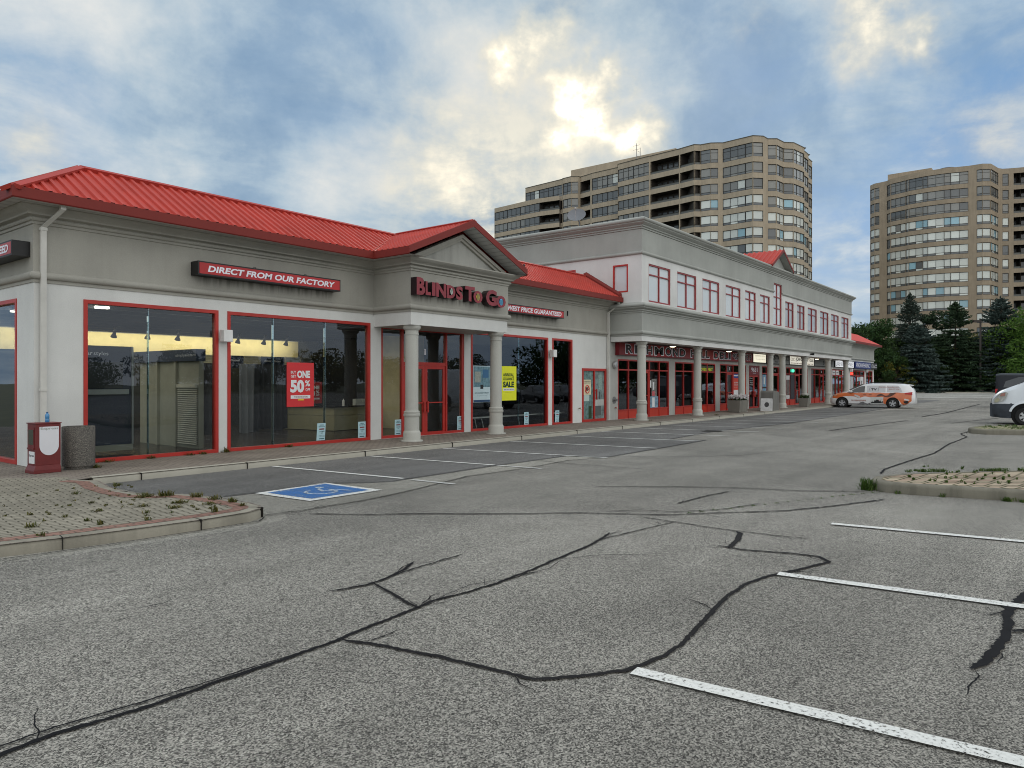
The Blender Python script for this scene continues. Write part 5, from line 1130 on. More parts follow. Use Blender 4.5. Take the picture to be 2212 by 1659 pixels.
# islands on the right ---------------------------------------------------------
def island(name, pts, h=.16):
    n = len(pts); P = [Vector(p) for p in pts]
    k_ = kerb(pts+[pts[0]], 'kerb', h=h, mat=M_KERB2)
    cx = sum(p[0] for p in pts)/n; cy = sum(p[1] for p in pts)/n
    ins = []
    for i, p in enumerate(P):
        a = (p-P[i-1]).normalized(); b = (P[(i+1) % n]-p).normalized(); n1 = Vector((a.y, -a.x)); n2 = Vector((b.y, -b.x)); o = (n1+n2)/(1+n1.dot(n2)); ins.append(p-o*.155)
    return ins
isl = [(13.30, -6), (13.10, -2.0), (12.68, .60), (12.58, 1.25), (12.42, 1.95), (12.45, 2.35), (12.70, 2.62), (13.20, 2.66), (13.9, 2.35), (14.9, 1.5), (15.7, .75), (16.6, -1), (17.2, -6)][::-1]
ins = island('right', isl, .16)
mb = MB(); mb.poly([(p.x, p.y, .157) for p in ins]); mb.build('island_paving', paver('island_pavers', (.36, .25, .19), (.50, .42, .31), (.05, .055, .02), rot=R(52), bw=.26, rh=.15, mo=.022), kind='structure')
isl2 = [(29.6, -5), (28.9, -1), (28.42, 1.32), (28.02, 2.30), (28.3, 2.75), (28.9, 2.9), (29.5, 2.86), (30.3, 2.7), (31.6, 1.5), (33.0, 0), (34, -5)][::-1]
ins2 = island('right far', isl2, .17)
mb = MB(); mb.poly([(p.x, p.y, .167) for p in ins2]); mb.build('island_paving', paver('island_pavers2', (.22, .22, .12), (.30, .27, .18), (.10, .12, .04), bw=.24, rh=.12), kind='structure')
# weeds --------------------------------------------------------------------------
def leafmat(name, c1, c2, trans=.25):
    m, t = nt_new(name); g = N(t, 'ShaderNodeNewGeometry')
    c = ramp(t, g.outputs['Random Per Island'], [(0, c1), (1, c2)])
    b = N(t, 'ShaderNodeBsdfPrincipled', i={'Roughness': .65}); L(t, c, b.inputs['Base Color']); b.inputs['Specular IOR Level'].default_value = .25
    tl = N(t, 'ShaderNodeBsdfTranslucent'); L(t, c, tl.inputs[0]); mx = N(t, 'ShaderNodeMixShader', i={0: trans}); L(t, b.outputs[0], mx.inputs[1]); L(t, tl.outputs[0], mx.inputs[2])
    o = N(t, 'ShaderNodeOutputMaterial'); L(t, mx.outputs[0], o.inputs[0]); return m
M_WEED = leafmat('weed', (.035, .06, .012), (.16, .13, .035))
M_WEEDG = leafmat('weed_green', (.03, .075, .012), (.10, .15, .03))
def tuft(mb, x, y, z, r, n, h, rnd):
    for _ in range(n):
        a = rnd.uniform(0, 6.283); l = rnd.uniform(.4, 1)*r; hh = rnd.uniform(.3, 1)*h; w = rnd.uniform(.003, .007)
        bx = x+rnd.gauss(0, r*.35); by = y+rnd.gauss(0, r*.35); ex = bx+math.cos(a)*l; ey = by+math.sin(a)*l; s = (-math.sin(a)*w, math.cos(a)*w)
        mb.add([(bx-s[0], by-s[1], z), (bx+s[0], by+s[1], z), ((bx+ex)/2+s[0], (by+ey)/2+s[1], z+hh*.8), ((bx+ex)/2-s[0], (by+ey)/2-s[1], z+hh*.8), (ex, ey, z+hh)], [(0, 1, 2, 3), (3, 2, 4)])
rnd = random.Random(11); mb = MB()
for x, y, r, n, h in ((3.02, 9.05, .08, 40, .05), (3.3, 9.9, .05, 14, .04), (3.55, 8.95, .06, 24, .04), (3.55, 8.6, .05, 18, .07), (4.0, 8.45, .05, 20, .05), (4.2, 8.9, .05, 20, .05), (4.4, 9.4, .10, 40, .05), (4.35, 9.9, .05, 16, .05), (4.75, 8.30, .05, 34, .13), (4.78, 10.15, .14, 90, .07), (5.0, 10.0, .12, 80, .09), (5.22, 9.6, .10, 60, .08), (5.26, 9.2, .10, 60, .07), (5.28, 8.8, .08, 46, .07), (5.2, 8.45, .06, 30, .05), (2.9, 8.45, .06, 24, .05), (2.55, 8.55, .04, 16, .05), (2.1, 9.3, .03, 12, .04), (5.03, 11.6, .10, 50, .05), (4.85, 9.3, .12, 60, .05), (4.6, 9.0, .10, 50, .04), (5.0, 8.9, .1, 40, .04), (4.3, 11.2, .06, 24, .05), (3.9, 9.5, .07, 30, .04), (3.5, 9.4, .05, 20, .04), (4.1, 10.2, .06, 26, .04)): tuft(mb, x, y, .13, r, n, h, rnd)
for _ in range(80):
    x = rnd.uniform(2.6, 5.15); y = rnd.uniform(8.5, 11.8)
    if rnd.random() < (.35 if x < 3.8 else .9): tuft(mb, x, y, .13, .03, rnd.randint(6, 16), .03, rnd)
for x in (6.1, 6.4, 7.3, 8.1, 8.4, 8.95, 10.6): tuft(mb, x, 15.16, .13, .12, 50, .07, rnd)
tuft(mb, 5.85, 14.35, .13, .10, 60, .07, rnd); tuft(mb, 8.93, 15.15, .13, .05, 40, .14, rnd); tuft(mb, 33.1, 13.5, .13, .15, 60, .06, rnd); tuft(mb, 26.5, 13.6, .13, .1, 30, .04, rnd)
mb.build('plaza_weeds', M_WEED, label='scattered small weeds and grass between the plaza pavers', cat='weeds', kind='stuff')
mb = MB(); tuft(mb, 12.55, 2.62, .005, .14, 160, .22, rnd)
for i in range(130):
    y = rnd.uniform(-2.5, 2.3); x = 12.75+(2.5-y)*.18+rnd.uniform(.05, 2.6); tuft(mb, x, y, .158, .03, rnd.choice((8, 12, 26)), .05, rnd)
for i in range(26): y = rnd.uniform(-2, 2.4); tuft(mb, 12.42+(2.0-y)*.14*(1 if y < 2 else 0), y, .005, .06, 18, .07, rnd)
for i in range(40): y = rnd.uniform(-1.5, 2.4); x = 14.1+(2.4-y)*.95; tuft(mb, x-.1, y, .158, .08, 26, .07, rnd)
for i in range(18): s = i/17; tuft(mb, 8.9+s*3.6, 4.0-s*1.6, .006, .06, 7, .02, rnd)
mb.build('island_weeds', M_WEEDG, label='green weeds growing in and around the near right island', cat='weeds', kind='stuff')
mb = MB()
for i in range(160): y = rnd.uniform(-2, 2.5); x = 28.6+rnd.uniform(0.1, 2.5); tuft(mb, x, y, .168, .08, 14, .06, rnd)
mb.build('far_island_weeds', M_WEEDG, label='grassy weeds on the far right island', cat='weeds', kind='stuff')
# drain grate
s = solo((lambda m_: (m_.lathe((24.0, 9.95, .010), [(.36, 0), (.36, .012), (.30, .012), (.30, .004)], 28), [m_.box(24.0-.28, 9.95-.26+i*.065, .014, 24.0+.28, 9.95-.23+i*.065, .022) for i in range(9)], m_)[-1])(MB()), 'drain_grate', paint('cast_iron', (.05, .048, .045), .6, .3), 'round iron drain grate in the stall asphalt', 'drain grate')
# far apron of paler concrete
mb = MB(); mb.poly([(92, 21, .009), (84, 12, .009), (90, 6.4, .009), (101, 2.0, .009), (140, -6, .009), (132.5, 6.0, .009), (119.5, 23.0, .009), (108, 24, .009)]); mb.build('pale_apron', asphalt('pale_asphalt', (.1, .1, .095), (.28, .27, .25), (.46, .45, .41)), kind='structure')
kerb([(110, 31), (119.5, 23.0), (132.5, 6.0), (150, -28)], 'kerb', h=.16, mat=M_CONC)
# ================================================================== towers
M_TCON = stucco('tower_concrete', (.44, .37, .28), .2); M_TCON2 = stucco('tower_concrete_two', (.38, .31, .23), .2)
M_TFR = paint('tower_frame', (.028, .026, .024), .5)
P_DARK = pane_mat('tower_pane_dark', (.085, .095, .10)); P_MID = pane_mat('tower_pane_mid', (.20, .20, .185)); P_LIGHT = pane_mat('tower_pane_light', (.66, .70, .66)); P_BLUE = pane_mat('tower_pane_blue', (.26, .48, .58)); P_BALC = paint('balcony_dark', (.05, .042, .035), .8)
PANES = [M_TFR, P_DARK, P_MID, P_LIGHT, P_BLUE]
def tower(root, pts, types, Zt, top_h, win_h, spn, first, nf, con, light_from, rnd, floors_of=None):
    """pts: plan polyline of the visible face, types per segment; floors from the top down"""
    P = [Vector(p) for p in pts]
    segs = list(zip(P[:-1], P[1:], types))
    wallm = MB()
    def nrm(a, b):
        e = (b-a).normalized(); return Vector((-e.y, e.x))*-1
    # orientation: outward towards the camera
    def outn(a, b):
        n = nrm(a, b); mid = (a+b)/2
        return n if n.dot(-mid) > 0 else -n
    rows = []; z = Zt-first
    for k in range(nf):
        h = top_h if k == 0 else win_h; rows.append((z-h, z)); z -= h+spn
    bands = []; zt = Zt
    for (zb, za) in rows: bands.append((za, zt)); zt = zb
    bands.append((-.5, zt))
    def q3(a, z): return (a.x, a.y, z)
    for a, b, ty in segs:
        n = outn(a, b)*-.35
        if ty == 'wall': wallm.quad(q3(a, -.5), q3(b, -.5), q3(b, Zt), q3(a, Zt)); continue
        for z0, z1 in bands:
            wallm.quad(q3(a, z0), q3(b, z0), q3(b, z1), q3(a, z1))
            wallm.quad(q3(a, z0), q3(b, z0), q3(b+n, z0), q3(a+n, z0)); wallm.quad(q3(a, z1), q3(b, z1), q3(b+n, z1), q3(a+n, z1))
        e = (b-a).normalized()*.01
        for p in (a, b): wallm.quad(q3(p, rows[-1][0]), q3(p+n, rows[-1][0]), q3(p+n, rows[0][1]), q3(p, rows[0][1]))
    return segs, rows, wallm, outn
def band_window(mb, a, b, z0, z1, outn, k, light, rnd, tall=False):
    n = outn(a, b)*-.16; L_ = (b-a).length; e = (b-a)/L_; A = a+n; fr = .045
    np_ = max(1, round(L_/1.25)); pw = L_/np_; zb = z0+(z1-z0)*.24
    def bx(s0, s1, za, zb_, d=.05):
        p = [A+e*s0, A+e*s1]; m_ = -n.normalized()*d
        mb.hexa([(p[0].x+m_.x, p[0].y+m_.y, za), (p[1].x+m_.x, p[1].y+m_.y, za), (p[1].x, p[1].y, za), (p[0].x, p[0].y, za), (p[0].x+m_.x, p[0].y+m_.y, zb_), (p[1].x+m_.x, p[1].y+m_.y, zb_), (p[1].x, p[1].y, zb_), (p[0].x, p[0].y, zb_)], 0)
    bx(0, L_, z0, z0+.09); bx(0, L_, z1-.08, z1); bx(0, L_, zb-.03, zb+.03, .045)
    if tall: bx(0, L_, z1-.62, z1-.57, .045)
    kind = rnd.random()
    for i in range(np_+1):
        s = i*pw; w = .16 if (i % 3 == 0) else .05; bx(max(0, s-w/2), min(L_, s+w/2), z0+.09, z1-.08, .06)
    base_ = 3 if light else (2 if kind < .6 else 1)
    for i in range(np_):
        s0, s1 = i*pw, (i+1)*pw
        r = rnd.random(); mi = base_ if r < .82 else rnd.choice([1, 2, 3, 4] if light else [1, 1, 2, 2, 3])
        if light and r > .82 and rnd.random() < .35: mi = 4
        p0 = A+e*s0; p1 = A+e*s1
        mb.quad((p0.x, p0.y, zb), (p1.x, p1.y, zb), (p1.x, p1.y, z1-.05), (p0.x, p0.y, z1-.05), mi)
        mb.quad((p0.x, p0.y, z0+.05), (p1.x, p1.y, z0+.05), (p1.x, p1.y, zb), (p0.x, p0.y, zb), (3 if (i % 3 == 1) and rnd.random() < .8 else 1) if light else (2 if i % 2 else 1))
def balcony(parent, a, b, z0, z1, outn, con, bow=.0):
    n = outn(a, b); i_ = n*-2.2
    A, B = a+i_, b+i_; mb = MB()
    mb.quad((A.x, A.y, z0), (B.x, B.y, z0), (B.x, B.y, z1), (A.x, A.y, z1)); mb.quad((a.x, a.y, z0), (A.x, A.y, z0), (A.x, A.y, z1), (a.x, a.y, z1)); mb.quad((b.x, b.y, z0), (B.x, B.y, z0), (B.x, B.y, z1), (b.x, b.y, z1))
    mb.quad((a.x, a.y, z1), (b.x, b.y, z1), (B.x, B.y, z1), (A.x, A.y, z1)); mb.quad((a.x, a.y, z0), (b.x, b.y, z0), (B.x, B.y, z0), (A.x, A.y, z0))
    o = mb.build('balcony', P_BALC, parent)
    g = MB(); L_ = (b-a).length; e = (b-a)/L_
    for s in np.arange(.2, L_-.7, 1.15):
        p0 = A+e*float(s)-i_.normalized()*.05; p1 = A+e*float(s+.8)-i_.normalized()*.05
        g.quad((p0.x, p0.y, z0+.1), (p1.x, p1.y, z0+.1), (p1.x, p1.y, z1-.4), (p0.x, p0.y, z1-.4))
    g.build('door', P_DARK, o)
    r_ = MB(); p0, p1 = a-n*.12, b-n*.12
    r_.quad((p0.x, p0.y, z0+.0), (p1.x, p1.y, z0), (p1.x, p1.y, z0+.42), (p0.x, p0.y, z0+.42)); r_.quad((p0.x, p0.y, z0+.42), (p1.x, p1.y, z0+.42), (a.x+(b-a).x, b.y, z0+.45), (a.x, a.y, z0+.45))
    r_.build('railing', paint('balcony_rail', (.13, .13, .12), .4), o)
rnd = random.Random(5)
# tower one: long stepped slab with rounded bays
TA = [(122.1, 91.57), (121.2, 81.6), (120.9, 81.3), (120.7, 79.2), (121.5, 78.0), (122.1, 77.9), (121.55, 75.26), (121.38, 74.8), (121.03, 68.8), (119.3, 67.8), (118.45, 60.95), (118.57, 60.7), (118.02, 54.9), (117.98, 54.68), (117.4, 51.8), (118.2, 51.0), (118.36, 49.25), (119.05, 48.2), (119.55, 47.6), (119.1, 42.25), (120.4, 41.0), (122.2, 40.8), (123.1, 39.6), (125.7, 39.25), (126.94, 38.0), (130.84, 37.37), (131.6, 37.9), (135.2, 37.9), (136, 38.6), (140, 38.6)]
TTY = ['win', 'wall', 'win', 'win', 'wall', 'balc', 'wall', 'win', 'wall', 'win', 'wall', 'balc', 'wall', 'balc', 'balc', 'wall', 'win', 'wall', 'win', 'win', 'wall', 'win', 'win', 'wall', 'win', 'wall', 'win', 'wall', 'win']
TTY = ['win', 'wall', 'win', 'win', 'wall', 'balc', 'wall', 'win', 'wall', 'win', 'wall', 'balc', 'wall', 'balc', 'balc', 'win', 'win', 'wall', 'win', 'win', 'wall', 'win', 'win', 'win', 'win', 'wall', 'win', 'wall', 'win']
T1 = thing('apartment_tower', (125, 55, 0), 'long stepped beige apartment tower with dark balconies behind the two storey shops', 'apartment tower')
Zt = 42.4
segs, rows, wm, outn = tower(T1, TA, TTY, Zt, 2.33, 1.82, .88, 1.0, 15, M_TCON, 3, rnd)
cap = TA+[(152, 45), (150, 91.57)]
wm.poly([(x, y, Zt) for x, y in cap]); wm.quad((140, 38.6, 0), (152, 45, 0), (152, 45, Zt), (140, 38.6, Zt)); wm.quad((122.1, 91.57, 36), (150, 91.57, 36), (150, 91.57, Zt), (122.1, 91.57, Zt)); wm.quad((152, 45, 0), (150, 91.57, 0), (150, 91.57, Zt), (152, 45, Zt))
# lower wing at the left end, one storey down
LW = [(121.12, 99.2), (120.2, 90.4), (119.95, 86.4), (120.6, 81.9)]
for a, b in zip(LW[:-1], LW[1:]): pass
wm.build('wall', M_TCON, T1)
def vpx(p, z):
    d = Vector((p.x, p.y, 0)); dep = d.dot(FW); return 1106+1564*d.dot(RT)/dep, 824-1564*(z-CAMH)/dep
def roofline(u):   # skyline of the shops in front, to leave out what never shows
    if u < 1385: return 520+(u-1075)*(-47/310)
    return 473+(u-1385)*.366
cap_m = MB()
for i, (a, b) in enumerate(zip([Vector(p) for p in TA[:-1]], [Vector(p) for p in TA[1:]])):
    n = outn(a, b)*.06; cap_m.hexa([(a.x+n.x, a.y+n.y, Zt), (b.x+n.x, b.y+n.y, Zt), (b.x-n.x*5, b.y-n.y*5, Zt), (a.x-n.x*5, a.y-n.y*5, Zt), (a.x+n.x, a.y+n.y, Zt+.12), (b.x+n.x, b.y+n.y, Zt+.12), (b.x-n.x*5, b.y-n.y*5, Zt+.12), (a.x-n.x*5, a.y-n.y*5, Zt+.12)])
cap_m.build('parapet_cap', paint('parapet_dark', (.10, .09, .07), .6), T1)
nw = 0; hid = MB()
i = 0
while i < len(segs):
    a, b, ty = segs[i]; grp = [(a, b)]
    while ty == 'win' and i+1 < len(segs) and segs[i+1][2] == 'win' and i not in (22,): i += 1; grp.append((segs[i][0], segs[i][1]))
    for k, (z0, z1) in enumerate(rows):
        if ty == 'wall': break
        if i < 1 and k > 0: continue
        u, v = vpx(a, z1); seen = v < roofline(u)+12 and not (i > 24 and k > 12)
        if ty == 'win':
            mb = MB() if seen else hid
            for (p, q) in grp: band_window(mb, p, q, z0, z1, outn, k, k >= (3 if a.y < 55 else 4), rnd, k == 0)
            if seen: mb.build('window', PANES, T1); nw += 1
        elif seen: balcony(T1, a, b, z0, z1, outn, M_TCON)
    i += 1
# lower left part
P_ = [Vector(p) for p in LW]; wl = MB()
zl = rows[1][1]+.93
for a, b, ty in ((P_[0], P_[1], 'win'), (P_[1], P_[2], 'win'), (P_[2], P_[3], 'balc')):
    bands = [(rows[k][1], rows[k-1][0] if k > 1 else zl) for k in range(1, 15)]+[(-.5, rows[14][0])]
    if ty == 'balc': bands = bands[1:]+[(rows[1][1], rows[0][0])]
    for z0, z1 in bands:
        n = outn(a, b)*-.35
        wl.quad((a.x, a.y, z0), (b.x, b.y, z0), (b.x, b.y, z1), (a.x, a.y, z1)); wl.quad((a.x, a.y, z0), (b.x, b.y, z0), (b.x+n.x, b.y+n.y, z0), (a.x+n.x, a.y+n.y, z0))
    for k in range(1, 15):
        z0, z1 = rows[k]; u, v = vpx(a, z1); seen = v < roofline(max(u, 1075))+12
        if ty == 'win':
            mb = MB() if seen else hid; band_window(mb, a, b, z0, z1, outn, k, k >= 4, rnd)
            if seen: mb.build('window', PANES, T1); nw += 1
        elif seen: balcony(T1, a, b, z0, z1, outn, M_TCON)
wl.quad((121.12, 99.2, 0), (150, 99.2, 0), (150, 99.2, zl), (121.12, 99.2, zl)); wl.poly([(121.12, 99.2, zl), (120.2, 90.4, zl), (121.9, 89.5, zl), (150, 89.5, zl), (150, 99.2, zl)])
wl.build('lower_wing', M_TCON, T1)
hid.build('window', PANES, T1, kind='stuff')
mb = MB(); mb.prism([(128, 60.2), (128, 84), (140, 84), (140, 60.2)], Zt+.01, 46.2); ph = mb.build('penthouse', M_TCON, T1)
mb = MB(); mb.box(127.9, 70.2, 44.2, 127.99, 71.6, 45.3); mb.build('vent', M_TFR, ph)
a = MB(); a.tube([(127, 68.0, 42.5), (127, 68.0, 48.4)], .06); a.tube([(127, 67.2, 42.5), (127, 67.2, 47.4)], .05)
for z in (43.5, 44.5, 45.5, 46.5): a.tube([(127, 67.2, z), (127, 68, z+.5)], .03)
for z in (47.2, 48): a.tube([(127, 67.3, z), (127, 68.8, z)], .03)
a.build('antenna_mast', paint('mast_grey', (.25, .25, .25), .5), T1)
# tower two ---------------------------------------------------------------------
TB = [(172.8, 35.5), (171.6, 34.4), (171.4, 33.4), (171.0, 31.9), (169.9, 31.0), (168.72, 27.94), (168.31, 27.31), (167.82, 24.69), (167.75, 23.8), (167.86, 20.92), (168.1, 19.8), (168.9, 16.88), (168.9, 15.49), (168.9, 14.5), (169.9, 13.2), (174.4, 12.3), (175.4, 11.7), (175.9, 10.7), (176.2, 9.9), (176.6, 8.7), (177.2, 6.5), (176.5, 5.0), (176.5, -1)]
BTY = ['win', 'win', 'wall', 'win', 'win', 'wall', 'win', 'wall', 'win', 'wall', 'win', 'wall', 'win', 'win', 'win', 'wall', 'win', 'wall', 'balc', 'balc', 'wall', 'win']
BTY = ['win', 'win', 'wall', 'win', 'win', 'win', 'win', 'win', 'win', 'win', 'win', 'wall', 'win', 'win', 'win', 'wall', 'win', 'wall', 'balc', 'balc', 'wall', 'win']
T2 = thing('apartment_tower', (172, 20, 0), 'brown beige apartment tower at the right, rising behind the spruces', 'apartment tower')
Zt = 44.5
segs, rows, wm, outn = tower(T2, TB, BTY, Zt, 2.42, 1.92, .86, 1.05, 15, M_TCON2, 3, rnd)
wm.poly([(x, y, Zt) for x, y in TB+[(200, -1), (200, 35.5)]]); wm.quad((172.8, 35.5, 0), (200, 35.5, 0), (200, 35.5, Zt), (172.8, 35.5, Zt)); wm.quad((176.5, -1, 0), (200, -1, 0), (200, -1, Zt), (176.5, -1, Zt)); wm.quad((200, -1, 0), (200, 35.5, 0), (200, 35.5, Zt), (200, -1, Zt))
wm.build('wall', M_TCON2, T2)
i = 0; nb = 0; hid = MB()
while i < len(segs):
    a, b, ty = segs[i]; grp = [(a, b)]
    while ty == 'win' and i+1 < len(segs) and segs[i+1][2] == 'win' and i not in (5, 7, 9): i += 1; grp.append((segs[i][0], segs[i][1]))
    for k, (z0, z1) in enumerate(rows):
        if ty == 'wall': break
        out = b.y < 6.4
        if ty == 'win':
            mb = hid if (k > 12 or out) else MB()
            for (p, q) in grp: band_window(mb, p, q, z0, z1, outn, k, k >= 3, rnd, k == 0)
            if mb is not hid: mb.build('window', PANES, T2); nb += 1
        elif k < 12: balcony(T2, a, b, z0, z1, outn, M_TCON2)
    i += 1
hid.build('window', PANES, T2, kind='stuff')
mb = MB(); mb.prism([(178, 24.5), (178, 33), (186, 33), (186, 24.5)], Zt+.01, 47.6); mb.build('penthouse', M_TCON2, T2)
mb = MB(); mb.lathe((172.5, 21, Zt+.01), [(2.4, 0), (2.4, .4), (1.6, .9), (.2, 1.1)], 20); mb.build('roof_dome', paint('dome_dark', (.08, .06, .05), .6), T2)
print('tower windows', nw, nb)
# ================================================================== trees
M_BARK = paint('bark', (.07, .055, .04), .9, var=.4, vs=4)
def quads_mesh(name, P, mats, parent, mi=None, **tags):
    """P: (n,4,3) array of quads"""
    n = len(P); me = bpy.data.meshes.new(name)
    off = LOCS.get(parent.name, Vector((0, 0, 0))) if parent else Vector((0, 0, 0))
    V = (P.reshape(-1, 3)-np.array(off)).astype(np.float32)
    me.vertices.add(4*n); me.vertices.foreach_set('co', V.ravel()); me.loops.add(4*n); me.loops.foreach_set('vertex_index', np.arange(4*n, dtype=np.int32))
    me.polygons.add(n); me.polygons.foreach_set('loop_start', np.arange(0, 4*n, 4, dtype=np.int32)); me.polygons.foreach_set('loop_total', np.full(n, 4, dtype=np.int32))
    for m in mats: me.materials.append(m)
    if mi is not None: me.polygons.foreach_set('material_index', mi.astype(np.int32))
    me.update(); me.validate(); o = bpy.data.objects.new(name, me); COL.objects.link(o)
    if parent: o.parent = parent
    tag(o, **tags); return o
def cards(C, D, size, rs, flat=.5):
    """leaf cards centred at C, roughly along D"""
    n = len(C); d = D+rs.normal(0, .35, (n, 3)); d /= np.linalg.norm(d, axis=1)[:, None]
    r = rs.normal(0, 1, (n, 3)); r[:, 2] *= flat; s = np.cross(d, r); s /= np.linalg.norm(s, axis=1)[:, None]
    l = (size*rs.uniform(.6, 1.3, n))[:, None]; w = l*.42
    return np.stack([C-d*l*.5-s*w*.35, C-d*l*.5+s*w*.35, C+d*l*.5+s*w*.5, C+d*l*.5-s*w*.5], 1)
def spruce(x, y, h, rad, seed, mats, lab, skirt=.04, group='evergreens in front of the fence', size=.30, dens=1.0, shape=.8):
    rs = np.random.RandomState(seed); t_ = thing('spruce_tree', (x, y, 0), lab, 'tree', group)
    a = MB(); a.tube([(x, y, 0), (x, y, h*.5), (x, y, h*.97)], h*.018, 8, r2=.02); a.build('trunk', M_BARK, t_)
    C = []; D = []; z = h*skirt; lim = MB()
    while z < h*.985:
        f = 1-z/h; R_ = rad*(f**shape)*(1.0 if f < .93 else .9)
        nb = int(8+8*f); ph = rs.uniform(0, 6.28)
        for j in range(nb):
            az = ph+j*6.283/nb+rs.normal(0, .15); L_ = R_*rs.uniform(.72, 1.12); zz = z+rs.normal(0, .10)
            rise = -.18 if f > .3 else .25
            if rs.rand() < .25: lim.tube([(x, y, zz), (x+math.cos(az)*L_*.8, y+math.sin(az)*L_*.8, zz+rise*L_*.7)], .025, 4, r2=.008)
            m = max(6, int(L_*20*dens))
            s = rs.uniform(.12, 1, m)**.75*L_
            wob = rs.normal(0, 1, m)*.13*(.35+s/L_)*min(1.6, L_)
            px = x+math.cos(az)*s-math.sin(az)*wob; py = y+math.sin(az)*s+math.cos(az)*wob
            pz = zz+rise*s+.18*s*s/max(L_, .1)*.6-abs(rs.normal(0, .10, m))
            C.append(np.stack([px, py, pz], 1)); dd = np.stack([np.full(m, math.cos(az))+rs.normal(0, .5, m), np.full(m, math.sin(az))+rs.normal(0, .5, m), np.full(m, rise)], 1); D.append(dd)
        z += .30+.25*f
    # leader
    m = 30; C.append(np.stack([x+rs.normal(0, .05, m), y+rs.normal(0, .05, m), h-rs.uniform(0, 1, m)*.9], 1)); D.append(np.tile([[0, 0, 1.]], (m, 1)))
    C = np.concatenate(C); D = np.concatenate(D)
    P = cards(C, D, size, rs); quads_mesh('crown', P, mats, t_); lim.build('limb', M_BARK, t_); return t_
def broadleaf(x, y, h, rad, seed, mats, lab, z0=.2, group='leafy trees along the fence', size=.28, n=9000, blobs=26, name='leafy_tree', asym=1.0):
    rs = np.random.RandomState(seed); t_ = thing(name, (x, y, 0), lab, 'tree', group)
    a = MB(); a.tube([(x, y, 0), (x+.1, y, h*.3), (x, y+.1, h*.75)], h*.02+.05, 8, r2=.04); 
    C = []; K = []
    for j in range(blobs):
        zf = rs.uniform(z0, 1); rr = rad*math.sqrt(max(.05, 1-((zf-z0-.35)/(.75))**2))*rs.uniform(.25, 1)
        az = rs.uniform(0, 6.28); c = np.array([x+math.cos(az)*rr, y+math.sin(az)*rr, h*zf*.93]); br = rad*rs.uniform(.22, .42)
        a.tube([(x, y, h*max(.15, zf*.6)), ((x+c[0])/2, (y+c[1])/2, (h*zf*.7+c[2])/2), tuple(c)], .07, 5, r2=.015)
        m = n//blobs; v = rs.normal(0, 1, (m, 3)); v /= np.linalg.norm(v, axis=1)[:, None]; rad_ = rs.uniform(.35, 1, (m, 1))**.5
        C.append(c+v*rad_*br*np.array([1, 1, .75])); K.append(v)
    a.build('trunk', M_BARK, t_)
    C = np.concatenate(C); D = np.concatenate(K)*.4+rs.normal(0, .6, (len(C), 3)); C[:, 2] = np.clip(C[:, 2], .1, h)
    quads_mesh('crown', cards(C, D, size, rs, 1.0), mats, t_); return t_
LM_BLUE = leafmat('blue_spruce_needles', (.018, .034, .028), (.085, .12, .105), .1); LM_DK = leafmat('dark_needles', (.010, .026, .012), (.045, .08, .035), .1)
LM_SP = leafmat('grey_spruce_needles', (.018, .034, .024), (.075, .10, .08), .1); LM_PINE = leafmat('pine_needles', (.012, .035, .010), (.055, .11, .03), .15)
LM_LEAF = leafmat('dark_leaves', (.010, .028, .008), (.05, .09, .02), .25); LM_BR = leafmat('light_leaves', (.045, .11, .015), (.15, .26, .05), .35); LM_YEL = leafmat('yellow_leaves', (.06, .09, .015), (.26, .24, .05), .3); LM_BROWN = leafmat('brownish_leaves', (.04, .03, .015), (.12, .09, .04), .2)
def at(u, d):
    p = FW*d+RT*(u-1106)/1564*d; return p.x, p.y
def hz(v, d): return CAMH+(824-v)*d/1564
x, y = at(1863, 111); broadleaf(x, y, hz(668, 111), 4.6, 21, [LM_PINE], 'dark green pine with layered limbs rising behind the red roof of the far wing', size=.34, n=11000, blobs=30, name='pine_tree', group=None, z0=.35)
x, y = at(1842, 116); broadleaf(x, y, hz(700, 116), 3.0, 22, [LM_BROWN], 'brownish tree just above the red roof of the far wing', size=.3, n=4000, group=None)
x, y = at(1966, 119); spruce(x, y, hz(632, 119), 5.6, 23, [LM_SP], 'tallest grey green spruce, left of the other spruces and behind the small blue one')
x, y = at(1992, 117); broadleaf(x, y, hz(668, 117), 3.4, 24, [LM_DK], 'dark bushy evergreen leaning against the tallest spruce', size=.32, n=9000, group=None, name='evergreen_tree')
x, y = at(1981, 110.8); spruce(x, y, hz(700, 110.8), 5.2, 25, [LM_BLUE], 'blue spruce with curled blue grey boughs, the shortest of the spruces', shape=.62, size=.34, dens=1.2)
x, y = at(2064, 113); spruce(x, y, hz(650, 113), 5.8, 26, [LM_DK], 'slim dark green spruce in the middle, left of the tall lamp post', shape=.72, dens=1.2)
x, y = at(2161, 112); spruce(x, y, hz(641, 112), 6.6, 27, [LM_BLUE], 'broad blue spruce at the right, behind the tall lamp post', shape=.7, size=.32, dens=1.2)
x, y = at(2238, 108.8); broadleaf(x, y, hz(664, 108.8), 6.4, 28, [LM_BR], 'light green leafy tree at the right edge', size=.32, n=30000, blobs=70, z0=.03, group=None)
x, y = at(2110, 118); broadleaf(x, y, hz(706, 118), 3.6, 29, [LM_YEL], 'yellow green tree showing between the two right hand spruces', size=.3, n=6000, group=None)
x, y = at(1918, 110.5); broadleaf(x, y, hz(745, 110.5), 3.2, 30, [LM_LEAF], 'dark leafy tree to the left of the short blue spruce', size=.3, n=9000, z0=.1)
x, y = at(1935, 109.6); broadleaf(x, y, hz(778, 109.6), 2.1, 31, [LM_YEL], 'yellow tinged shrub at the foot of the dark leafy tree', size=.26, n=3500, z0=.1, group=None, name='shrub')
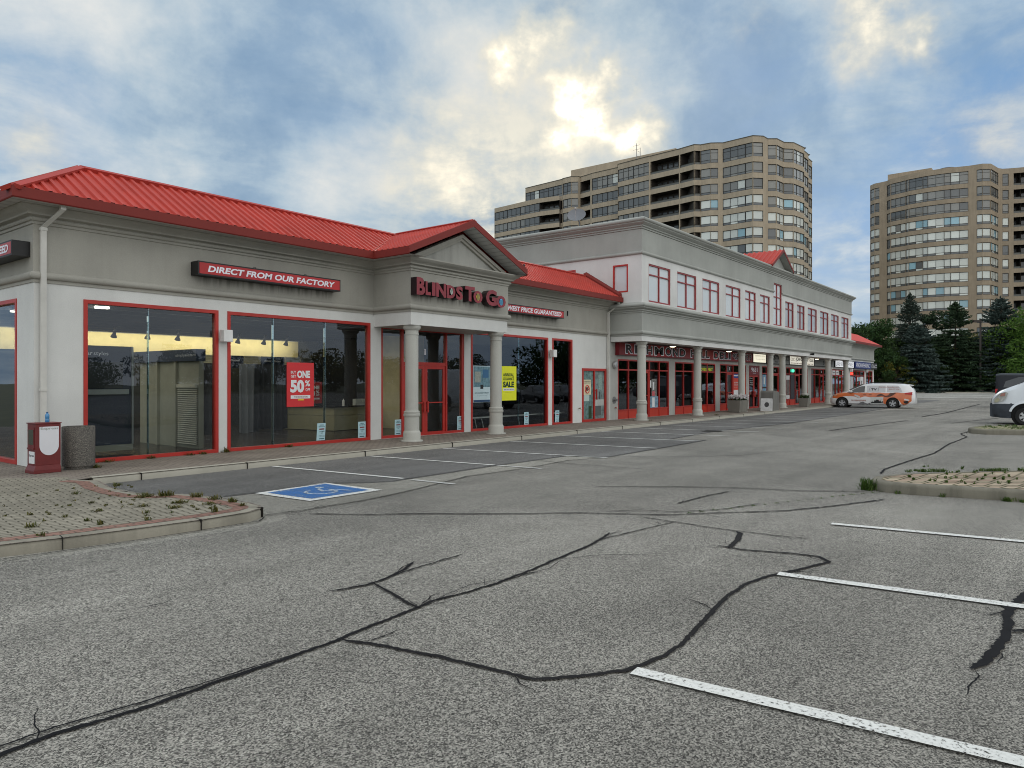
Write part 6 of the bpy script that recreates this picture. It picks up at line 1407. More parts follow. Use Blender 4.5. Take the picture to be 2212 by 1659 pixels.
x, y = at(2022, 114); broadleaf(x, y, hz(745, 114), 3.4, 32, [LM_LEAF], 'dark leafy tree filling the gap between the blue spruce and the middle spruce', size=.3, n=8000, z0=.05)
x, y = at(2108, 114.5); broadleaf(x, y, hz(742, 114.5), 3.4, 33, [LM_LEAF], 'dark leafy tree behind the tall lamp post', size=.3, n=8000, z0=.05)
x, y = at(1893, 113); broadleaf(x, y, hz(730, 113), 3.4, 34, [LM_LEAF], 'dark leafy tree at the corner of the far wing', size=.3, n=9000, z0=.05)
x, y = at(2185, 110.2); broadleaf(x, y, hz(770, 110.2), 2.8, 35, [LM_LEAF], 'low dark leafy tree under the light green tree', size=.3, n=7000, z0=.05)
x, y = at(2040, 121); broadleaf(x, y, hz(728, 121), 6.5, 36, [LM_LEAF], 'broad dark tree deep behind the middle spruce', size=.42, n=12000, z0=.02, group=None)
x, y = at(1935, 122); broadleaf(x, y, hz(735, 122), 6.5, 37, [LM_LEAF], 'broad dark tree deep behind the tallest spruce', size=.42, n=12000, z0=.02, group=None)
x, y = at(2140, 121); broadleaf(x, y, hz(735, 121), 6.0, 38, [LM_LEAF], 'broad dark tree deep behind the right hand blue spruce', size=.42, n=12000, z0=.02, group=None)
# the wooden fence behind them
fx = [at(u, 116.5) for u in (1870, 1950, 2030, 2110, 2190, 2270)]
fn = thing('wooden_fence', (*fx[0], 0), 'dark board fence in the shade behind the spruces', 'fence')
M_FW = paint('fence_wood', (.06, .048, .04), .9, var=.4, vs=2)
mb = MB(); ps = MB()
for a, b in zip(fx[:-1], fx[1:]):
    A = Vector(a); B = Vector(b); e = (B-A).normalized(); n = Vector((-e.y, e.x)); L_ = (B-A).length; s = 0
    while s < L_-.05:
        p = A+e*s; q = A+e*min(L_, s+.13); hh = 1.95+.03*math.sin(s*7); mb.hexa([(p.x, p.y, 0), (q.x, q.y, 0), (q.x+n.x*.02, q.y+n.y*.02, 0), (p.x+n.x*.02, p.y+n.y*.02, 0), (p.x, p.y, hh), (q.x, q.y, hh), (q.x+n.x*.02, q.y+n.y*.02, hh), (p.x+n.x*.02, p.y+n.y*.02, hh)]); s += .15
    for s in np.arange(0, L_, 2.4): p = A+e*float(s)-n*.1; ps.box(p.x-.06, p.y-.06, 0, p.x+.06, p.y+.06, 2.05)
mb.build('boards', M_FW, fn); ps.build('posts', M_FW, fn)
# street lamp by the verge
x, y = at(2118, 110.5)
lp = thing('street_lamp', (x, y, 0), 'tall dark lot lamp with a box head turned left, standing before the spruces', 'street lamp')
H_ = hz(690, 110.5); a = MB(); a.box(x-.12, y-.12, .75, x+.12, y+.12, H_); a.build('pole', paint('pole_dark', (.05, .04, .035), .6), lp)
hd = -RT; a = MB(); a.hexa([(x+hd.x*s_*1.0+FW.x*t_*.22, y+hd.y*s_+FW.y*t_*.22, z) for z in (H_-.45, H_-.10) for s_, t_ in ((.13, -1), (1.1, -1), (1.1, 1), (.13, 1))]); a.build('lamp_head', paint('pole_dark', (.05, .04, .035), .6), lp)
a = MB(); a.lathe((x, y, 0), [(.42, 0), (.42, .74)], 20); a.build('base', M_CONC, lp)
# trees across the road behind the viewer, mirrored in the glass
gl = 'leafy trees behind the viewer, mirrored in the shop windows'
bt0 = broadleaf(-8, -76, 8.5, 7.5, 41, [LM_LEAF], 'dark leafy tree behind the viewer, only mirrored in the shop glass', n=7000, size=.5, group=gl)
for i, (x, y, sc) in enumerate(((8, -76, .8), (20, -80, .65), (33, -78, .9), (44, -82, .6), (56, -78, .85), (70, -80, .7), (86, -78, .9), (104, -80, .8), (122, -78, .9), (-24, -70, .8))):
    r_ = bt0.copy(); COL.objects.link(r_); r_.location = (x, y, 0); r_.scale = (sc, sc, sc); r_.rotation_euler = (0, 0, i*1.3)
    for ch in bt0.children: c2 = ch.copy(); COL.objects.link(c2); c2.parent = r_
for i in range(11):
    r_ = bt0.copy(); COL.objects.link(r_); r_.location = (88+i*12, -27-(i % 3)*3, 0); sc = (1.1, .95, 1.25, 1.05)[i % 4]; r_.scale = (sc, sc, sc); r_.rotation_euler = (0, 0, i*1.7)
    for ch in bt0.children: c2 = ch.copy(); COL.objects.link(c2); c2.parent = r_
# ================================================================== vehicles
def loft(stations, mats, matf, parent, name='body', smooth=True):
    """stations: (x, [(y,z)...]) half section from the sill up to the centreline; mirrored"""
    mb = MB(); m = len(stations[0][1])
    vs = []
    for x, sec in stations:
        full = [(x+dx, -y, z) for (y, z, dx) in [(s[0], s[1], s[2] if len(s) > 2 else 0) for s in sec]]+[(x+dx, y, z) for (y, z, dx) in [(s[0], s[1], s[2] if len(s) > 2 else 0) for s in reversed(sec)]]
        vs.append(full)
    n = len(vs[0]); flat = [p for r in vs for p in r]; fs = []; mi = []
    for i in range(len(vs)-1):
        for k in range(n-1):
            fs.append((i*n+k, i*n+k+1, (i+1)*n+k+1, (i+1)*n+k)); kk = min(k, n-2-k); mi.append(matf(i, kk))
        fs.append((i*n+n-1, i*n, (i+1)*n, (i+1)*n+n-1)); mi.append(len(mats)-1)
    fs.append(tuple(range(n-1, -1, -1))); mi.append(matf(0, 0)); fs.append(tuple((len(vs)-1)*n+k for k in range(n))); mi.append(matf(len(vs)-2, 0))
    mb.v = flat; mb.f = fs; mb.m = mi
    return mb.build(name, mats, parent, smooth=smooth, angle=38, local=True)
def wheel(parent, x, y, r, w, spokes=5, rimc=(.42, .43, .45), rr=.66):
    """y: outer face (negative = camera side)"""
    sg = -1 if y < 0 else 1
    a = MB(); yi = -sg*w
    a.lathe((x, y, r), [(r*rr, 0.0), (r*.93, sg*.004), (r, -sg*.025), (r, yi+sg*.02), (r*.9, yi), (r*rr, yi)], 28, axis='Y', cap=False); wh = a.build('wheel', M_RUB, parent, smooth=True, local=True)
    a = MB(); R_ = r*rr
    a.lathe((x, y+(-sg)*.015, r), [(R_, 0), (R_*.93, sg*.012), (R_*.88, -sg*.02), (R_*.88, -sg*.06)], 28, axis='Y', cap=False)
    a.lathe((x, y-sg*.025, r), [(R_*.26, 0), (R_*.2, sg*.018)], 12, axis='Y')
    for k in range(spokes):
        q = 2*math.pi*k/spokes+.3; c, s = math.cos(q), math.sin(q); w0, w1 = R_*.15, R_*.24
        p = [(R_*.15, -w0), (R_*.9, -w1), (R_*.9, w1), (R_*.15, w0)]
        a.extr([(x+u*c-v*s, y-sg*.022, r+u*s+v*c) for u, v in p], (0, sg*.018, 0))
    a.build('rim', paint('alloy_%d' % int(rimc[0]*100), rimc, .35, .25), wh, local=True)
    a = MB(); a.lathe((x, y-sg*.034, r), [(R_*.86, 0), (R_*.86, -sg*.01)], 20, axis='Y'); a.build('brake_disc', M_BLACK, wh, local=True)
    return wh
M_RUB = paint('rubber', (.012, .012, .012), .75); M_CGL = paint('car_glass', (.012, .014, .017), .06, spec=.8, var=.0); M_LENS = paint('lamp_lens', (.45, .45, .42), .15, var=.3, vs=12); M_RLENS = paint('red_lens', (.5, .02, .02), .2); M_ARCH = paint('arch_dark', (.006, .006, .006), .9)
def offy(pts, y): return [(x, y, z) for x, z in pts]
def sidepoly(mb, pts, y0, y1_=None, mi=0):
    mb.extr([(x, y0, z) for x, z in pts], (0, .006, 0), mi)
# ---- minivan: white with an orange wrap
mv = thing('minivan', (52.2, 13.1, 0), 'white minivan with orange advertising wrap parked nose to the colonnade', 'minivan', rotz=R(-85), world=False)
def wrap():
    m, t = nt_new('wrap_orange_white'); tc = N(t, 'ShaderNodeTexCoord').outputs['Object']; s = N(t, 'ShaderNodeSeparateXYZ'); L(t, tc, s.inputs[0])
    n1 = noise(t, scaled(t, tc, (1.0, .1, .6)), 1.6, 3, .6); n2 = noise(t, tc, 3, 4, .6)
    xr = N(t, 'ShaderNodeFloatCurve'); cu = xr.mapping.curves[0]
    pts = [(0, .62), (.06, .62), (.12, .60), (.17, .74), (.30, .74), (.36, .66), (.44, .74), (.54, .66), (.60, .68), (.62, .45), (.68, .30), (.72, .60), (.80, .60), (.88, .25), (.94, .40), (.97, .50), (1, .55)]
    cu.points[0].location = pts[0]; cu.points[1].location = pts[-1]
    for p in pts[1:-1]: cu.points.new(*p)
    xr.mapping.update(); L(t, mth(t, 'DIVIDE', s.outputs[0], 5.0), xr.inputs[1])
    low = mth(t, 'ADD', xr.outputs[0], mth(t, 'MULTIPLY', mth(t, 'SUBTRACT', n1, .5), .10))
    a = mth(t, 'GREATER_THAN', s.outputs[2], low); b = mth(t, 'LESS_THAN', s.outputs[2], mth(t, 'ADD', 1.0, mth(t, 'MULTIPLY', mth(t, 'SUBTRACT', n1, .5), .18)))
    c_ = mth(t, 'LESS_THAN', s.outputs[0], 4.82); d_ = mth(t, 'GREATER_THAN', s.outputs[0], .16)
    f = mth(t, 'MULTIPLY', mth(t, 'MULTIPLY', a, b), mth(t, 'MULTIPLY', c_, d_))
    col_ = mixc(t, f, (.74, .74, .75), mixc(t, n2, (.42, .085, .018), (.80, .19, .045)))
    finish(t, col_, .3, 0, .5, coat=.6); return m
M_WRAP = wrap()
def sec(w, zb, zs, zbelt, zr, wr, dxr=0):
    # sill, lower side, mid side, belt, roof shoulder, roof edge, roof centre
    return [(w-.10, zb), (w-.02, zb+.06), (w, zs), (w-.015, zbelt), (wr+.03, zr-.12, dxr), (wr-.08, zr-.02, dxr), (0, zr, dxr)]
H = .94
st = [(0.0, [(.50, .28), (.62, .32), (.66, .50), (.60, .60), (.50, .64), (.30, .66), (0, .67)]),
      (.10, [(.74, .24), (.80, .30), (.82, .55), (.76, .70), (.64, .76), (.40, .79), (0, .80)]),
      (.35, [(.86, .22), (.93, .30), (.95, .60), (.90, .80), (.78, .87), (.5, .92), (0, .94)]),
      (.80, [(.88, .20), (.97, .30), (.98, .60), (.96, .86), (.86, .95), (.6, 1.02), (0, 1.04)]),
      (1.12, [(.88, .20), (.98, .30), (.99, .60), (.97, .92), (.86, 1.03), (.6, 1.10), (0, 1.13)]),
      (1.55, [(.88, .20), (.98, .30), (.99, .60), (.97, .97), (.80, 1.24), (.66, 1.31), (0, 1.35)]),
      (2.0, [(.88, .20), (.98, .30), (.99, .60), (.97, .98), (.77, 1.44), (.64, 1.51), (0, 1.55)]),
      (2.4, [(.88, .20), (.98, .30), (.99, .60), (.97, .99), (.77, 1.50), (.64, 1.57), (0, 1.60)]),
      (3.4, [(.88, .20), (.98, .30), (.99, .60), (.97, 1.0), (.77, 1.51), (.64, 1.58), (0, 1.61)]),
      (4.35, [(.88, .20), (.98, .30), (.99, .60), (.96, 1.0), (.76, 1.47), (.63, 1.54), (0, 1.58)]),
      (4.68, [(.86, .24), (.95, .34), (.96, .62), (.93, 1.0), (.74, 1.44), (.61, 1.50), (0, 1.53)]),
      (4.92, [(.80, .28), (.88, .36), (.90, .62), (.86, .95), (.70, 1.15), (.58, 1.20), (0, 1.22)]),
      (5.02, [(.70, .32), (.78, .38), (.80, .60), (.76, .78), (.62, .84), (.5, .86), (0, .87)])]
loft(st, [M_WRAP, M_CGL, M_BLACK], lambda i, k: 1 if (k == 4 and False) else 0, mv)
def yside(x, z):   # body half width at the window band
    return .97-(max(0, z-.98))/.52*.20
for sg in (-1, 1):
    def band(pts, mat, nm, off=.008, parent=mv):
        a = MB(); a.poly([(x, sg*(yside(x, z)+off), z) for x, z in (pts if sg < 0 else pts[::-1])]); return a.build(nm, mat, parent, local=True)
    band([(1.08, 1.0), (2.12, 1.02), (2.14, 1.43), (1.95, 1.42), (1.72, 1.34)], M_CGL, 'side_window')
    band([(2.26, 1.02), (3.34, 1.03), (3.34, 1.46), (2.26, 1.45)], paint('wrap_window', (.52, .52, .54), .3), 'side_window')
    band([(3.42, 1.03), (4.30, 1.04), (4.22, 1.28), (4.05, 1.45), (3.42, 1.46)], paint('wrap_window', (.52, .52, .54), .3), 'side_window')
    band([(2.13, 1.0), (2.24, 1.0), (2.24, 1.46), (2.15, 1.45)], M_WTRIM, 'pillar', .010)
    a = MB(); a.box(2.05, sg*.99, .86, 2.22, sg*1.005, .885); a.box(2.38, sg*.99, .87, 2.55, sg*1.005, .895); a.build('door_handle', paint('handle_brown', (.2, .06, .03), .4), mv, local=True)
    a = MB(); a.box(1.20, sg*.99, 1.0, 1.42, sg*1.16, 1.14); o = a.build('side_mirror', M_WTRIM, mv, local=True); b_ = o.modifiers.new('b', 'BEVEL'); b_.width = .04; b_.segments = 3
    a = MB(); a.poly([(x, sg*yy, z) for x, z, yy in [(.03, .60, .68), (.42, .80, .93), (.46, .87, .905), (.30, .82, .90), (.06, .70, .72)]][::1 if sg < 0 else -1]); a.build('headlight', M_LENS, mv, local=True)
    a = MB(); a.hexa([(4.45, sg*.90, .92), (4.86, sg*.84, .88), (4.86, sg*.95, .88), (4.45, sg*.985, .92), (4.45, sg*.90, 1.0), (4.86, sg*.84, 1.06), (4.84, sg*.94, 1.06), (4.45, sg*.98, 1.0)]); a.build('tail_lamp', M_RLENS, mv, local=True)
    for x in (.78, 3.76):
        a = MB(); a.lathe((x, sg*.975, .33), [(.385, 0), (.385, sg*.016)], 30, axis='Y'); a.build('wheel_arch', M_ARCH, mv, local=True)
        wheel(mv, x, sg*1.035, .315, .21, 5)
    a = MB(); a.tube([(2.3, sg*.68, 1.62), (2.5, sg*.68, 1.66), (4.0, sg*.68, 1.66), (4.2, sg*.68, 1.60)], .022, 6); a.build('roof_rail', M_BLACK, mv, local=True)
a = MB(); a.quad((1.10, -.80, 1.13), (1.10, .80, 1.13), (1.93, .62, 1.545), (1.93, -.62, 1.545)); 
a = MB(); a.hexa([(1.17, -.74, 1.16), (1.17, .74, 1.16), (1.92, .62, 1.53), (1.92, -.62, 1.53), (1.16, -.74, 1.18), (1.16, .74, 1.18), (1.91, .62, 1.555), (1.91, -.62, 1.555)]); a.build('windscreen', M_CGL, mv, local=True)
a = MB(); a.hexa([(4.55, -.62, 1.50), (4.85, -.60, 1.44), (4.85, .60, 1.44), (4.55, .62, 1.50), (4.55, -.62, 1.55), (4.86, -.60, 1.49), (4.86, .60, 1.49), (4.55, .62, 1.55)]); a.build('spoiler', M_WTRIM, mv, local=True)
a = MB(); a.hexa([(4.77, -.60, 1.02), (4.77, .60, 1.02), (4.97, .60, 1.0), (4.97, -.6, 1.0), (4.70, -.56, 1.40), (4.70, .56, 1.40), (4.80, .56, 1.40), (4.80, -.56, 1.40)]); a.build('rear_window', M_CGL, mv, local=True)
dec = lambda its, mat, nm: (lambda q: ([put_text(q, tx, bx, -yy, of) for tx, bx, yy, of in its], q.build(nm, mat, mv, local=True)))(MB())
dec([('\u0422\u0415\u041b\u0415\u0412\u0418\u0414\u0415\u041d\u0418\u0415', (1.32, 2.22, .43, .53), 1.0, .02)], paint('wrap_brown', (.32, .07, .03), .5), 'lettering')
def lean_text(tx, x0, x1, z0, z1, mat, of=.02):
    q = MB(); put_text(q, tx, (x0, x1, z0, z1), 0, of); q.v = [(x, -(yside(x, z)+.014), z) for x, y, z in q.v]; q.build('lettering', mat, mv, local=True)
lean_text('TV', 2.50, 2.84, 1.14, 1.29, M_BLACK, .04); lean_text('KartinaCanada.com', 2.98, 4.08, 1.33, 1.41, paint('wrap_brown', (.32, .07, .03), .5), .0); lean_text('1 866 477 9256', 3.48, 4.12, 1.19, 1.27, paint('wrap_brown', (.32, .07, .03), .5), .0)
for x0, s_ in ((2.45, 1), (2.90, -1)):
    q = MB()
    pts = [(x0+s_*(-.05+.05*(k_/4-1)**2*1), 1.12+.22*k_/8) for k_ in range(9)]
    q.tube([(x, -(yside(x, z)+.012), z) for x, z in pts], .008, 4); q.build('bracket_mark', M_BLACK, mv, local=True)
q = MB(); q.box(2.48, -1.004, .29, 3.22, -.996, .72); pc = q.build('picture_panel', paint('panel_pale', (.62, .64, .62), .4), mv, local=True)
q = MB(); rr = random.Random(9); sk = [(2.51, .32)]; x = 2.51
while x < 3.16:
    h = .40+.16*math.exp(-((x-2.86)/.14)**2)+rr.uniform(-.03, .10)*(1 if rr.random() < .5 else .2); sk += [(x, h), (x+.02, h)]; x += .03
sk += [(3.19, .44), (3.19, .32)]
q.poly([(x, -1.007, z) for x, z in sk]); q.build('skyline_drawing', M_BLACK, pc, local=True)
q = MB(); q.extr([(2.95+.0, -1.003, .50), (3.18, -1.003, .56), (3.18, -1.003, .57), (2.95, -1.003, .515)], (0, -.004, 0)); q.build('bridge_drawing', M_RP, pc, local=True)
def sidedraw(pts, mat, nm, y=-1.003):
    q = MB(); q.poly([(x, y, z) for x, z in pts]); q.build(nm, mat, mv, local=True)
G_ = paint('wrap_grey', (.16, .16, .17), .5, var=.5, vs=9)
sidedraw([(1.72, .22), (1.86, .36), (2.02, .41), (2.16, .34), (2.30, .28), (2.42, .34), (2.475, .34), (2.475, .22), (2.40, .25), (2.3, .22), (2.22, .25), (2.0, .22)], G_, 'film_drawing')
sidedraw([(1.50, .86), (1.60, .87), (1.85, .76), (1.86, .70), (1.78, .62), (1.72, .70), (1.55, .78)], paint('wrap_pale', (.6, .6, .58), .5), 'mug_drawing')
sidedraw([(2.80, .76), (2.95, .90), (3.12, .94), (3.24, .86), (3.36, .80), (3.5, .84), (3.62, 1.0), (3.96, 1.0), (3.82, .88), (3.66, .78), (3.5, .72), (3.30, .74), (3.15, .82), (2.98, .76)], paint('wrap_film', (.16, .07, .05), .5, var=.5, vs=14), 'film_drawing', -1.0)
sidedraw([(4.36, .46), (4.62, .50), (4.66, .36), (4.52, .32), (4.40, .36)], M_BLACK, 'clapper_drawing', -.985); sidedraw([(4.38, .54), (4.44, .64), (4.72, .56), (4.66, .50)], M_WTRIM, 'clapper_drawing', -.985)
# ---- white van in the right foreground
M_VW = paint('van_white', (.72, .75, .78), .28, var=.05, coat=.6); M_VB = paint('van_plastic', (.055, .065, .08), .55, var=.3, vs=5)
wv = thing('cargo_van', (34.9+.99, 2.72, 0), 'tall white cargo van cut by the right edge, dark plastic bumper and big headlight', 'van', rotz=R(-90), world=False)
W_ = .99
vst = [(0.0, [(.55, .42), (.66, .50), (.70, .80), (.66, .98), (.56, 1.02), (.3, 1.04), (0, 1.05)]),
       (.10, [(.78, .32), (.84, .42), (.86, .82), (.80, 1.10), (.66, 1.18), (.4, 1.20), (0, 1.21)]),
       (.30, [(.88, .28), (.95, .40), (.96, .84), (.90, 1.24), (.76, 1.33), (.5, 1.36), (0, 1.38)]),
       (.62, [(.90, .26), (.98, .40), (.98, .84), (.94, 1.36), (.82, 1.47), (.55, 1.50), (0, 1.52)]),
       (.95, [(.90, .30), (.99, .44), (.99, .84), (.96, 1.46), (.86, 1.60), (.6, 1.64), (0, 1.66)]),
       (1.25, [(.90, .30), (.99, .44), (.99, .84), (.97, 1.50), (.86, 1.80), (.65, 1.90), (0, 1.93)]),
       (1.70, [(.90, .30), (.99, .44), (.99, .84), (.98, 1.50), (.84, 2.26), (.70, 2.36), (0, 2.40)]),
       (2.05, [(.90, .30), (.99, .44), (.99, .84), (.98, 1.50), (.84, 2.36), (.72, 2.48), (0, 2.54)]),
       (5.6, [(.90, .30), (.99, .44), (.99, .84), (.98, 1.50), (.86, 2.38), (.74, 2.50), (0, 2.56)]),
       (5.85, [(.86, .36), (.95, .46), (.96, .84), (.95, 1.50), (.84, 2.34), (.72, 2.46), (0, 2.52)])]
loft(vst, [M_VW, M_VB], lambda i, k: 1 if (k <= 1 and i <= 3) else 0, wv)
for sg in (-1, 1):
    a = MB()
    pt = [(.105, .86, .86), (.10, 1.02, .835), (.30, 1.24, .925), (.52, 1.32, .955), (.60, 1.27, .975), (.52, 1.05, .985), (.40, .93, .975), (.22, .87, .93)]
    o8 = [(x-.02, sg*(y+.015), z) for x, z, y in pt]; a.poly(o8 if sg < 0 else o8[::-1]); hl = a.build('headlight', M_LENS, wv, local=True)
    a = MB(); o8 = [(x-.025, sg*(y+.022), z) for x, z, y in [(.32, 1.13, .935), (.38, 1.25, .94), (.52, 1.28, .965), (.50, 1.15, .975)]]; a.poly(o8 if sg < 0 else o8[::-1]); a.build('turn_lamp', paint('amber_lens', (.40, .20, .16), .25), hl, local=True)
    a = MB(); o8 = [(x-.022, sg*(y+.020), z) for x, z, y in [(.14, .90, .885), (.16, 1.02, .88), (.28, 1.08, .925), (.33, .98, .95), (.24, .90, .93)]]; a.poly(o8 if sg < 0 else o8[::-1]); a.build('reflector', paint('lens_warm', (.42, .40, .28), .2), hl, local=True)
    for x in (1.14, 4.75):
        a = MB(); a.lathe((x, sg*.975, .40), [(.46, 0), (.47, sg*.03)], 30, axis='Y'); a.build('wheel_arch', M_ARCH, wv, local=True)
        wheel(wv, x, sg*1.045, .345, .24, 6, (.5, .5, .5), .60)
    a = MB()
    for k_ in range(13):
        q0 = R(15+150*k_/12); q1 = R(15+150*(k_+1)/12)
        if k_ < 12: a.hexa([(1.14+.47*math.cos(q0), sg*.985, .40+.47*math.sin(q0)), (1.14+.47*math.cos(q1), sg*.985, .40+.47*math.sin(q1)), (1.14+.56*math.cos(q1), sg*.985, .40+.56*math.sin(q1)), (1.14+.56*math.cos(q0), sg*.985, .40+.56*math.sin(q0)), (1.14+.47*math.cos(q0), sg*1.03, .40+.47*math.sin(q0)), (1.14+.47*math.cos(q1), sg*1.03, .40+.47*math.sin(q1)), (1.14+.55*math.cos(q1), sg*1.005, .40+.55*math.sin(q1)), (1.14+.55*math.cos(q0), sg*1.005, .40+.55*math.sin(q0))])
    a.build('wheel_lip', M_VW, wv, local=True, smooth=True)
    a = MB(); o8 = [(x, sg*(.985-(z-1.5)*.16+.01), z) for x, z in [(1.35, 1.52), (2.35, 1.52), (2.35, 2.15), (1.85, 2.15)]]; a.poly(o8 if sg < 0 else o8[::-1]); a.build('side_window', M_CGL, wv, local=True)
    a = MB(); a.box(1.42, sg*1.0, 1.45, 1.58, sg*1.24, 1.85); a.build('side_mirror', M_BLACK, wv, local=True)
    a = MB(); a.box(2.1, sg*.992, 1.22, 2.3, sg*1.01, 1.26); a.build('door_handle', M_BLACK, wv, local=True)
    a = MB(); a.box(1.32, sg*.993, .45, 1.325+.006, sg*.9985, 1.5); a.box(2.42, sg*.993, .45, 2.426, sg*.9985, 2.2); a.build('door_gap', M_BLACK, wv, local=True)
    a = MB(); a.hexa([(.0, sg*.70, .30), (.66, sg*.985, .26), (.66, sg*.9, .26), (.0, sg*.6, .30), (-.03, sg*.72, .86), (.70, sg*1.0, .86), (.70, sg*.9, .86), (-.03, sg*.6, .86)]); a.build('bumper_corner', M_VB, wv, local=True)
a = MB(); a.box(-.05, -.70, .32, .08, .70, .84); a.build('bumper', M_VB, wv, local=True)
a = MB(); a.box(-.02, -.50, .86, .05, .50, 1.02); a.build('grille', M_BLACK, wv, local=True)
a = MB(); a.hexa([(1.0, -.80, 1.66), (1.0, .80, 1.66), (1.68, .74, 2.38), (1.68, -.74, 2.38), (.98, -.80, 1.70), (.98, .80, 1.70), (1.66, .74, 2.42), (1.66, -.74, 2.42)]); a.build('windscreen', M_CGL, wv, local=True)
# ---- black van behind
M_VK = paint('van_black', (.012, .013, .018), .35, var=.1, coat=.15, spec=.25)
kv = thing('passenger_van', (58.6, -.75, 0), 'black van with tinted glass partly hidden behind the white van', 'van', rotz=R(90), world=False)
kst = [(0.0, [(.6, .4), (.7, .5), (.74, .8), (.7, .95), (.6, 1.0), (.3, 1.02), (0, 1.03)]), (.4, [(.88, .3), (.97, .4), (.98, .8), (.94, 1.15), (.8, 1.22), (.5, 1.26), (0, 1.28)]), (1.2, [(.9, .3), (.99, .4), (.99, .8), (.97, 1.25), (.85, 1.45), (.6, 1.5), (0, 1.52)]),
       (2.0, [(.9, .3), (.99, .4), (.99, .8), (.97, 1.3), (.84, 2.1), (.7, 2.2), (0, 2.24)]), (4.7, [(.9, .3), (.99, .4), (.99, .8), (.97, 1.3), (.86, 2.14), (.74, 2.24), (0, 2.28)]), (4.98, [(.86, .4), (.95, .5), (.96, .8), (.93, 1.3), (.80, 2.1), (.68, 2.2), (0, 2.24)])]
loft(kst, [M_VK, M_BLACK], lambda i, k: 0, kv)
for sg in (-1, 1):
    ys = lambda z: .97-(z-1.3)*.155+.008
    a = MB(); o8 = [(x, sg*ys(z), z) for x, z in [(2.0, 1.34), (4.55, 1.34), (4.42, 1.75), (4.1, 2.02), (2.3, 2.02)]]; a.poly(o8 if sg < 0 else o8[::-1]); a.build('side_window', M_CGL, kv, local=True)
    a = MB(); a.box(4.86, sg*.86, .95, 5.0, sg*.955, 1.24); a.build('tail_lamp', M_RLENS, kv, local=True)
    for x in (.95, 4.0): wheel(kv, x, sg*1.0, .34, .22, 5)
# ---- dark cars standing across the lane outside the frame, mirrored in the dark shop windows
M_CB = paint('car_black', (.012, .013, .016), .25, var=.1, coat=.5)
def sedan(x, y, rz, lab):
    s = thing('parked_car', (x, y, 0), lab, 'car', rotz=rz, world=False)
    S_ = [(0, [(.5, .3), (.6, .36), (.62, .5), (.56, .6), (.45, .62), (.3, .64), (0, .65)]), (.15, [(.74, .24), (.8, .3), (.82, .52), (.76, .66), (.6, .72), (.4, .74), (0, .75)]), (1.1, [(.84, .2), (.88, .3), (.89, .56), (.86, .80), (.72, .90), (.5, .94), (0, .96)]),
          (1.45, [(.84, .2), (.88, .3), (.89, .56), (.87, .86), (.70, 1.0), (.55, 1.04), (0, 1.06)]), (2.1, [(.84, .2), (.88, .3), (.89, .56), (.87, .90), (.62, 1.38), (.5, 1.42), (0, 1.45)]), (3.1, [(.84, .2), (.88, .3), (.89, .56), (.87, .92), (.62, 1.38), (.5, 1.42), (0, 1.45)]),
          (3.9, [(.84, .2), (.88, .3), (.89, .56), (.86, .94), (.66, 1.06), (.55, 1.1), (0, 1.12)]), (4.4, [(.8, .26), (.85, .34), (.86, .56), (.82, .90), (.66, .98), (.5, 1.0), (0, 1.02)]), (4.55, [(.7, .32), (.78, .38), (.8, .56), (.74, .8), (.6, .86), (.4, .88), (0, .88)])]
    loft(S_, [M_CB, M_BLACK], lambda i, k: 0, s)
    for sg in (-1, 1):
        a = MB(); o8 = [(xx, sg*(.88-(z-.9)*.5+.01), z) for xx, z in [(1.6, .95), (3.7, .97), (3.15, 1.34), (2.15, 1.34)]]; a.poly(o8 if sg < 0 else o8[::-1]); a.build('side_window', M_CGL, s, local=True)
        a = MB(); a.hexa([(.05, sg*.55, .56), (.35, sg*.82, .60), (.35, sg*.7, .60), (.05, sg*.5, .56), (.06, sg*.56, .66), (.38, sg*.80, .72), (.38, sg*.7, .72), (.06, sg*.5, .66)]); a.build('headlight', M_LENS, s, local=True)
        for xx in (.85, 3.6): wheel(s, xx, sg*.9, .31, .2, 5)
sedan(45.5, -1.0, R(-60), 'black sedan outside the frame, mirrored in the dark window behind the second entrance column'); sedan(51, -2.2, R(-60), 'black sedan outside the frame, mirrored in the narrow dark window')
# ================================================================== street objects
nb = thing('newspaper_box', (5.0, 14.35, .13), 'dark red newspaper box with a white rounded panel reading Express, by the shop corner', 'newspaper box', rotz=R(3), world=False)
M_NB = paint('box_maroon', (.16, .022, .022), .45, 0, .2, 6)
a = MB(); a.box(-.20, -.16, .14, .20, .17, .86); a.hexa([(-.235, -.17, 0), (.205, -.17, 0), (.205, .18, 0), (-.235, .18, 0), (-.235, -.17, .05), (.205, -.17, .05), (.205, .18, .05), (-.235, .18, .05)]); a.hexa([(-.235, -.17, .05), (.205, -.17, .05), (.205, .18, .05), (-.235, .18, .05), (-.20, -.16, .14), (.20, -.16, .14), (.20, .17, .14), (-.20, .17, .14)])
a.box(-.215, -.172, .861, .212, .182, .878); o = a.build('cabinet', M_NB, nb, local=True); bv = o.modifiers.new('bevel', 'BEVEL'); bv.width = .004; bv.segments = 1
a = MB(); pts = [(-.155, .81), (.155, .81)]+[(.155*math.cos(R(q)), .50+.17*math.sin(R(q))-.02) for q in range(0, -181, -12)]
a.extr([(x+.012, -.1635, z) for x, z in pts][::-1], (0, .003, 0)); pn = a.build('poster_panel', paint('box_white', (.72, .72, .76), .4, var=.06), nb, local=True)
a = MB(); put_text(a, 'Express', (-.125, .155, .745, .80), -.1645, .01); a.build('lettering', paint('faded_ink', (.34, .38, .33), .6, var=.4, vs=20), pn, local=True)
a = MB(); a.box(-.209, -.11, .44, -.201, .12, .80); d_ = a.build('door', M_NB, nb, local=True)
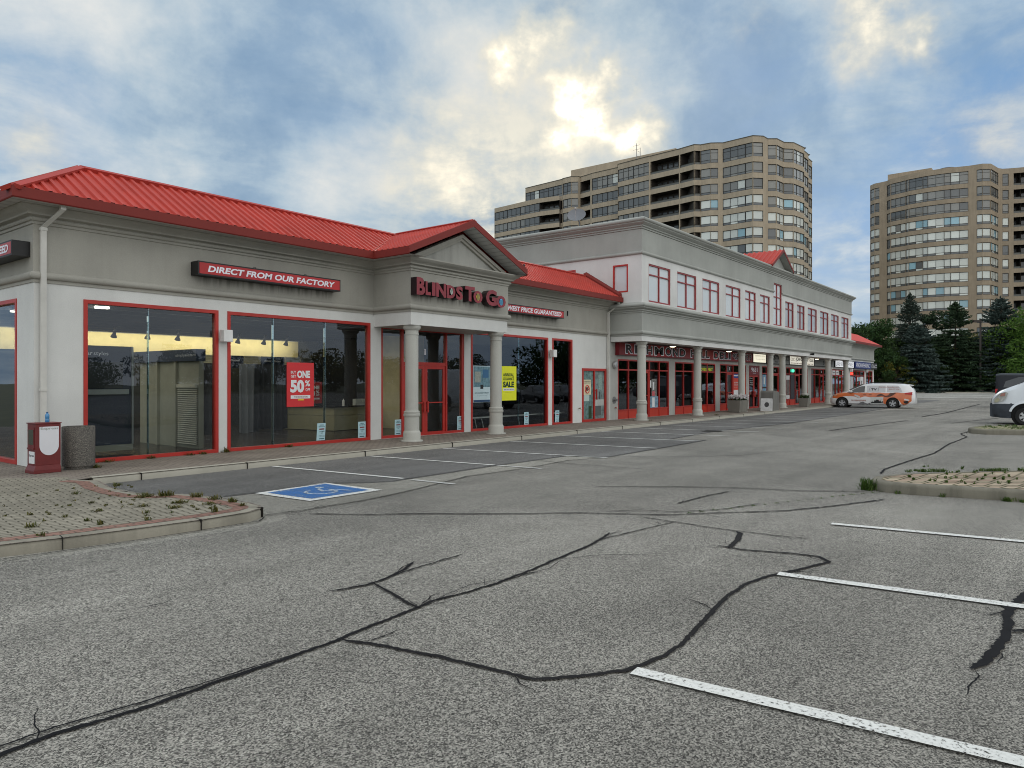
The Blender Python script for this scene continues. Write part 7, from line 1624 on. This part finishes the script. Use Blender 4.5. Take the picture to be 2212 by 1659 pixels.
a = MB(); a.box(-.213, -.09, .50, -.2095, .10, .76); a.build('window', paint('murky_glass', (.05, .06, .045), .2), d_, local=True)
a = MB(); a.box(-.225, -.12, .42, -.20, .13, .445); a.build('handle', M_NB, d_, local=True)
a = MB(); a.box(-.206, -.12, .17, -.2015, .10, .38); ca = a.build('price_card', M_WP, nb, local=True)
a = MB(); put_text(a, 'Express', (0, .19, 0, .05), 0, .03, frame=((-.2065, .09, .28), (0, -1, 0), (0, 0, 1))); a.build('lettering', M_BLACK, ca, local=True)
s = thing('water_bottle', (5.05, 14.36, 1.01), 'blue plastic water bottle standing on the newspaper box', 'bottle', world=False)
a = MB(); a.lathe((0, 0, 0), [(.028, 0), (.034, .01), (.034, .05), (.030, .06), (.034, .07), (.034, .12), (.028, .14), (.013, .158)], 16); a.build('body', paint('bottle_blue', (.06, .25, .50), .15, spec=.7), s, smooth=True, local=True)
a = MB(); a.lathe((0, 0, .159), [(.016, 0), (.016, .022)], 12); a.build('cap', paint('cap_blue', (.03, .10, .25), .4), s, local=True)
def aggregate(name):
    m, t = nt_new(name); pos = N(t, 'ShaderNodeTexCoord').outputs['Object']; v = N(t, 'ShaderNodeTexVoronoi', i={'Scale': 110.0}); L(t, pos, v.inputs['Vector']); s_ = N(t, 'ShaderNodeSeparateColor'); L(t, v.outputs['Color'], s_.inputs[0])
    c = ramp(t, s_.outputs[0], [(0, (.06, .056, .05)), (.5, (.165, .155, .14)), (.85, (.25, .23, .20)), (1, (.36, .33, .29))]); c = mixc(t, 1, c, ramp(t, v.outputs['Distance'], [(.0, 1.1), (.6, .6)]), 'MULTIPLY')
    finish(t, c, .85, bump=v.outputs['Distance'], bstr=.6, bdist=-.006); return m
M_AGG = aggregate('exposed_aggregate')
s = thing('litter_bin', (5.62, 14.52, .13), 'round speckled concrete litter bin beside the red newspaper box', 'litter bin', world=False)
a = MB(); a.lathe((0, 0, 0), [(.235, 0), (.235, .05), (.268, .055), (.27, .07), (.27, .76), (.262, .775), (.225, .775), (.225, .35)], 40, cap=False); a.build('body', M_AGG, s, smooth=True, local=True)
a = MB(); a.lathe((0, 0, .01), [(.22, 0), (.22, .60)], 24); a.build('liner', M_BLACK, s, smooth=True, local=True)
# flower planters
M_PLC = stucco('planter_concrete', (.22, .21, .185), .3)
def planter(name, lab, x, y, lx, ly, h, tap, flowers, seed, group=None):
    s = thing(name, (x, y, .13), lab, 'planter', group, world=False)
    a = MB(); lo = [(-lx+tap, -ly+tap), (lx-tap, -ly+tap), (lx-tap, ly-tap), (-lx+tap, ly-tap)]; hi = [(-lx, -ly), (lx, -ly), (lx, ly), (-lx, ly)]
    a.hexa([(p[0], p[1], .03) for p in lo]+[(p[0], p[1], h) for p in hi]); a.box(-lx*.8, -ly*.8, 0, lx*.8, ly*.8, .029); a.build('tub', M_PLC, s, local=True)
    rr = np.random.RandomState(seed); n = 500; C = np.stack([rr.uniform(-lx*.95, lx*.95, n), rr.uniform(-ly*.95, ly*.95, n), h+rr.uniform(0, .16, n)], 1)
    quads_mesh('foliage', cards(C, rr.normal(0, 1, (n, 3)), .07, rr, 1), [LM_LEAF], None).parent = s
    if flowers:
        n = 520; C = np.stack([rr.uniform(-lx, lx, n), rr.uniform(-ly, ly, n), h+.10+rr.uniform(0, .16, n)], 1)
        quads_mesh('flowers', cards(C, rr.normal(0, 1, (n, 3)), .13, rr, 1), [leafmat('petal', (.55, .50, .52), (.8, .78, .76), .3)], None).parent = s
    return s
planter('flower_planter', 'rectangular concrete planter full of white flowers before the third column', 37.1, 13.95, .62, .35, .62, .06, True, 1)
planter('leaf_planter', 'small concrete planter with dark leaves beside a column near the minivan', 47.6, 13.6, .30, .30, .55, .05, False, 2)
s = thing('concrete_litter_bin', (40.3, 13.35, .13), 'big square grey concrete bin with a sloping top between two columns', 'litter bin', world=False)
a = MB(); a.extr([(-.50, -.35, 0), (.50, -.35, 0), (.50, -.35, 1.02), (-.42, -.35, 1.10), (-.50, -.35, 1.0)], (0, .7, 0)); o = a.build('body', stucco('bin_concrete', (.20, .195, .18), .4), s, local=True)
s = thing('bin_lid_panel', (39.45, 13.25, .13), 'white square panel with a round black hole leaning on the big concrete bin', 'panel', rotz=R(-50), world=False)
a = MB(); n = 24; q = .33; zz = .62; lean = .14
ou = []; inn_ = []
for k_ in range(n):
    g_a = 2*math.pi*k_/n; c_, s_ = math.cos(g_a), math.sin(g_a); m_ = max(abs(c_), abs(s_)); ou.append((c_/m_*q, s_/m_*q)); inn_.append((c_*.13, s_*.13))
def lp3(p, d=0): return (p[0]+(p[1]+q)*.12, d+(p[1]+q)/(2*q)*lean, (p[1]+q)/(2*q)*.68)
vs = [lp3(p) for p in ou]+[lp3(p) for p in inn_]+[lp3(p, .02) for p in ou]+[lp3(p, .02) for p in inn_]
fs = []
for k_ in range(n): j_ = (k_+1) % n; fs += [(k_, j_, n+j_, n+k_), (2*n+j_, 2*n+k_, 3*n+k_, 3*n+j_), (k_, 2*n+k_, 2*n+j_, j_), (n+j_, 3*n+j_, 3*n+k_, n+k_)]
a.add(vs, fs); a.build('panel', paint('panel_dirty_white', (.45, .45, .45), .5, var=.25, vs=5), s, local=True)
a = MB(); a.add([lp3(p, .012) for p in inn_], [tuple(range(n))]); a.build('hole', M_BLACK, s, local=True)
# the little bird-like knob and marks
a = MB(); a.lathe((XC+HW-.06, YG+.05, ZE+.10), [(.0, 0), (.035, .02), (.03, .08), (.0, .11)], 8, cap=False); solo(a, 'bird', M_BLACK, 'small dark bird perched at the lower right end of the entrance gable', 'bird')
